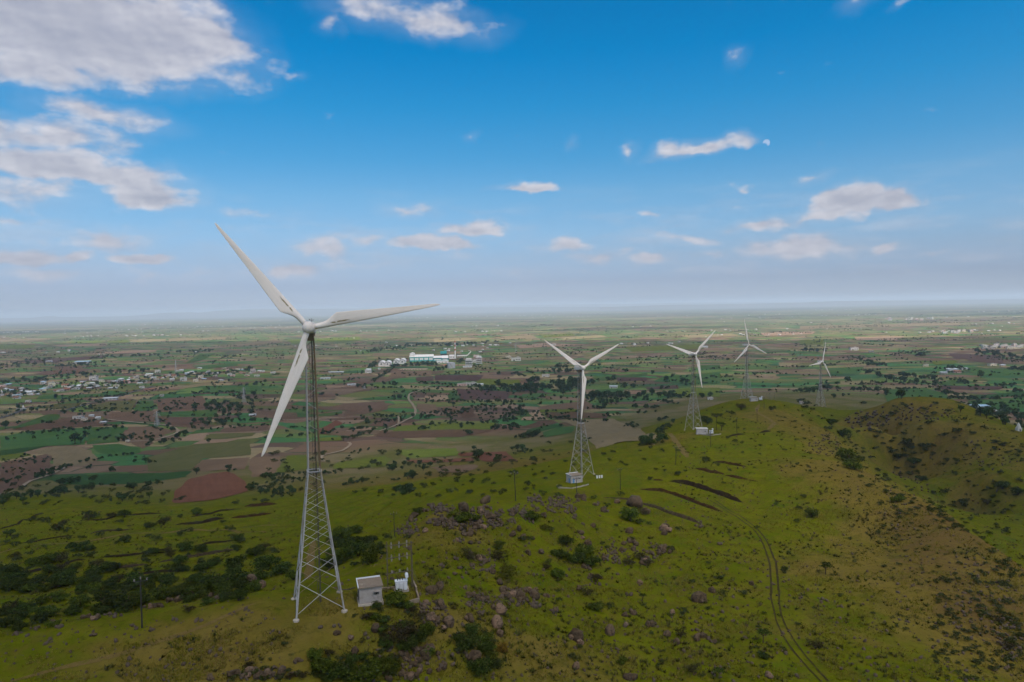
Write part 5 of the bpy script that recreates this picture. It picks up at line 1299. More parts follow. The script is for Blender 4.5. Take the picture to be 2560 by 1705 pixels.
FM = {'g': crop_mat('green_crop', (.040, .084, .028), (.064, .112, .036), c3=(.085, .112, .035)), 'd': crop_mat('dark_crop', (.028, .060, .022), (.044, .082, .028)), 'y': crop_mat('yellowgreen_crop', (.085, .105, .018), (.12, .135, .028)),
      'o': crop_mat('olive_pasture', (.085, .088, .030), (.12, .108, .045)), 'b': crop_mat('brown_soil', (.115, .070, .046), (.155, .098, .066)), 'r': crop_mat('red_soil_field', (.125, .056, .034), (.165, .078, .048)),
      'p': crop_mat('purple_soil', (.070, .042, .036), (.10, .062, .052)), 't': crop_mat('sunlit_tan_stubble', (.165, .125, .068), (.215, .165, .095)), 'k': crop_mat('dark_soil_field', (.085, .052, .034), (.12, .072, .047)), 'l': crop_mat('sunlit_pale_soil', (.24, .155, .10), (.30, .20, .135))}  # tan and pale soil brightened beyond their own tone to imitate sunlight
FNAME = {'g': 'crop_field', 'd': 'crop_field', 'y': 'crop_field', 'o': 'pasture', 'b': 'ploughed_field', 'r': 'ploughed_field', 'p': 'ploughed_field', 't': 'stubble_field', 'k': 'ploughed_field', 'l': 'ploughed_field'}
FIELDS = [
    ('A', 'k', [(90, 390), (430, 305), (620, 305), (1050, 350), (760, 360), (250, 392)]), ('A', 'g', [(90, 385), (490, 300), (510, 255), (400, 255), (150, 350)]), ('A', 'g', [(0, 540), (0, 450), (250, 395), (715, 368), (720, 510), (550, 515), (300, 530), (0, 580)]),
    ('A', 'g', [(725, 365), (1060, 360), (1000, 490), (740, 510)]), ('A', 'g', [(780, 515), (990, 505), (1190, 545), (1180, 580), (1040, 612), (900, 600), (800, 560)]), ('A', 'd', [(0, 560), (400, 518), (430, 515), (200, 575), (0, 605)]), ('A', 'y', [(0, 605), (200, 578), (270, 600), (0, 655)]),
    ('A', 't', [(240, 575), (460, 525), (620, 520), (760, 560), (840, 640), (700, 690), (460, 690), (430, 600)]), ('A', 'b', [(1080, 440), (1080, 360), (1330, 360), (1480, 400), (1200, 480), (1060, 500)]), ('A', 'b', [(1090, 490), (1250, 470), (1290, 500), (1210, 545), (1190, 540)]), ('A', 'b', [(0, 665), (400, 590), (440, 690), (200, 850), (0, 920)]),
    ('A', 'd', [(390, 800), (640, 770), (1000, 755), (1620, 735), (1560, 780), (1100, 845), (560, 845)]), ('A', 'r', [(1460, 1005), (1470, 900), (1600, 800), (1760, 760), (1920, 735), (2060, 815), (2090, 905), (1800, 975)]), ('A', 'b', [(1630, 700), (1700, 640), (2090, 620), (2060, 720), (1650, 735)]), ('A', 'b', [(2110, 620), (2355, 610), (2355, 690), (2280, 770), (2130, 785), (2090, 710)]),
    ('A', 'l', [(1490, 480), (1600, 425), (1760, 410), (1700, 470)]), ('A', 'l', [(1610, 510), (1700, 475), (2030, 460), (1900, 490)]), ('A', 'g', [(1600, 420), (1650, 390), (1890, 365), (1860, 400), (1700, 415)]), ('A', 'b', [(1780, 410), (1900, 370), (2260, 340), (2260, 390), (2000, 405)]), ('A', 'o', [(1710, 470), (1770, 420), (2150, 410), (2120, 440), (1900, 462)]),
    ('A', 'g', [(1130, 228), (1160, 140), (1290, 140), (1290, 225)]), ('A', 'o', [(700, 215), (900, 150), (1150, 135), (1100, 245), (930, 215)]), ('A', 'g', [(310, 125), (330, 105), (1060, 70), (1000, 95), (500, 130)]), ('A', 'g', [(1330, 240), (1830, 215), (1820, 265), (1330, 270)]), ('A', 'b', [(860, 290), (940, 240), (1300, 225), (1310, 320), (1100, 315)]), ('A', 'b', [(1330, 280), (1830, 280), (1600, 345), (1400, 345)]),
    ('A', 'g', [(1700, 30), (2220, 20), (2190, 60), (1720, 75)]), ('A', 'l', [(990, 115), (1080, 90), (1180, 90), (1060, 120)]), ('A', 'o', [(320, 185), (700, 155), (640, 200), (460, 215)]), ('A', 'o', [(1240, 620), (1600, 520), (2100, 470), (2110, 600), (1700, 630), (1600, 730), (1240, 740)]), ('A', 'b', [(1310, 130), (1700, 100), (1760, 200), (1330, 225)]),
    ('B', 'y', [(1110, 535), (1160, 490), (1650, 465), (1990, 460), (1950, 520), (1700, 520)]), ('B', 'k', [(960, 570), (1010, 540), (1800, 515), (1950, 530), (1700, 580), (1200, 590)]), ('B', 'y', [(1150, 700), (1200, 690), (1650, 675), (1670, 740), (1230, 760)]), ('B', 'r', [(1670, 715), (2060, 705), (2170, 785), (1880, 790), (1800, 745), (1680, 748)]), ('B', 'r', [(1220, 775), (1790, 755), (1800, 785), (1300, 800)]), ('B', 'b', [(1430, 835), (1800, 815), (1830, 830), (1740, 880), (1500, 875)]),
    ('B', 'y', [(120, 890), (230, 740), (395, 735), (400, 850)]), ('B', 'y', [(600, 850), (650, 800), (1050, 740), (1110, 770), (1050, 830)]), ('B', 'y', [(490, 620), (490, 590), (690, 580), (690, 610)]), ('B', 'g', [(480, 390), (690, 365), (690, 385), (600, 405), (320, 415), (310, 375)]), ('B', 'k', [(700, 400), (720, 365), (880, 360), (890, 390)]), ('B', 'r', [(490, 560), (480, 530), (640, 440), (700, 470), (620, 500), (560, 555)]),
    ('B', 'l', [(720, 530), (790, 497), (1000, 502), (920, 525)]), ('B', 'b', [(560, 560), (800, 530), (900, 533), (770, 575)]), ('B', 'o', [(790, 490), (880, 440), (980, 430), (900, 493)]), ('B', 'b', [(905, 490), (1010, 430), (1140, 435), (1165, 465), (1080, 497)]), ('B', 'g', [(1590, 270), (1590, 205), (1650, 200), (1675, 275)]), ('B', 'p', [(1655, 175), (2110, 200), (2080, 265), (1685, 270)]),
    ('B', 'g', [(780, 265), (1100, 235), (1250, 205), (1300, 270), (900, 270)]), ('B', 'p', [(1470, 60), (1880, 60), (1850, 110), (1470, 105)]), ('B', 'g', [(2160, 370), (2240, 345), (2280, 410), (2200, 410)]), ('B', 'k', [(1680, 340), (1790, 335), (1810, 410), (1690, 420)]), ('B', 'l', [(1380, 275), (1390, 235), (1580, 230), (1585, 275)]), ('B', 'b', [(1030, 110), (1130, 30), (1450, 20), (1440, 65), (1130, 75)]), ('B', 'p', [(1310, 80), (1460, 70), (1460, 110), (1320, 115)]), ('B', 'y', [(1800, 130), (1850, 100), (2180, 100), (2200, 150), (1900, 150)]), ('B', 'b', [(1320, 300), (1480, 310), (1500, 370), (1340, 370)]), ('B', 'k', [(2190, 500), (2355, 450), (2355, 505)]),
    ('B', 'b', [(480, 350), (720, 300), (1050, 280), (1080, 350), (900, 385), (700, 355)]), ('B', 'b', [(500, 430), (900, 410), (880, 435), (650, 440)]),
    ('C', 'b', [(570, 620), (760, 590), (1040, 560), (1180, 640), (570, 640)]), ('C', 'y', [(580, 645), (960, 642), (930, 665), (590, 675)]), ('C', 'k', [(640, 690), (900, 668), (1270, 685), (1240, 730), (660, 725)]), ('C', 'l', [(480, 680), (560, 650), (670, 745), (400, 750)]), ('C', 'g', [(610, 870), (800, 820), (930, 815), (900, 870), (640, 920)]), ('C', 'd', [(480, 840), (700, 790), (850, 800), (600, 860)]), ('C', 'k', [(400, 820), (700, 745), (760, 780), (560, 830)]),
    ('C', 't', [(770, 745), (1300, 735), (1500, 820), (1750, 900), (1700, 1000), (1070, 960), (1000, 830)]), ('C', 'g', [(370, 660), (450, 640), (510, 715), (400, 720)]), ('C', 'g', [(1130, 450), (1400, 440), (1420, 480), (1180, 485)]), ('C', 'l', [(1400, 470), (1620, 465), (1640, 485), (1450, 500)]), ('C', 'g', [(1100, 340), (1640, 285), (1650, 310), (1200, 365)]), ('C', 'p', [(1340, 330), (1640, 330), (1640, 360), (1350, 370)]), ('C', 'g', [(2150, 210), (2355, 205), (2355, 250), (2150, 245)]), ('C', 'g', [(1800, 320), (2355, 275), (2355, 390), (2100, 395), (1700, 370)]), ('C', 'y', [(1810, 480), (2000, 440), (2355, 430), (2355, 525), (1950, 510)]), ('C', 'p', [(1620, 430), (1940, 405), (1950, 440), (1640, 450)]), ('C', 'g', [(410, 495), (630, 485), (640, 520), (420, 530)]), ('C', 'd', [(460, 400), (650, 390), (640, 410), (480, 420)]),
    ('D', 'g', [(900, 900), (1310, 880), (1560, 960), (1200, 1000), (900, 990)]), ('D', 'g', [(1760, 1020), (2355, 980), (2355, 1100), (1850, 1090)]), ('D', 'g', [(1430, 820), (1660, 790), (1900, 830), (1500, 850)]), ('D', 'p', [(1430, 860), (2180, 870), (2100, 900), (1450, 900)]), ('D', 'y', [(1330, 600), (1640, 600), (1640, 630), (1430, 640)]), ('D', 't', [(700, 590), (1300, 590), (900, 620)]), ('D', 'g', [(1700, 680), (2355, 690), (2355, 760), (1900, 760)]), ('D', 'p', [(1560, 520), (2100, 540), (2150, 630), (1950, 620), (1600, 560)]), ('D', 'g', [(300, 680), (680, 660), (620, 740), (330, 740)]), ('D', 'l', [(570, 350), (1100, 340), (1000, 385), (600, 380)]), ('D', 'y', [(0, 380), (250, 375), (240, 430), (0, 430)]), ('D', 'd', [(1730, 970), (2355, 920), (2355, 960), (1760, 1010)]), ('D', 'g', [(250, 830), (420, 810), (430, 840), (250, 850)]),
    ('V', 't', [(0, 300), (420, 285), (420, 300), (0, 322)]), ('V', 'y', [(900, 312), (1080, 300), (1080, 326), (920, 332)]), ('V', 't', [(1085, 300), (1400, 294), (1380, 312), (1100, 324)]), ('V', 'l', [(430, 348), (900, 332), (900, 350), (500, 360)]), ('V', 'y', [(0, 345), (300, 345), (280, 372), (0, 378)]), ('V', 't', [(1420, 292), (1900, 280), (1900, 300), (1420, 312)]), ('V', 'y', [(560, 318), (860, 312), (860, 328), (600, 332)]),  # strips of the far plain, sunlight painted into their tan and pale colours
    ('P', 't', [(1085, 846), (1160, 843), (1200, 847), (1150, 853), (1085, 856)]), ('P', 't', [(1230, 842), (1330, 838), (1345, 846), (1260, 850)]), ('P', 'y', [(1350, 837), (1430, 834), (1440, 840), (1360, 844)]), ('P', 't', [(1400, 844), (1500, 838), (1520, 843), (1410, 850)]), ('P', 'l', [(1290, 864), (1380, 857), (1440, 863), (1300, 872)]), ('P', 't', [(1700, 838), (1830, 834), (1850, 840), (1720, 845)]), ('P', 'l', [(1900, 832), (2040, 829), (2030, 836), (1910, 840)]), ('P', 'y', [(1560, 868), (1760, 860), (1760, 872), (1580, 880)]), ('P', 't', [(2000, 815), (2400, 806), (2400, 813), (2000, 823)]), ('P', 'y', [(720, 850), (900, 842), (900, 852), (730, 860)]),  # smaller pieces of the same sunlit band, its brightness held in the colour
    ('V', 'l', [(720, 420), (1000, 395), (1320, 385), (1310, 402), (1000, 418)]), ('V', 't', [(1560, 378), (1900, 350), (2355, 300), (2355, 325), (1720, 385)]), ('V', 'b', [(280, 590), (560, 540), (740, 545), (700, 580), (400, 600)]), ('V', 'p', [(100, 480), (900, 430), (860, 455), (300, 500)]), ('V', 'g', [(1560, 500), (1680, 420), (1820, 415), (1680, 480)]), ('V', 'g', [(1620, 530), (2000, 495), (2000, 520), (1700, 550)]),
]
def drape(name, poly, mat, step, lift):
    bm = bmesh.new()
    cx_ = sum(p.x for p in poly) / len(poly); cy_ = sum(p.y for p in poly) / len(poly)
    bm.faces.new([bm.verts.new((p.x, p.y, 0)) for p in poly])
    x0, x1 = min(p.x for p in poly), max(p.x for p in poly); y0, y1 = min(p.y for p in poly), max(p.y for p in poly)
    nx_ = min(26, int((x1 - x0) / step)); ny_ = min(26, int((y1 - y0) / step))
    for k in range(1, nx_ + 1):
        bmesh.ops.bisect_plane(bm, geom=bm.verts[:] + bm.edges[:] + bm.faces[:], plane_co=(x0 + (x1 - x0) * k / (nx_ + 1), 0, 0), plane_no=(1, 0, 0))
    for k in range(1, ny_ + 1):
        bmesh.ops.bisect_plane(bm, geom=bm.verts[:] + bm.edges[:] + bm.faces[:], plane_co=(0, y0 + (y1 - y0) * k / (ny_ + 1), 0), plane_no=(0, 1, 0))
    vs_ = bm.verts[:]
    z = gz([v.co.x for v in vs_], [v.co.y for v in vs_])
    for v, q in zip(vs_, z):
        # uneven hand-ploughed edges
        v.co.x += 3.0 * (float(vnoise(v.co.x / 14, v.co.y / 14, 90)) - .5); v.co.y += 3.0 * (float(vnoise(v.co.x / 14 + 50, v.co.y / 14, 91)) - .5)
        v.co.z = q + lift
    bm.normal_update()
    if sum(f.normal.z for f in bm.faces) < 0: bmesh.ops.reverse_faces(bm, faces=bm.faces)
    me = bpy.data.meshes.new(name); bm.to_mesh(me); bm.free(); me.materials.append(mat)
    return link(name, me)
for i, (c, k, q) in enumerate(FIELDS):
    P = [gnd(c, *a) for a in q]
    if any(p is None for p in P): continue
    d = P[0].y
    tag(drape(FNAME[k], P, FM[k], 14 if d < 1300 else 60, (.30 if d < 1300 else .5) + .004 * i), kind='structure')
def road(name, c, q, w, mat):
    P = [gnd(c, *a) for a in q]
    return tag(strip(name, P, [(-w / 2, 1.0), (0, 1.0), (w / 2, 1.0)], mat, 12, .12, w, False), kind='structure')
road('road', 'A', [(0, 292), (90, 262), (180, 225)], 7, M_ASPH)
road('road', 'A', [(500, 240), (700, 180), (880, 132), (1050, 90), (1180, 52), (1300, 20)], 7, M_ASPH)
road('dirt_road', 'A', [(1080, 488), (1200, 482), (1310, 470), (1420, 440), (1500, 402), (1400, 350), (1100, 322), (900, 300)], 4.5, M_DIRT)
road('dirt_road', 'A', [(180, 872), (260, 820), (420, 770), (560, 700)], 3.5, M_DIRT)
road('dirt_road', 'B', [(1430, 150), (1340, 190), (1265, 218), (1250, 262), (1285, 310), (1308, 360), (1290, 410), (1230, 440), (1170, 472), (1100, 502), (1000, 535)], 4.0, M_DIRT)
road('dirt_road', 'B', [(735, 630), (762, 645), (690, 700), (560, 730), (516, 752), (532, 792)], 3.6, M_DIRT)
road('dirt_road', 'B', [(10, 440), (200, 438), (500, 432), (900, 410), (1140, 400), (1165, 470)], 3.0, M_DIRT)

# ---------------------------------------------------------------- trees of the plain
TLEAF = leaf_material('tree_leaf', (.024, .042, .014), (.048, .076, .024), (.085, .118, .036))
def tree_parts(seed, nleaf, leaf):
    V, F = foliage(500 + seed, nleaf, 8 + seed % 4, leaf, .85, .85)
    V[:, 2] = V[:, 2] * 1.35 + .30
    cr = mesh_np('crown', V, F, TLEAF)
    mb = MB().tube([(0, 0, -.05), (.02, 0, .35), (0, .02, .75)], [.075, .055, .03], 6)
    for k in range(4):
        a = k * 1.57 + seed
        mb.tube([(0, 0, .34), (.22 * math.cos(a), .22 * math.sin(a), .6), (.4 * math.cos(a), .4 * math.sin(a), .82)], [.035, .025, .012], 4)
    return cr, mb.mesh('trunk', M_BARK)
TREES = [tree_parts(s, 260, .12) for s in range(6)]
TL = [('K', 150, 560, 320, 470, 22, 8, 24), ('K', 530, 535, 900, 520, 26, 7, 12), ('K', 860, 470, 1290, 470, 22, 7, 8), ('K', 900, 520, 1300, 505, 24, 8, 12), ('K', 1290, 610, 1470, 560, 16, 8, 14), ('K', 1690, 470, 1770, 420, 9, 8, 12), ('K', 200, 800, 500, 610, 26, 6, 10), ('K', 0, 300, 800, 200, 36, 10, 40), ('K', 700, 200, 1300, 160, 24, 10, 30), ('K', 1400, 190, 2350, 110, 40, 11, 40), ('C', 760, 470, 1000, 380, 30, 10, 50), ('C', 380, 470, 700, 430, 20, 9, 26), ('C', 1030, 520, 1400, 540, 24, 8, 22),
      ('A', 1760, 180, 2080, 265, 24, 7, 34), ('A', 1590, 350, 1930, 322, 14, 6, 14), ('A', 1240, 520, 1480, 480, 12, 5, 10), ('A', 1480, 460, 1580, 420, 7, 5, 8), ('A', 600, 230, 720, 238, 6, 6, 14), ('A', 770, 210, 930, 216, 9, 4, 4), ('A', 870, 272, 930, 220, 6, 5, 6), ('A', 660, 500, 690, 500, 2, 9, 3), ('A', 470, 235, 475, 236, 1, 8, 0), ('A', 1110, 258, 1130, 258, 2, 7, 2),
      ('A', 1060, 440, 1300, 420, 6, 3.6, 3), ('A', 1100, 465, 1320, 445, 6, 3.6, 3), ('A', 1030, 488, 1050, 486, 2, 6, 3), ('A', 1330, 365, 1440, 400, 10, 4.5, 12), ('A', 1150, 620, 1220, 685, 8, 4.5, 8), ('A', 940, 612, 1150, 590, 12, 3, 3), ('A', 1270, 665, 1300, 660, 2, 4.5, 2), ('A', 270, 810, 570, 690, 26, 4, 7), ('A', 690, 665, 830, 640, 9, 3.6, 5), ('A', 540, 845, 690, 815, 10, 4.5, 6), ('A', 80, 830, 145, 820, 5, 4, 5), ('A', 740, 715, 770, 712, 3, 4, 3), ('A', 920, 745, 960, 735, 3, 3.5, 3),
      ('A', 60, 985, 760, 885, 46, 3.6, 16), ('A', 1080, 890, 1180, 880, 6, 3.6, 4), ('A', 1250, 865, 1330, 850, 5, 3.6, 4), ('A', 1250, 965, 1260, 962, 1, 4.5, 0), ('A', 900, 975, 1080, 990, 6, 3.6, 5), ('A', 440, 112, 510, 115, 4, 6, 6), ('A', 400, 150, 830, 140, 16, 4, 6), ('A', 20, 382, 40, 380, 2, 7, 3), ('A', 1910, 745, 1960, 735, 3, 4.5, 3), ('A', 1640, 762, 1660, 760, 1, 5, 0), ('A', 2100, 870, 2355, 925, 14, 3.6, 10), ('A', 2190, 780, 2355, 800, 8, 3.6, 5), ('A', 120, 210, 250, 235, 8, 6, 14), ('A', 0, 280, 480, 215, 14, 3, 3), ('A', 1370, 165, 1680, 190, 8, 5, 10), ('A', 1930, 90, 2110, 130, 14, 7, 22), ('A', 1640, 95, 1700, 80, 4, 6, 8), ('A', 0, 640, 420, 660, 34, 2.6, 14), ('A', 30, 720, 330, 770, 26, 2.4, 18),
      ('B', 720, 605, 970, 535, 20, 4.5, 8), ('B', 1050, 880, 1200, 800, 16, 3.6, 9), ('B', 1240, 935, 1320, 915, 9, 4, 7), ('B', 1300, 830, 1420, 855, 8, 3.6, 8), ('B', 1330, 130, 1680, 150, 22, 6, 12), ('B', 1400, 285, 2250, 292, 52, 5, 10), ('B', 1860, 180, 2355, 205, 34, 7, 18), ('B', 2050, 455, 2200, 370, 16, 5, 14), ('B', 1990, 505, 2190, 485, 14, 4, 7), ('B', 2200, 585, 2355, 565, 12, 4.5, 10), ('B', 2130, 690, 2270, 715, 10, 4, 8), ('B', 1350, 440, 1460, 410, 5, 5, 6), ('B', 1120, 265, 1230, 258, 8, 6, 8), ('B', 1815, 765, 1860, 750, 3, 5, 3), ('B', 1980, 790, 2010, 785, 2, 5.5, 2), ('B', 1795, 700, 1800, 700, 1, 6, 0),
      ('B', 250, 880, 660, 892, 22, 3, 4), ('B', 0, 905, 240, 915, 10, 2.6, 4), ('B', 940, 120, 1080, 40, 18, 4, 6), ('B', 800, 168, 930, 160, 7, 6, 8), ('B', 500, 232, 540, 225, 4, 6, 4), ('B', 640, 240, 650, 238, 1, 6, 0), ('B', 1140, 1045, 1330, 1045, 16, 3, 6), ('B', 690, 740, 900, 700, 8, 3, 10), ('B', 690, 110, 820, 100, 10, 6, 14), ('B', 1060, 140, 1150, 150, 8, 7, 10), ('B', 640, 400, 650, 400, 2, 4, 2), ('B', 2240, 110, 2300, 115, 5, 8, 8), ('B', 2090, 45, 2230, 80, 8, 6, 8), ('B', 2000, 130, 2010, 128, 2, 7, 3), ('B', 700, 985, 900, 960, 10, 3, 8), ('B', 20, 980, 380, 950, 16, 3, 10), ('B', 120, 1060, 340, 1040, 14, 3.2, 8),
      ('C', 0, 440, 700, 440, 34, 8, 22), ('C', 760, 450, 1000, 400, 46, 9, 46), ('C', 1030, 500, 1650, 530, 56, 7, 22), ('C', 1650, 500, 2080, 530, 34, 7, 14), ('C', 1050, 560, 1350, 590, 18, 6, 12), ('C', 1150, 640, 1230, 630, 6, 6, 8), ('C', 1490, 630, 1750, 632, 14, 5, 7), ('C', 240, 770, 380, 620, 18, 5, 12), ('C', 90, 845, 370, 822, 12, 4.5, 7), ('C', 400, 920, 600, 900, 14, 4.5, 9), ('C', 620, 295, 960, 280, 20, 8, 14), ('C', 740, 225, 870, 232, 12, 9, 16),
      ('C', 1400, 278, 1460, 275, 4, 8, 5), ('C', 1080, 222, 1200, 222, 5, 8, 3), ('C', 1240, 355, 1320, 340, 9, 7, 14), ('C', 1400, 430, 1500, 430, 7, 8, 8), ('C', 1780, 450, 1860, 445, 5, 7, 8), ('C', 1960, 388, 2060, 388, 6, 8, 6), ('C', 1830, 370, 1840, 368, 2, 8, 3), ('C', 1690, 296, 1700, 295, 2, 8, 3), ('C', 1840, 330, 1900, 325, 4, 7, 5), ('C', 1410, 800, 1560, 820, 9, 4, 6), ('C', 1770, 890, 1850, 800, 14, 3.4, 6), ('C', 1600, 990, 1760, 940, 16, 3.4, 6), ('C', 460, 375, 560, 370, 5, 9, 6), ('C', 165, 300, 210, 300, 3, 7, 4), ('C', 330, 285, 440, 325, 10, 6, 6), ('C', 450, 270, 540, 310, 8, 6, 6), ('C', 150, 395, 200, 395, 3, 8, 3), ('C', 2140, 530, 2280, 530, 7, 6, 10), ('C', 2000, 505, 2010, 503, 2, 6, 3), ('C', 1740, 760, 1850, 740, 6, 4, 6),
      ('D', 1020, 755, 1420, 805, 26, 8, 14), ('D', 900, 795, 1310, 845, 22, 8, 16), ('D', 1340, 880, 1420, 870, 5, 9, 10), ('D', 50, 940, 180, 920, 10, 7, 10), ('D', 240, 895, 450, 905, 14, 7, 10), ('D', 350, 990, 360, 988, 2, 6, 2), ('D', 440, 975, 560, 960, 3, 6.5, 1), ('D', 580, 915, 730, 905, 8, 6, 10), ('D', 780, 925, 850, 912, 4, 6, 5), ('D', 900, 965, 920, 955, 3, 7, 4), ('D', 815, 980, 850, 978, 2, 6, 2), ('D', 1030, 990, 1065, 985, 3, 7, 3), ('D', 1510, 930, 1750, 1005, 20, 6, 12), ('D', 1670, 835, 1740, 832, 5, 7, 5),
      ('D', 2010, 1170, 2355, 1200, 44, 6, 24), ('D', 1990, 1230, 2240, 1290, 18, 5, 14), ('D', 2270, 1260, 2355, 1330, 16, 6, 16), ('D', 2100, 1120, 2150, 1112, 4, 7, 5), ('D', 2010, 1085, 2030, 1080, 2, 7, 2), ('D', 830, 775, 860, 772, 3, 9, 3), ('D', 700, 735, 760, 735, 4, 8, 5), ('D', 500, 825, 540, 822, 3, 8, 3), ('D', 1890, 780, 1970, 755, 5, 9, 5), ('D', 2200, 930, 2310, 935, 7, 6, 10), ('D', 1500, 700, 1690, 688, 12, 8, 10), ('D', 2190, 695, 2355, 695, 12, 8, 10), ('D', 700, 650, 900, 655, 14, 9, 10), ('D', 640, 610, 740, 612, 8, 8, 8), ('D', 1980, 520, 2355, 590, 44, 9, 60), ('D', 1220, 550, 1330, 558, 8, 10, 12), ('D', 10, 500, 230, 505, 18, 10, 14), ('D', 1180, 1010, 1800, 1000, 10, 3, 6), ('D', 1850, 1000, 1960, 1100, 8, 4, 8),
      ('V', 40, 735, 320, 770, 30, 6, 26), ('V', 480, 690, 900, 680, 26, 6, 26), ('V', 900, 680, 1300, 660, 16, 6, 20), ('V', 1300, 610, 1700, 600, 30, 7, 40), ('V', 1700, 600, 2100, 560, 34, 7, 50), ('V', 0, 660, 500, 640, 40, 8, 40), ('V', 500, 600, 1300, 560, 60, 8, 50), ('V', 0, 560, 300, 470, 40, 8, 70), ('V', 800, 460, 1400, 430, 40, 9, 40), ('V', 560, 525, 800, 510, 24, 9, 40), ('V', 1500, 410, 1800, 400, 20, 10, 40), ('V', 2090, 675, 2180, 680, 12, 7, 18), ('V', 1760, 850, 2080, 900, 20, 7, 24)]
tree_list = []
for (c, x0, y0, x1, y1, n_, r_, spread) in TL:
    a, b = gnd(c, x0, y0), gnd(c, x1, y1)
    if a is None or b is None: continue
    for k in range(n_):
        t = (k + rnd.uniform(.1, .9)) / n_
        if rnd.random() < .12: continue
        x = a.x + (b.x - a.x) * t + rnd.gauss(0, .45) * spread; y = a.y + (b.y - a.y) * t + rnd.gauss(0, 1.0) * spread
        s = r_ * rnd.uniform(.5, 1.15) * .9
        tree_list.append((s / y, s, on(x, y), c, k == 0 and n_ < 4))
# hedgerow and roadside trees over the rest of the plain, as far as single trees can be seen
for _ in range(620):
    y = 900 * (9.5 ** rnd.random()); x = (rnd.random() * 2 - 1) * y * .82
    if float(gz(x, y)[0]) > 20: continue
    ang = rnd.choice((.2, .3, 1.75, .1, .4)) + rnd.gauss(0, .15); L = rnd.uniform(30, 240) * (1 + y / 5000); n_ = int(L / rnd.uniform(7, 22))
    wide = rnd.choice((1.5, 1.5, 3, 14))
    for k in range(n_):
        q = rnd.uniform(-.5, .5) * L
        px_, py_ = x + q * math.cos(ang) + rnd.gauss(0, wide), y + q * math.sin(ang) + rnd.gauss(0, wide)
        s = rnd.uniform(1.5, 4.2) * (1 + .05 * y / 1000)
        if float(gz(px_, py_)[0]) < 20: tree_list.append((s / py_, s, on(px_, py_), 'Z', False))
tree_list.sort(key=lambda t: -t[0])
PLACE = {'A': 'in the fields below the village', 'B': 'in the fields behind the tower', 'K': 'around the teal factory', 'C': 'in the belt beyond the second tower', 'D': 'on the far right green fields', 'V': 'around the roadside village', 'Z': 'along a field edge'}
rest_t = []; seen_lab = {}
for i, (a_, s, p, c, lone) in enumerate(tree_list):
    if i < 292:
        rt = empty('field_tree', p, rnd.uniform(0, 6.28)); rt.scale = (s, s, s * rnd.uniform(.85, 1.25))
        tag(rt, ('lone round dark tree ' if lone else 'dark leafy tree ') + PLACE[c], 'tree', 'trees of the plain'); NUMBER.append((p.x / p.y, rt))
        k = rnd.randrange(6); link('crown', TREES[k][0], rt); link('trunk', TREES[k][1], rt)
    else: rest_t.append((s, p))
SMT = []
for k in range(4):
    V, F = foliage(700 + k, 46, 5, .26, .8, .8); V[:, 2] = V[:, 2] * 1.3 + .15
    SMT.append(mesh_np('f', V, F))
pl = [(rnd.randrange(4), Matrix.Translation(p) @ Matrix.Rotation(rnd.uniform(0, 6.28), 4, 'Z') @ Matrix.Diagonal((s, s, s * rnd.uniform(.9, 1.3), 1))) for s, p in rest_t]
merge('distant_trees', SMT, pl, leaf_material('far_tree_leaf', (.028, .046, .020), (.052, .075, .030), (.080, .108, .042), objrand=False))

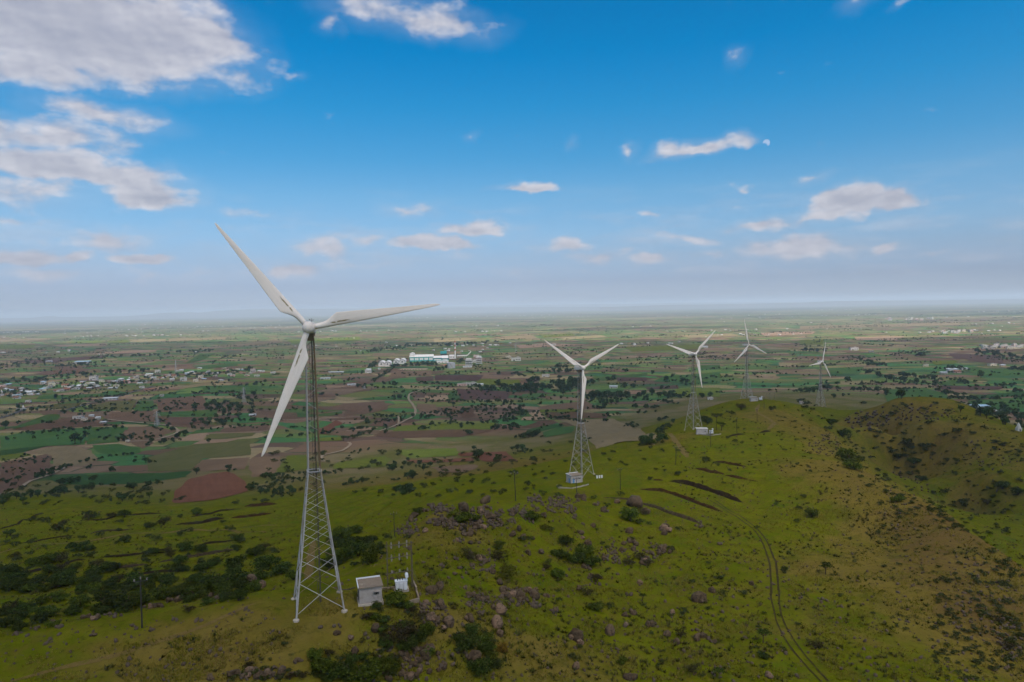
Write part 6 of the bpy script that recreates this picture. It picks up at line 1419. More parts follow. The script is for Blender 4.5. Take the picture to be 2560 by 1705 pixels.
# ---------------------------------------------------------------- houses
HC = {'white': (.52, .49, .465), 'cream': (.62, .54, .42), 'grey': (.36, .33, .31), 'pink': (.62, .40, .36), 'brown': (.26, .20, .16), 'blue': (.40, .50, .60)}
HM = {k: simple_mat('house_%s' % k, v, .9, .1, .12, .3, dirt=tuple(q * .6 for q in v)) for k, v in HC.items()}
M_FLAT = simple_mat('flat_roof', (.40, .36, .33), .95, .05, .25, .3, dirt=(.22, .19, .17))
M_TIN = simple_mat('tin_roof', (.52, .53, .55), .5, .3, .2, .2)
M_TILE = simple_mat('tile_roof', (.22, .10, .065), .9, .1, .25, .5)
M_BLUET = simple_mat('blue_tin_roof', (.36, .48, .58), .5, .3, .15, .2)
def house_kit(kind):
    """unit house 1 x 1 x 1: list of (name, mesh builder)"""
    kit = []
    if kind == 'flat':
        kit.append(('wall', MB().box((0, 0, .42), (1, 1, .86))))
        kit.append(('roof', MB().box((0, 0, .875), (1.06, 1.06, .05)).box((0, -.5, .94), (1.04, .05, .1)).box((-.5, 0, .94), (.05, .95, .1)).box((.5, 0, .94), (.05, .95, .1)).box((.2, .2, 1.02), (.3, .3, .26))))
    elif kind == 'gable':
        kit.append(('wall', MB().box((0, 0, .33), (1, 1, .68)).add([(-.5, -.498, .66), (-.5, .498, .66), (-.5, 0, .96), (.5, -.498, .66), (.5, .498, .66), (.5, 0, .96)], [(0, 1, 2), (3, 5, 4), (0, 2, 5, 3), (1, 4, 5, 2)])))
        kit.append(('roof', MB().add([(-.56, -.58, .63), (.56, -.58, .63), (.56, 0, 1.0), (-.56, 0, 1.0), (.56, .58, .63), (-.56, .58, .63), (-.56, -.58, .59), (.56, -.58, .59), (.56, .58, .59), (-.56, .58, .59)],
                                    [(0, 1, 2, 3), (3, 2, 4, 5), (6, 7, 1, 0), (8, 9, 5, 4)])))
    else:
        kit.append(('wall', MB().box((0, 0, .42), (1, 1, .86))))
        kit.append(('roof', MB().add([(-.55, -.58, .80), (.55, -.58, .80), (.55, .58, .98), (-.55, .58, .98), (-.55, -.58, .84), (.55, -.58, .84), (.55, .58, 1.02), (-.55, .58, 1.02)], [(0, 3, 2, 1), (4, 5, 6, 7), (0, 1, 5, 4), (1, 2, 6, 5), (2, 3, 7, 6), (3, 0, 4, 7)])))
    kit.append(('door', MB().box((-.22, -.505, .2), (.16, .03, .42))))
    kit.append(('window', MB().box((.08, -.505, .42), (.16, .03, .22)))); kit.append(('window', MB().box((.34, -.505, .42), (.16, .03, .22))))
    return kit
HK = {}
for kd in ('flat', 'gable', 'shed'):
    for nm in HC:
        for rn_, rm in (('c', M_FLAT), ('t', M_TIN), ('r', M_TILE), ('b', M_BLUET)):
            HK[(kd, nm, rn_)] = None
def house(p, rz, w, d, h, kd, colr, rf, label, group):
    key = (kd, colr, rf)
    if HK[key] is None:
        rm = {'c': M_FLAT, 't': M_TIN, 'r': M_TILE, 'b': M_BLUET}[rf]
        HK[key] = [(nm, mb.mesh(nm, HM[colr] if nm == 'wall' else rm if nm == 'roof' else M_HOLE)) for nm, mb in house_kit(kd)]
    root = empty('house', p, rz); root.scale = (w, d, h); tag(root, label, 'house', group)
    for nm, me in HK[key]: link(nm, me, root)
    return root
VIL = [(0, 985, 20), (80, 977, 15), (170, 967, 12), (250, 960, 10), (330, 955, 8), (400, 942, 12), (470, 938, 16), (540, 938, 18), (600, 926, 14), (650, 936, 8)]
vh = []
for k in range(104):
    x = 660 * (k + rnd.uniform(.1, .9)) / 104
    y = np.interp(x, [v[0] for v in VIL], [v[1] for v in VIL]) + rnd.uniform(-1, 1) * np.interp(x, [v[0] for v in VIL], [v[2] for v in VIL])
    vh.append((x, float(y)))
for k, (x, y) in enumerate(vh):
    p = ground_at(x, y)
    if p is None: continue
    colr = rnd.choices(['white', 'cream', 'grey', 'pink', 'brown', 'blue'], [5, 3, 3, 1.3, 2, .6])[0]
    kd = rnd.choices(['flat', 'gable', 'shed'], [5, 2, 3])[0]; rf = 'c' if kd == 'flat' else rnd.choice('ttr') if kd == 'gable' else rnd.choice('tttb')
    big = rnd.random() < .14
    w, d, h = rnd.uniform(7, 13) * (1.4 if big else 1), rnd.uniform(6, 10), rnd.uniform(3.5, 5.5) * (1.9 if big else 1.0)
    house(p, rnd.uniform(-.4, .4), w, d, h, kd, colr, rf, '%s %s house, %s along the village counted from its left end' % (colr, {'flat': 'flat-roofed', 'gable': 'gabled', 'shed': 'lean-to'}[kd], ordinal(k + 1)), 'houses of the roadside village')
# single farmsteads and sheds
FARM = [('A', 660, 290, 16, 7, 4.5, 'flat', 'white', 'c', 'long white farmhouse among trees beside the dark ploughed field'), ('A', 710, 305, 8, 6, 4, 'flat', 'cream', 'c', 'small cream building next to the long white farmhouse'), ('A', 825, 295, 7, 5, 4, 'shed', 'white', 't', 'white hut standing alone in the farmyard'), ('A', 770, 275, 7, 5, 3.5, 'shed', 'white', 't', 'small white shed behind the farmyard hut'), ('A', 870, 330, 9, 5, 3, 'shed', 'grey', 't', 'low grey shed at the edge of the ploughed field'),
        ('A', 180, 222, 12, 9, 4.5, 'flat', 'white', 'c', 'white temple house with a small spire near the left road'), ('A', 930, 133, 26, 9, 5, 'shed', 'white', 't', 'long white-roofed shed beside the diagonal road'), ('A', 1260, 55, 22, 9, 5, 'gable', 'brown', 'r', 'red-roofed house at the road below the village'), ('A', 1195, 35, 9, 7, 5, 'flat', 'white', 'c', 'white house on the road just below the village'), ('A', 950, 42, 20, 8, 4, 'shed', 'grey', 't', 'grey long shed below the village middle'), ('A', 2125, 268, 10, 6, 3, 'shed', 'white', 't', 'white low shed at the lower tip of the hanging blade'), ('A', 1075, 488, 4, 4, 3, 'flat', 'cream', 'c', 'tiny cream hut at the orchard corner'), ('A', 240, 152, 9, 7, 4, 'flat', 'white', 'c', 'white house in trees above the left road'), ('A', 1362, 105, 7, 6, 4.5, 'flat', 'grey', 'c', 'small grey house right of the village road'),
        ('B', 910, 40, 16, 10, 10, 'flat', 'white', 'c', 'two-storey white house left of the avenue of trees'), ('B', 640, 42, 40, 8, 4, 'shed', 'grey', 't', 'long pale farm shed behind the nearest tower'), ('B', 550, 95, 24, 8, 4, 'shed', 'white', 't', 'white shed just right of the nearest tower mast'), ('B', 770, 148, 18, 7, 4, 'shed', 'grey', 't', 'grey-roofed shed among the dark trees behind the tower'), ('B', 875, 172, 6, 6, 5, 'flat', 'white', 'c', 'narrow white hut in the tree row'), ('B', 1700, 150, 20, 9, 6, 'flat', 'pink', 'c', 'pinkish farm building beyond the purple field'), ('B', 1775, 145, 22, 9, 7, 'flat', 'white', 'c', 'white farm building beside the pinkish one'), ('B', 1850, 148, 14, 8, 5, 'gable', 'cream', 't', 'yellowish farm building right of the white one'), ('B', 320, 85, 14, 9, 6, 'flat', 'white', 'c', 'white house between the hanging blade and the mast'), ('B', 110, 45, 12, 8, 5, 'flat', 'white', 'c', 'white house above the hanging blade foot'), ('B', 2150, 145, 8, 5, 4, 'flat', 'white', 'c', 'tiny white hut on the yellow-green field'),
        ('C', 355, 165, 30, 14, 12, 'flat', 'white', 'c', 'large white house in trees left of the second rotor'), ('C', 280, 140, 18, 12, 8, 'flat', 'cream', 'c', 'cream house next to the large white house'), ('C', 645, 320, 18, 9, 6, 'flat', 'white', 'c', 'white house in front of the dark tree clump'), ('C', 1310, 432, 16, 8, 5, 'shed', 'white', 't', 'white shed right of the second rotor blade'), ('C', 2200, 40, 26, 10, 8, 'shed', 'white', 't', 'white shed behind the third rotor'), ('C', 720, 15, 20, 10, 8, 'flat', 'white', 'c', 'white house behind the tip of the second rotor'), ('C', 2260, 545, 8, 5, 4, 'flat', 'white', 'c', 'small white hut right of the third tower'),
        ('D', 1890, 1105, 22, 11, 6, 'shed', 'white', 'b', 'blue-roofed white shed past the brown hilltop'), ('D', 2000, 1140, 10, 7, 4, 'flat', 'pink', 'c', 'pinkish hut beside the blue-roofed shed'), ('D', 2100, 1148, 12, 7, 4, 'shed', 'grey', 't', 'grey-roofed hut right of the blue-roofed shed'), ('D', 1600, 712, 22, 12, 8, 'shed', 'white', 't', 'white-roofed farm shed in trees on the right plain'), ('D', 1650, 722, 14, 10, 6, 'gable', 'pink', 'r', 'pink-walled farmhouse beside the white-roofed shed'), ('D', 1510, 735, 14, 8, 5, 'shed', 'grey', 't', 'grey shed left of the white-roofed farm shed'), ('D', 1720, 690, 18, 8, 5, 'shed', 'white', 't', 'pale shed behind the farm on the right plain'), ('D', 2020, 650, 20, 9, 6, 'flat', 'cream', 'c', 'cream farmhouse on the tan strip of the right plain'), ('D', 565, 485, 26, 14, 10, 'flat', 'white', 'c', 'white house right of the farthest rotor'), ('D', 1320, 655, 12, 8, 5, 'flat', 'cream', 'c', 'cream hut at the edge of the sunlit field'), ('D', 2130, 650, 12, 7, 4, 'shed', 'white', 't', 'small white shed at the end of the tan strip'), ('D', 750, 505, 14, 9, 5, 'flat', 'grey', 'c', 'grey house behind the farthest rotor'),
        ('V', 695, 500, 46, 22, 9, 'shed', 'white', 'b', 'long pale blue-roofed hall alone above the village'), ('V', 415, 488, 24, 9, 5, 'shed', 'white', 't', 'white shed in the trees above the left end of the village'), ('V', 790, 640, 18, 12, 12, 'flat', 'white', 'c', 'tall white block at the back of the village')]
for (c, X, Y, w, d, h, kd, colr, rf, lab) in FARM:
    p = gnd(c, X, Y)
    if p is not None: house(p, rnd.uniform(-.25, .25), w, d, h, kd, colr, rf, lab, 'farm buildings on the plain')
# spire of the white temple, and the pale temple at the foot of the right hill
def temple(c, X, Y, k, label):
    p = gnd(c, X, Y); root = empty('temple', p); tag(root, label, 'temple')
    MB().box((0, 0, 2.0 * k), (5 * k, 5 * k, 4.2 * k)).build('wall', HM['white'], root)
    MB().lathe((0, 0, 4.0 * k), [(2.4 * k, 0), (2.2 * k, 1.5 * k), (1.7 * k, 3.2 * k), (1.1 * k, 4.6 * k), (.5 * k, 5.6 * k)], 8).build('spire', HM['white'], root)
    MB().lathe((0, 0, 9.5 * k), [(.6 * k, 0), (.7 * k, .4 * k), (.2 * k, .9 * k), (.05, 1.6 * k)], 8).build('finial', HM['cream'], root)
    MB().box((0, -2.52 * k, 1.4 * k), (1.3 * k, .06, 2.6 * k)).build('door', M_HOLE, root)
temple('D', 2298, 1335, .62, 'slender pale temple spire among trees at the right hill foot')
temple('A', 196, 218, .9, 'small white temple spire near the left road')
temple('A', 14, 95, 1.2, 'white temple spire at the left end of the village')
# second village far on the right, and specks of others
k_ = 0
for (c, x0, x1, y0, y1, n_, grp, lab) in [('D', 1900, 2355, 440, 475, 30, 'houses of the far right village', 'house in the distant village beyond the right plain'), ('C', -60, -5, 120, 190, 5, 'houses by the factory road', 'house beside the trees right of the factory'), ('D', 1450, 1800, 290, 310, 12, 'houses of the hazy hamlet', 'house of the hazy hamlet above the far right village'), ('D', 900, 1420, 155, 175, 14, 'houses of the faint hamlet', 'house of the faint hamlet near the horizon')]:
    for _ in range(n_):
        p = gnd(c, rnd.uniform(x0, x1), rnd.uniform(y0, y1))
        if p is None: continue
        sc = 1.0 + p.y / 6000; colr = rnd.choices(['white', 'cream', 'pink', 'grey'], [5, 3, 2, 2])[0]
        hs = house(p, rnd.uniform(-.4, .4), rnd.uniform(8, 14) * sc, rnd.uniform(7, 11), rnd.uniform(4, 8) * sc, rnd.choice(['flat', 'flat', 'shed']), colr, 'c', 'small ' + colr + ' ' + lab, grp); NUMBER.append((p.x / p.y, hs))
pl = []
for _ in range(80):
    y = 2600 * (5.5 ** rnd.random()); x = (rnd.random() * 2 - 1) * y * .8
    for _k in range(rnd.choice((1, 1, 2, 3, 5, 9, 14))):
        sc = rnd.uniform(.5, 1.1) * (1 + y / 14000)
        pl.append((rnd.randrange(2), Matrix.Translation((x + rnd.gauss(0, 90) * (1 + y / 5000), y + rnd.gauss(0, 60), 0)) @ Matrix.Rotation(rnd.uniform(-.5, .5), 4, 'Z') @ Matrix.Diagonal((10 * sc, 8 * sc, 5 * sc, 1))))
FH = [MB().box((0, 0, .45), (1, 1, .9)).box((0, 0, .93), (1.06, 1.06, .06)).mesh('f', None), MB().box((0, 0, .3), (1, 1, .6)).add([(-.55, -.55, .58), (.55, -.55, .58), (.55, 0, .95), (-.55, 0, .95), (.55, .55, .58), (-.55, .55, .58)], [(0, 1, 2, 3), (3, 2, 4, 5)]).mesh('f', None)]
merge('distant_houses', FH, pl, HM['white'])

# ---------------------------------------------------------------- sugar factory
M_TEAL = simple_mat('teal_cladding', (.05, .34, .34), .5, .3, .1, .1)
M_CLAD = simple_mat('white_cladding', (.70, .66, .64), .6, .3, .08, .1)
M_CHR = simple_mat('red_band', (.45, .12, .07), .8, .1, .1, .2)
M_TANK = simple_mat('tank_steel', (.38, .37, .38), .5, .4, .12, .15)
def fac(X, Y):
    x0, y0, s = 900, 840, 6.926
    return ground_at(x0 + X / s, y0 + Y / s)
def fm(px, p): return px / 6.926 * p.y / FPX          # crop pixels to metres at p
def main_hall():
    p = fac(1065, 440); root = empty('factory_hall', p, R(3)); tag(root, 'long teal and white factory hall with a row of white window panels', 'factory hall')
    W_ = fm(410, p); H_ = fm(80, p); D_ = 30
    MB().box((0, D_ / 2, H_ / 2), (W_, D_, H_)).build('wall', M_TEAL, root)
    for k in range(5):
        x = -W_ / 2 + W_ * (.10 + .2 * k)
        f = MB().box((x, -.15, H_ * .54), (W_ * .15, .3, H_ * .5)).build('window', M_CLAD, root)
        MB().box((x, -.32, H_ * .54), (.5, .1, H_ * .5)).build('mullion', M_TEAL, f)
    r_ = MB().add([(-W_ / 2 - 1, -1, H_), (W_ / 2 + 1, -1, H_), (W_ / 2 + 1, D_ / 2, H_ + 7), (-W_ / 2 - 1, D_ / 2, H_ + 7), (W_ / 2 + 1, D_ + 1, H_), (-W_ / 2 - 1, D_ + 1, H_)], [(0, 1, 2, 3), (3, 2, 4, 5), (0, 3, 5), (1, 4, 2)]).build('roof', M_CLAD, root)
    for k in range(11): MB().box((-W_ * .34 + W_ * .075 * k, D_ * .3, H_ + 5), (2.2, 2.2, 2.6)).build('ventilator', M_CLAD, r_)
    MB().box((-W_ * .39, D_ * .4, H_ + 6), (W_ * .2, D_ * .6, 11)).build('head_house', M_CLAD, root)
    MB().add([(-W_ * .49, 3, H_ + 11.5), (-W_ * .29, 3, H_ + 11.5), (-W_ * .39, 3, H_ + 15), (-W_ * .49, 21, H_ + 11.5), (-W_ * .29, 21, H_ + 11.5), (-W_ * .39, 21, H_ + 15)], [(0, 1, 2), (3, 5, 4), (0, 2, 5, 3), (1, 4, 5, 2)]).build('gable', M_CLAD, root)
    for k, (x0, x1, hh) in enumerate([(.5, .87, .72), (.87, 1.13, .62)]):
        w = W_ * (x1 - x0); x = W_ * (x0 + x1) / 2
        a = MB().box((x, D_ / 2 - 4, H_ * hh / 2), (w - .4, D_ + 4, H_ * hh)).build('annex', M_TEAL, root)
        MB().box((x, -6.2, H_ * hh * .45), (w * .8, .4, H_ * .22)).build('window', M_CLAD, a)
        MB().add([(x - w / 2, -8, H_ * hh), (x + w / 2, -8, H_ * hh), (x + w / 2, D_ / 2 - 4, H_ * hh + 6 + 2 * k), (x - w / 2, D_ / 2 - 4, H_ * hh + 6 + 2 * k), (x + w / 2, D_, H_ * hh), (x - w / 2, D_, H_ * hh)], [(0, 1, 2, 3), (3, 2, 4, 5), (0, 3, 5), (1, 4, 2)]).build('roof', M_CLAD, a)
main_hall()
for i, (X, Y, nth) in enumerate([(370, 525, 'leftmost'), (478, 525, 'second from the left'), (625, 490, 'third from the left'), (732, 485, 'rightmost')]):
    p = fac(X, Y); root = empty('barrel_warehouse', p, R(4)); tag(root, 'white barrel-roofed warehouse, %s of four beside the factory' % nth, 'warehouse', 'barrel-roofed warehouses of the factory')
    w = fm(104, p); h = fm(42, p); arc = fm(46, p); D_ = 45
    MB().box((0, D_ / 2, h / 2), (w * .97, D_, h)).build('wall', M_CLAD, root)
    mb = MB(); rings = []
    for y in (-1.0, D_ + 1):
        ring = [(-math.cos(math.pi * k / 14) * w / 2 * 1.02, y, h + math.sin(math.pi * k / 14) * arc) for k in range(15)]
        rings.append(ring)
    mb.ring(rings).build('roof', M_CLAD, root)
    MB().box((0, -1.2, h * .95), (w * .22, .3, h * .55)).build('window', M_DARK, root)
    mb = MB()
    pth = [(-math.cos(math.pi * k / 14) * w / 2 * .98, -1.3, h + math.sin(math.pi * k / 14) * arc * .72) for k in range(1, 14)]
    mb.tube(pth, .7, 4).build('arch_rib', M_DARK, root)
p = fac(1650, 392); root = empty('chimney', p); tag(root, 'tall factory chimney with red and white bands', 'chimney')
H_ = fm(312, p)
for k in range(9):
    z0, z1 = H_ * k / 9, H_ * (k + 1) / 9; r0 = 2.6 - 1.1 * k / 9; r1 = 2.6 - 1.1 * (k + 1) / 9
    MB().lathe((0, 0, 0), [(r0, z0), (r1, z1)], 14).build('band', M_CHR if k in (4, 6, 8) else M_CLAD, root)
p = fac(1572, 562); root = empty('storage_tank', p); tag(root, 'large round grey steel storage tank in front of the factory', 'tank')
r_ = fm(72, p); h = fm(92, p)
MB().lathe((0, r_, 0), [(r_, 0), (r_, h)], 28).build('shell', M_TANK, root, smooth=False)
MB().lathe((0, r_, 0), [(r_ * 1.02, h), (r_ * .5, h + r_ * .12), (.3, h + r_ * .2)], 28).build('roof', M_TANK, root)
mb = MB(); mb.tube([(r_ * .7, r_ - r_ * .75, 0), (r_ * .2, -.3, h * .5), (-r_ * .3, r_ * .02, h)], .3, 4); mb.build('stair', M_DARK, root)
p = fac(1445, 345); root = empty('boiler_house', p); tag(root, 'dark and teal boiler house standing above the factory roofs', 'boiler house')
MB().box((0, 8, fm(40, p) / 2), (fm(100, p), 16, fm(40, p))).build('wall', M_DARK, root)
MB().box((0, 8, fm(58, p)), (fm(108, p), 18, fm(36, p))).build('upper_wall', M_TEAL, root)
MB().box((fm(30, p), 8, fm(80, p)), (fm(40, p), 12, fm(18, p))).build('penthouse', M_TEAL, root)
def frame_tower(X, Y, wpx, hpx, floors, label):
    p = fac(X, Y); root = empty('process_tower', p); tag(root, label, 'process tower')
    w, h = fm(wpx, p), fm(hpx, p)
    for sx in (-1, 1):
        for sy in (0, 1): MB().box((sx * w / 2, sy * w * .7, h / 2), (.8, .8, h)).build('column', M_TANK, root)
    for k in range(floors): MB().box((0, w * .35, h * (k + .55) / floors), (w * 1.1, w * .85, .9)).build('floor_slab', M_CLAD, root)
    for k in range(3): MB().lathe((-w * .3 + w * .3 * k, w * .35, h * .3), [(w * .11, 0), (w * .11, h * .45), (w * .05, h * .5)], 10).build('vessel', M_TANK, root)
    MB().box((0, w * .35, h + 1), (w * .8, w * .6, 3)).build('roof', M_CLAD, root)
frame_tower(1885, 525, 110, 120, 3, 'grey open-framed process tower right of the storage tank')
frame_tower(2060, 490, 100, 130, 4, 'white four-storey process tower at the right end of the factory')
def plain_block(X, Y, wpx, hpx, d, mat, roofm, name, label, cat):
    p = fac(X, Y); root = empty(name, p, R(3)); tag(root, label, cat)
    w, h = fm(wpx, p), fm(hpx, p)
    MB().box((0, d / 2, h * .45), (w, d, h * .9)).build('wall', mat, root)
    MB().add([(-w / 2 - .5, -.6, h * .9), (w / 2 + .5, -.6, h * .9), (w / 2 + .5, d / 2, h * 1.15), (-w / 2 - .5, d / 2, h * 1.15), (w / 2 + .5, d + .6, h * .9), (-w / 2 - .5, d + .6, h * .9)], [(0, 1, 2, 3), (3, 2, 4, 5), (0, 3, 5), (1, 4, 2)]).build('roof', roofm, root)
    for k in range(3): MB().box((-w * .3 + w * .3 * k, -.1, h * .45), (w * .12, .2, h * .3)).build('window', M_DARK, root)
plain_block(1590, 395, 90, 60, 18, M_CLAD, M_CLAD, 'factory_block', 'pale block between the boiler house and the chimney', 'factory block')
plain_block(1430, 470, 200, 36, 14, M_CLAD, M_CLAD, 'factory_block', 'low white office row in front of the teal hall end', 'factory block')
plain_block(1470, 535, 40, 34, 10, HM['cream'], M_CHR, 'factory_block', 'small orange-roofed block left of the storage tank', 'factory block')
plain_block(150, 640, 76, 66, 12, HM['white'], M_TIN, 'factory_block', 'white block standing apart left of the warehouses', 'factory block')
plain_block(330, 585, 34, 28, 8, HM['white'], M_TIN, 'factory_block', 'tiny white block below the left warehouses', 'factory block')
plain_block(1860, 545, 150, 22, 12, M_CLAD, M_TIN, 'factory_block', 'long low pale building right of the storage tank', 'factory block')
pa, pb = fac(1680, 380), fac(1920, 380)
root = empty('conveyor', pa); tag(root, 'inclined pale conveyor gallery right of the chimney', 'conveyor')
L_ = pb.x - pa.x
MB().box((L_ * .36, 0, 8), (L_ * .72, 4, 4)).build('gallery', M_CLAD, root)
MB().add([(L_ * .72, -2, 6), (L_ * .72, 2, 6), (L_, 2, 20), (L_, -2, 20), (L_ * .72, -2, 10), (L_ * .72, 2, 10), (L_, 2, 24), (L_, -2, 24)], [(0, 1, 2, 3), (4, 7, 6, 5), (0, 3, 7, 4), (1, 5, 6, 2), (3, 2, 6, 7)]).build('incline', M_CLAD, root)
for k in range(6): MB().box((L_ * (.05 + .16 * k), 0, 3.2 if k < 5 else 6), (.8, 2, 6.4 if k < 5 else 12)).build('trestle', M_TANK, root)
for i in range(9):
    p = fac(680 + i * 48, 592); o = MB().add([(-5, 0, 0), (5, 0, 0), (6, 26, 0), (-4, 26, 0), (-1, 2, 3.2), (1, 2, 3.2), (2, 24, 3.2), (0, 24, 3.2)], [(0, 1, 5, 4), (1, 2, 6, 5), (2, 3, 7, 6), (3, 0, 4, 7), (4, 5, 6, 7)]).build('compost_heap', M_DIRT, loc=p + Vector((0, 0, .6)), rot=(0, 0, -.5))
    tag(o, 'long heap of brown earth in front of the factory, %s from the left' % ordinal(i + 1), 'heap', 'heaps in the factory yard')
# lattice power pylon on the plain
def pylon(c, X, Y, h, label):
    p = gnd(c, X, Y); root = empty('power_pylon', p); tag(root, label, 'pylon', 'power pylons on the plain')
    for sx in (-1, 1):
        for sy in (-1, 1): MB().tube([(sx * 3, sy * 3, 0), (sx * .7, sy * .7, h * .7), (sx * .3, sy * .3, h)], .22, 4).build('leg', M_TANK, root)
    for k in range(3): MB().box((0, 0, h * (.68 + .12 * k)), (12 - 2 * k, .5, .5)).build('crossarm', M_TANK, root)
    mb = MB()
    for k in range(7):
        z0, z1 = h * .7 * k / 7, h * .7 * (k + 1) / 7; a, b = 3 - 2.3 * k / 7, 3 - 2.3 * (k + 1) / 7
        for s in (-1, 1): mb.tube([(-a, s * a, z0), (b, s * b, z1)], .12, 3).tube([(a, s * a, z0), (-b, s * b, z1)], .12, 3)
    mb.build('bracing', M_TANK, root)
pylon('A', 1322, 350, 22, 'thin power pylon behind the orchard rows')
pylon('A', 2052, 155, 30, 'thin power pylon above the tree clump left of the blade')
pylon('V', 1480, 590, 40, 'thin power pylon rising behind the village')
pylon('C', 350, 100, 40, 'thin power pylon left of the second rotor')

# ---------------------------------------------------------------- low hills along the horizon
def hill_material():
    mt, n, b = new_mat('far_hill', .95, .05)
    pos = n.n('ShaderNodeNewGeometry').outputs['Position']
    f = n.noise(pos, 1 / 900.0, 5.0, .6)
    n.set(b.inputs['Base Color'], n.mix(n.step(f, .4, .65), (.10, .10, .06), (.15, .12, .085)))
    return mt
M_FH = hill_material()
def far_hill(name, prof, dist, depth):
    """prof: (px, py of the skyline); a ridge standing on the plain"""
    vs_, fs_ = [], []
    n_ = 0
    xs = np.linspace(prof[0][0], prof[-1][0], 90)
    ys = np.interp(xs, [p[0] for p in prof], [p[1] for p in prof])
    for px, py in zip(xs, ys):
        d = photo_dir(px, py); t = dist / d.y
        zt = CAM_Z + d.z * t; x = d.x * t
        zt = max(2.0, zt * (1 + .10 * (fbm(x / 900, 3.3, 8, 4) - .5)))
        for k, (yy, zz) in enumerate([(dist - depth, -2), (dist - depth * .55, zt * .45), (dist - depth * .2, zt * .85), (dist, zt), (dist + depth * .4, zt * .8), (dist + depth, -2)]):
            vs_.append((x * (yy / dist), yy, zz))
    for i in range(len(xs) - 1):
        for k in range(5):
            a = i * 6 + k
            fs_.append((a, a + 6, a + 7, a + 1))
    me = mesh_np(name, vs_, fs_, M_FH, True)
    return tag(link(name, me), kind='structure')
far_hill('hills', [(-400, 806), (-100, 798), (0, 795.5), (60, 795), (105, 793), (124, 787), (140, 792), (165, 793), (300, 790.5), (360, 788), (400, 782), (470, 780), (500, 782), (540, 777), (640, 772), (760, 772), (900, 773), (1000, 771), (1150, 769), (1300, 768), (1500, 767)], 27000, 3000)
far_hill('hills', [(500, 784), (700, 774), (900, 768.5), (1100, 766), (1200, 763.5), (1300, 762.5), (1420, 760.5), (1550, 760), (1650, 758), (1700, 756.5), (1800, 756.5), (2000, 754.5), (2200, 750.5), (2400, 748.5), (2560, 745.5), (2900, 741)], 36000, 4000)
far_hill('hills', [(1500, 768), (1700, 761.5), (1850, 760), (2000, 756.5), (2100, 752.5), (2300, 751), (2560, 748), (2800, 745)], 23000, 1500)

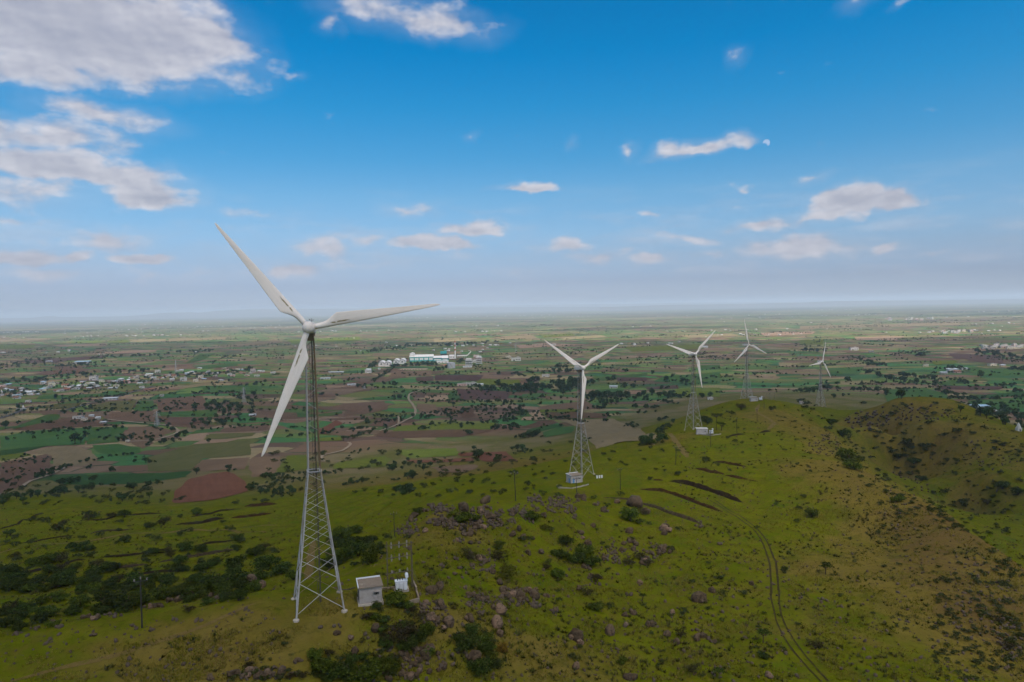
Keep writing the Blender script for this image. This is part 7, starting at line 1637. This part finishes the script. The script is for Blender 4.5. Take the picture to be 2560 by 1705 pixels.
# ---------------------------------------------------------------- the cloud that shades the hill and the near plain
def cloud_material():
    mt = bpy.data.materials.new('cloud_vapour'); mt.use_nodes = True
    nt = mt.node_tree; nt.nodes.clear(); n = NT(nt)
    d = n.n('ShaderNodeBsdfDiffuse', {'Color': (.9, .9, .92, 1)})
    t = n.n('ShaderNodeBsdfTranslucent', {'Color': (.70, .685, .655, 1)})
    tr = n.n('ShaderNodeBsdfTransparent', {'Color': (1, 1, 1, 1)})
    m1 = n.n('ShaderNodeMixShader', {0: .62, 1: d.outputs[0], 2: t.outputs[0]})
    thin = n.n('ShaderNodeAttribute', attribute_name='thin').outputs['Fac']
    m2 = n.n('ShaderNodeMixShader', {0: thin, 1: m1.outputs[0], 2: tr.outputs[0]})
    n.n('ShaderNodeOutputMaterial', {'Surface': m2.outputs[0]})
    return mt
def cloud_layer():
    H0 = 2300.0
    n_ = 300
    xs = np.linspace(-9500, 10500, n_); ys = np.linspace(-8000, 4300, n_)
    X, Y = np.meshgrid(xs, ys)
    off = (H0 - 100) / math.tan(SUN_EL)
    ox, oy = math.sin(SUN_AZ) * off, math.cos(SUN_AZ) * off
    gx_, gy_ = X - ox, Y - oy                      # ground the cloud shades
    f = 1.15 - sstep(gy_ + .16 * gx_, 1900, 4600) * 1.45 - sstep(np.hypot(gx_ / 8500, gy_ / 7000), .75, 1.05) * 2
    f += 1.5 * (fbm(X / 1900, Y / 700, 40, 5) - .5) * sstep(gy_, 900, 2200) + .3 * (fbm(X / 900, Y / 900, 41, 4) - .5)
    for (gxc, gyc, rx, ry, a) in [(1500, 2250, 600, 170, 1.5), (-900, 4300, 2200, 350, .8), (2300, 3300, 1300, 260, 1.0), (500, 3600, 900, 200, .8), (-250, 240, 140, 90, 0.0)]:
        f -= a * np.exp(-((gx_ - gxc) / rx) ** 2 - ((gy_ - gyc) / ry) ** 2)
    th = np.clip(f, 0, 1.2)
    lump = fbm(X / 420, Y / 420, 50, 4)
    top = H0 + 40 + th * (350 + 500 * lump); bot = H0 - th * 60 * (.5 + lump)
    idx = np.arange(n_ * n_).reshape(n_, n_)
    keep = (th[:-1, :-1] > 0) | (th[1:, 1:] > 0) | (th[1:, :-1] > 0) | (th[:-1, 1:] > 0)
    a, b, c, d = idx[:-1, :-1][keep], idx[:-1, 1:][keep], idx[1:, 1:][keep], idx[1:, :-1][keep]
    q = np.stack([a, b, c, d], 1); q2 = np.stack([d, c, b, a], 1) + n_ * n_
    V = np.concatenate([np.stack([X.ravel(), Y.ravel(), top.ravel()], 1), np.stack([X.ravel(), Y.ravel(), bot.ravel()], 1)])
    used = np.unique(np.concatenate([q.ravel(), q2.ravel()])); rem = np.full(len(V), -1); rem[used] = np.arange(len(used))
    thin = .40 + .20 * sstep(np.hypot(gx_ * .8, gy_ - 250), 650, 1500) + .08 * sstep(gy_, 1500, 2600)
    thin += .36 * np.exp(-((gx_ - 95 - .12 * (gy_ - 300)) / 105) ** 2 - ((gy_ - 330) / 210) ** 2) - .18 * np.exp(-((gx_ + 210) / 190) ** 2 - ((gy_ - 240) / 150) ** 2) - .16 * np.exp(-((gx_ - 330) / 140) ** 2 - ((gy_ - 400) / 260) ** 2) - .12 * np.exp(-((gx_) / 300) ** 2 - ((gy_ - 70) / 60) ** 2)
    me = mesh_np('cloud_layer', V[used], rem[np.concatenate([q, q2])], cloud_material(), True)
    at_ = me.attributes.new('thin', 'FLOAT', 'POINT'); at_.data.foreach_set('value', np.concatenate([thin.ravel(), thin.ravel()])[used].astype(np.float32))
    return tag(link('sky_cloud_layer', me), kind='structure')
cloud_layer()

# ---------------------------------------------------------------- the air
def haze_box():
    bm = bmesh.new(); bmesh.ops.create_cube(bm, size=1.0)
    me = bpy.data.meshes.new('haze'); bm.to_mesh(me); bm.free()
    mt = bpy.data.materials.new('haze_air'); mt.use_nodes = True
    nt = mt.node_tree; nt.nodes.clear(); n = NT(nt)
    v = n.n('ShaderNodeVolumePrincipled', {'Color': (.80, .90, 1.0, 1), 'Density': HAZE_D, 'Anisotropy': .0})
    n.n('ShaderNodeOutputMaterial', {'Volume': v.outputs[0]})
    me.materials.append(mt)
    lo, hi = -6.0, HAZE_TOP
    o = link('haze', me, loc=(0, 0, (lo + hi) / 2), scale=(134000, 134000, hi - lo))
    return tag(o, kind='stuff')
HAZE_D = 7.6e-5
HAZE_TOP = 300.0
haze_box()

# ---------------------------------------------------------------- look-alikes take their place from the left into the label
_by = {}
for q, o in NUMBER: _by.setdefault((o['label'], o['group']), []).append((q, o))
for (lab, grp), v in _by.items():
    v.sort(key=lambda t: t[0])
    for k, (q, o) in enumerate(v):
        if len(v) > 1: o['label'] = '%s, %s from the left' % (lab, ordinal(k + 1))
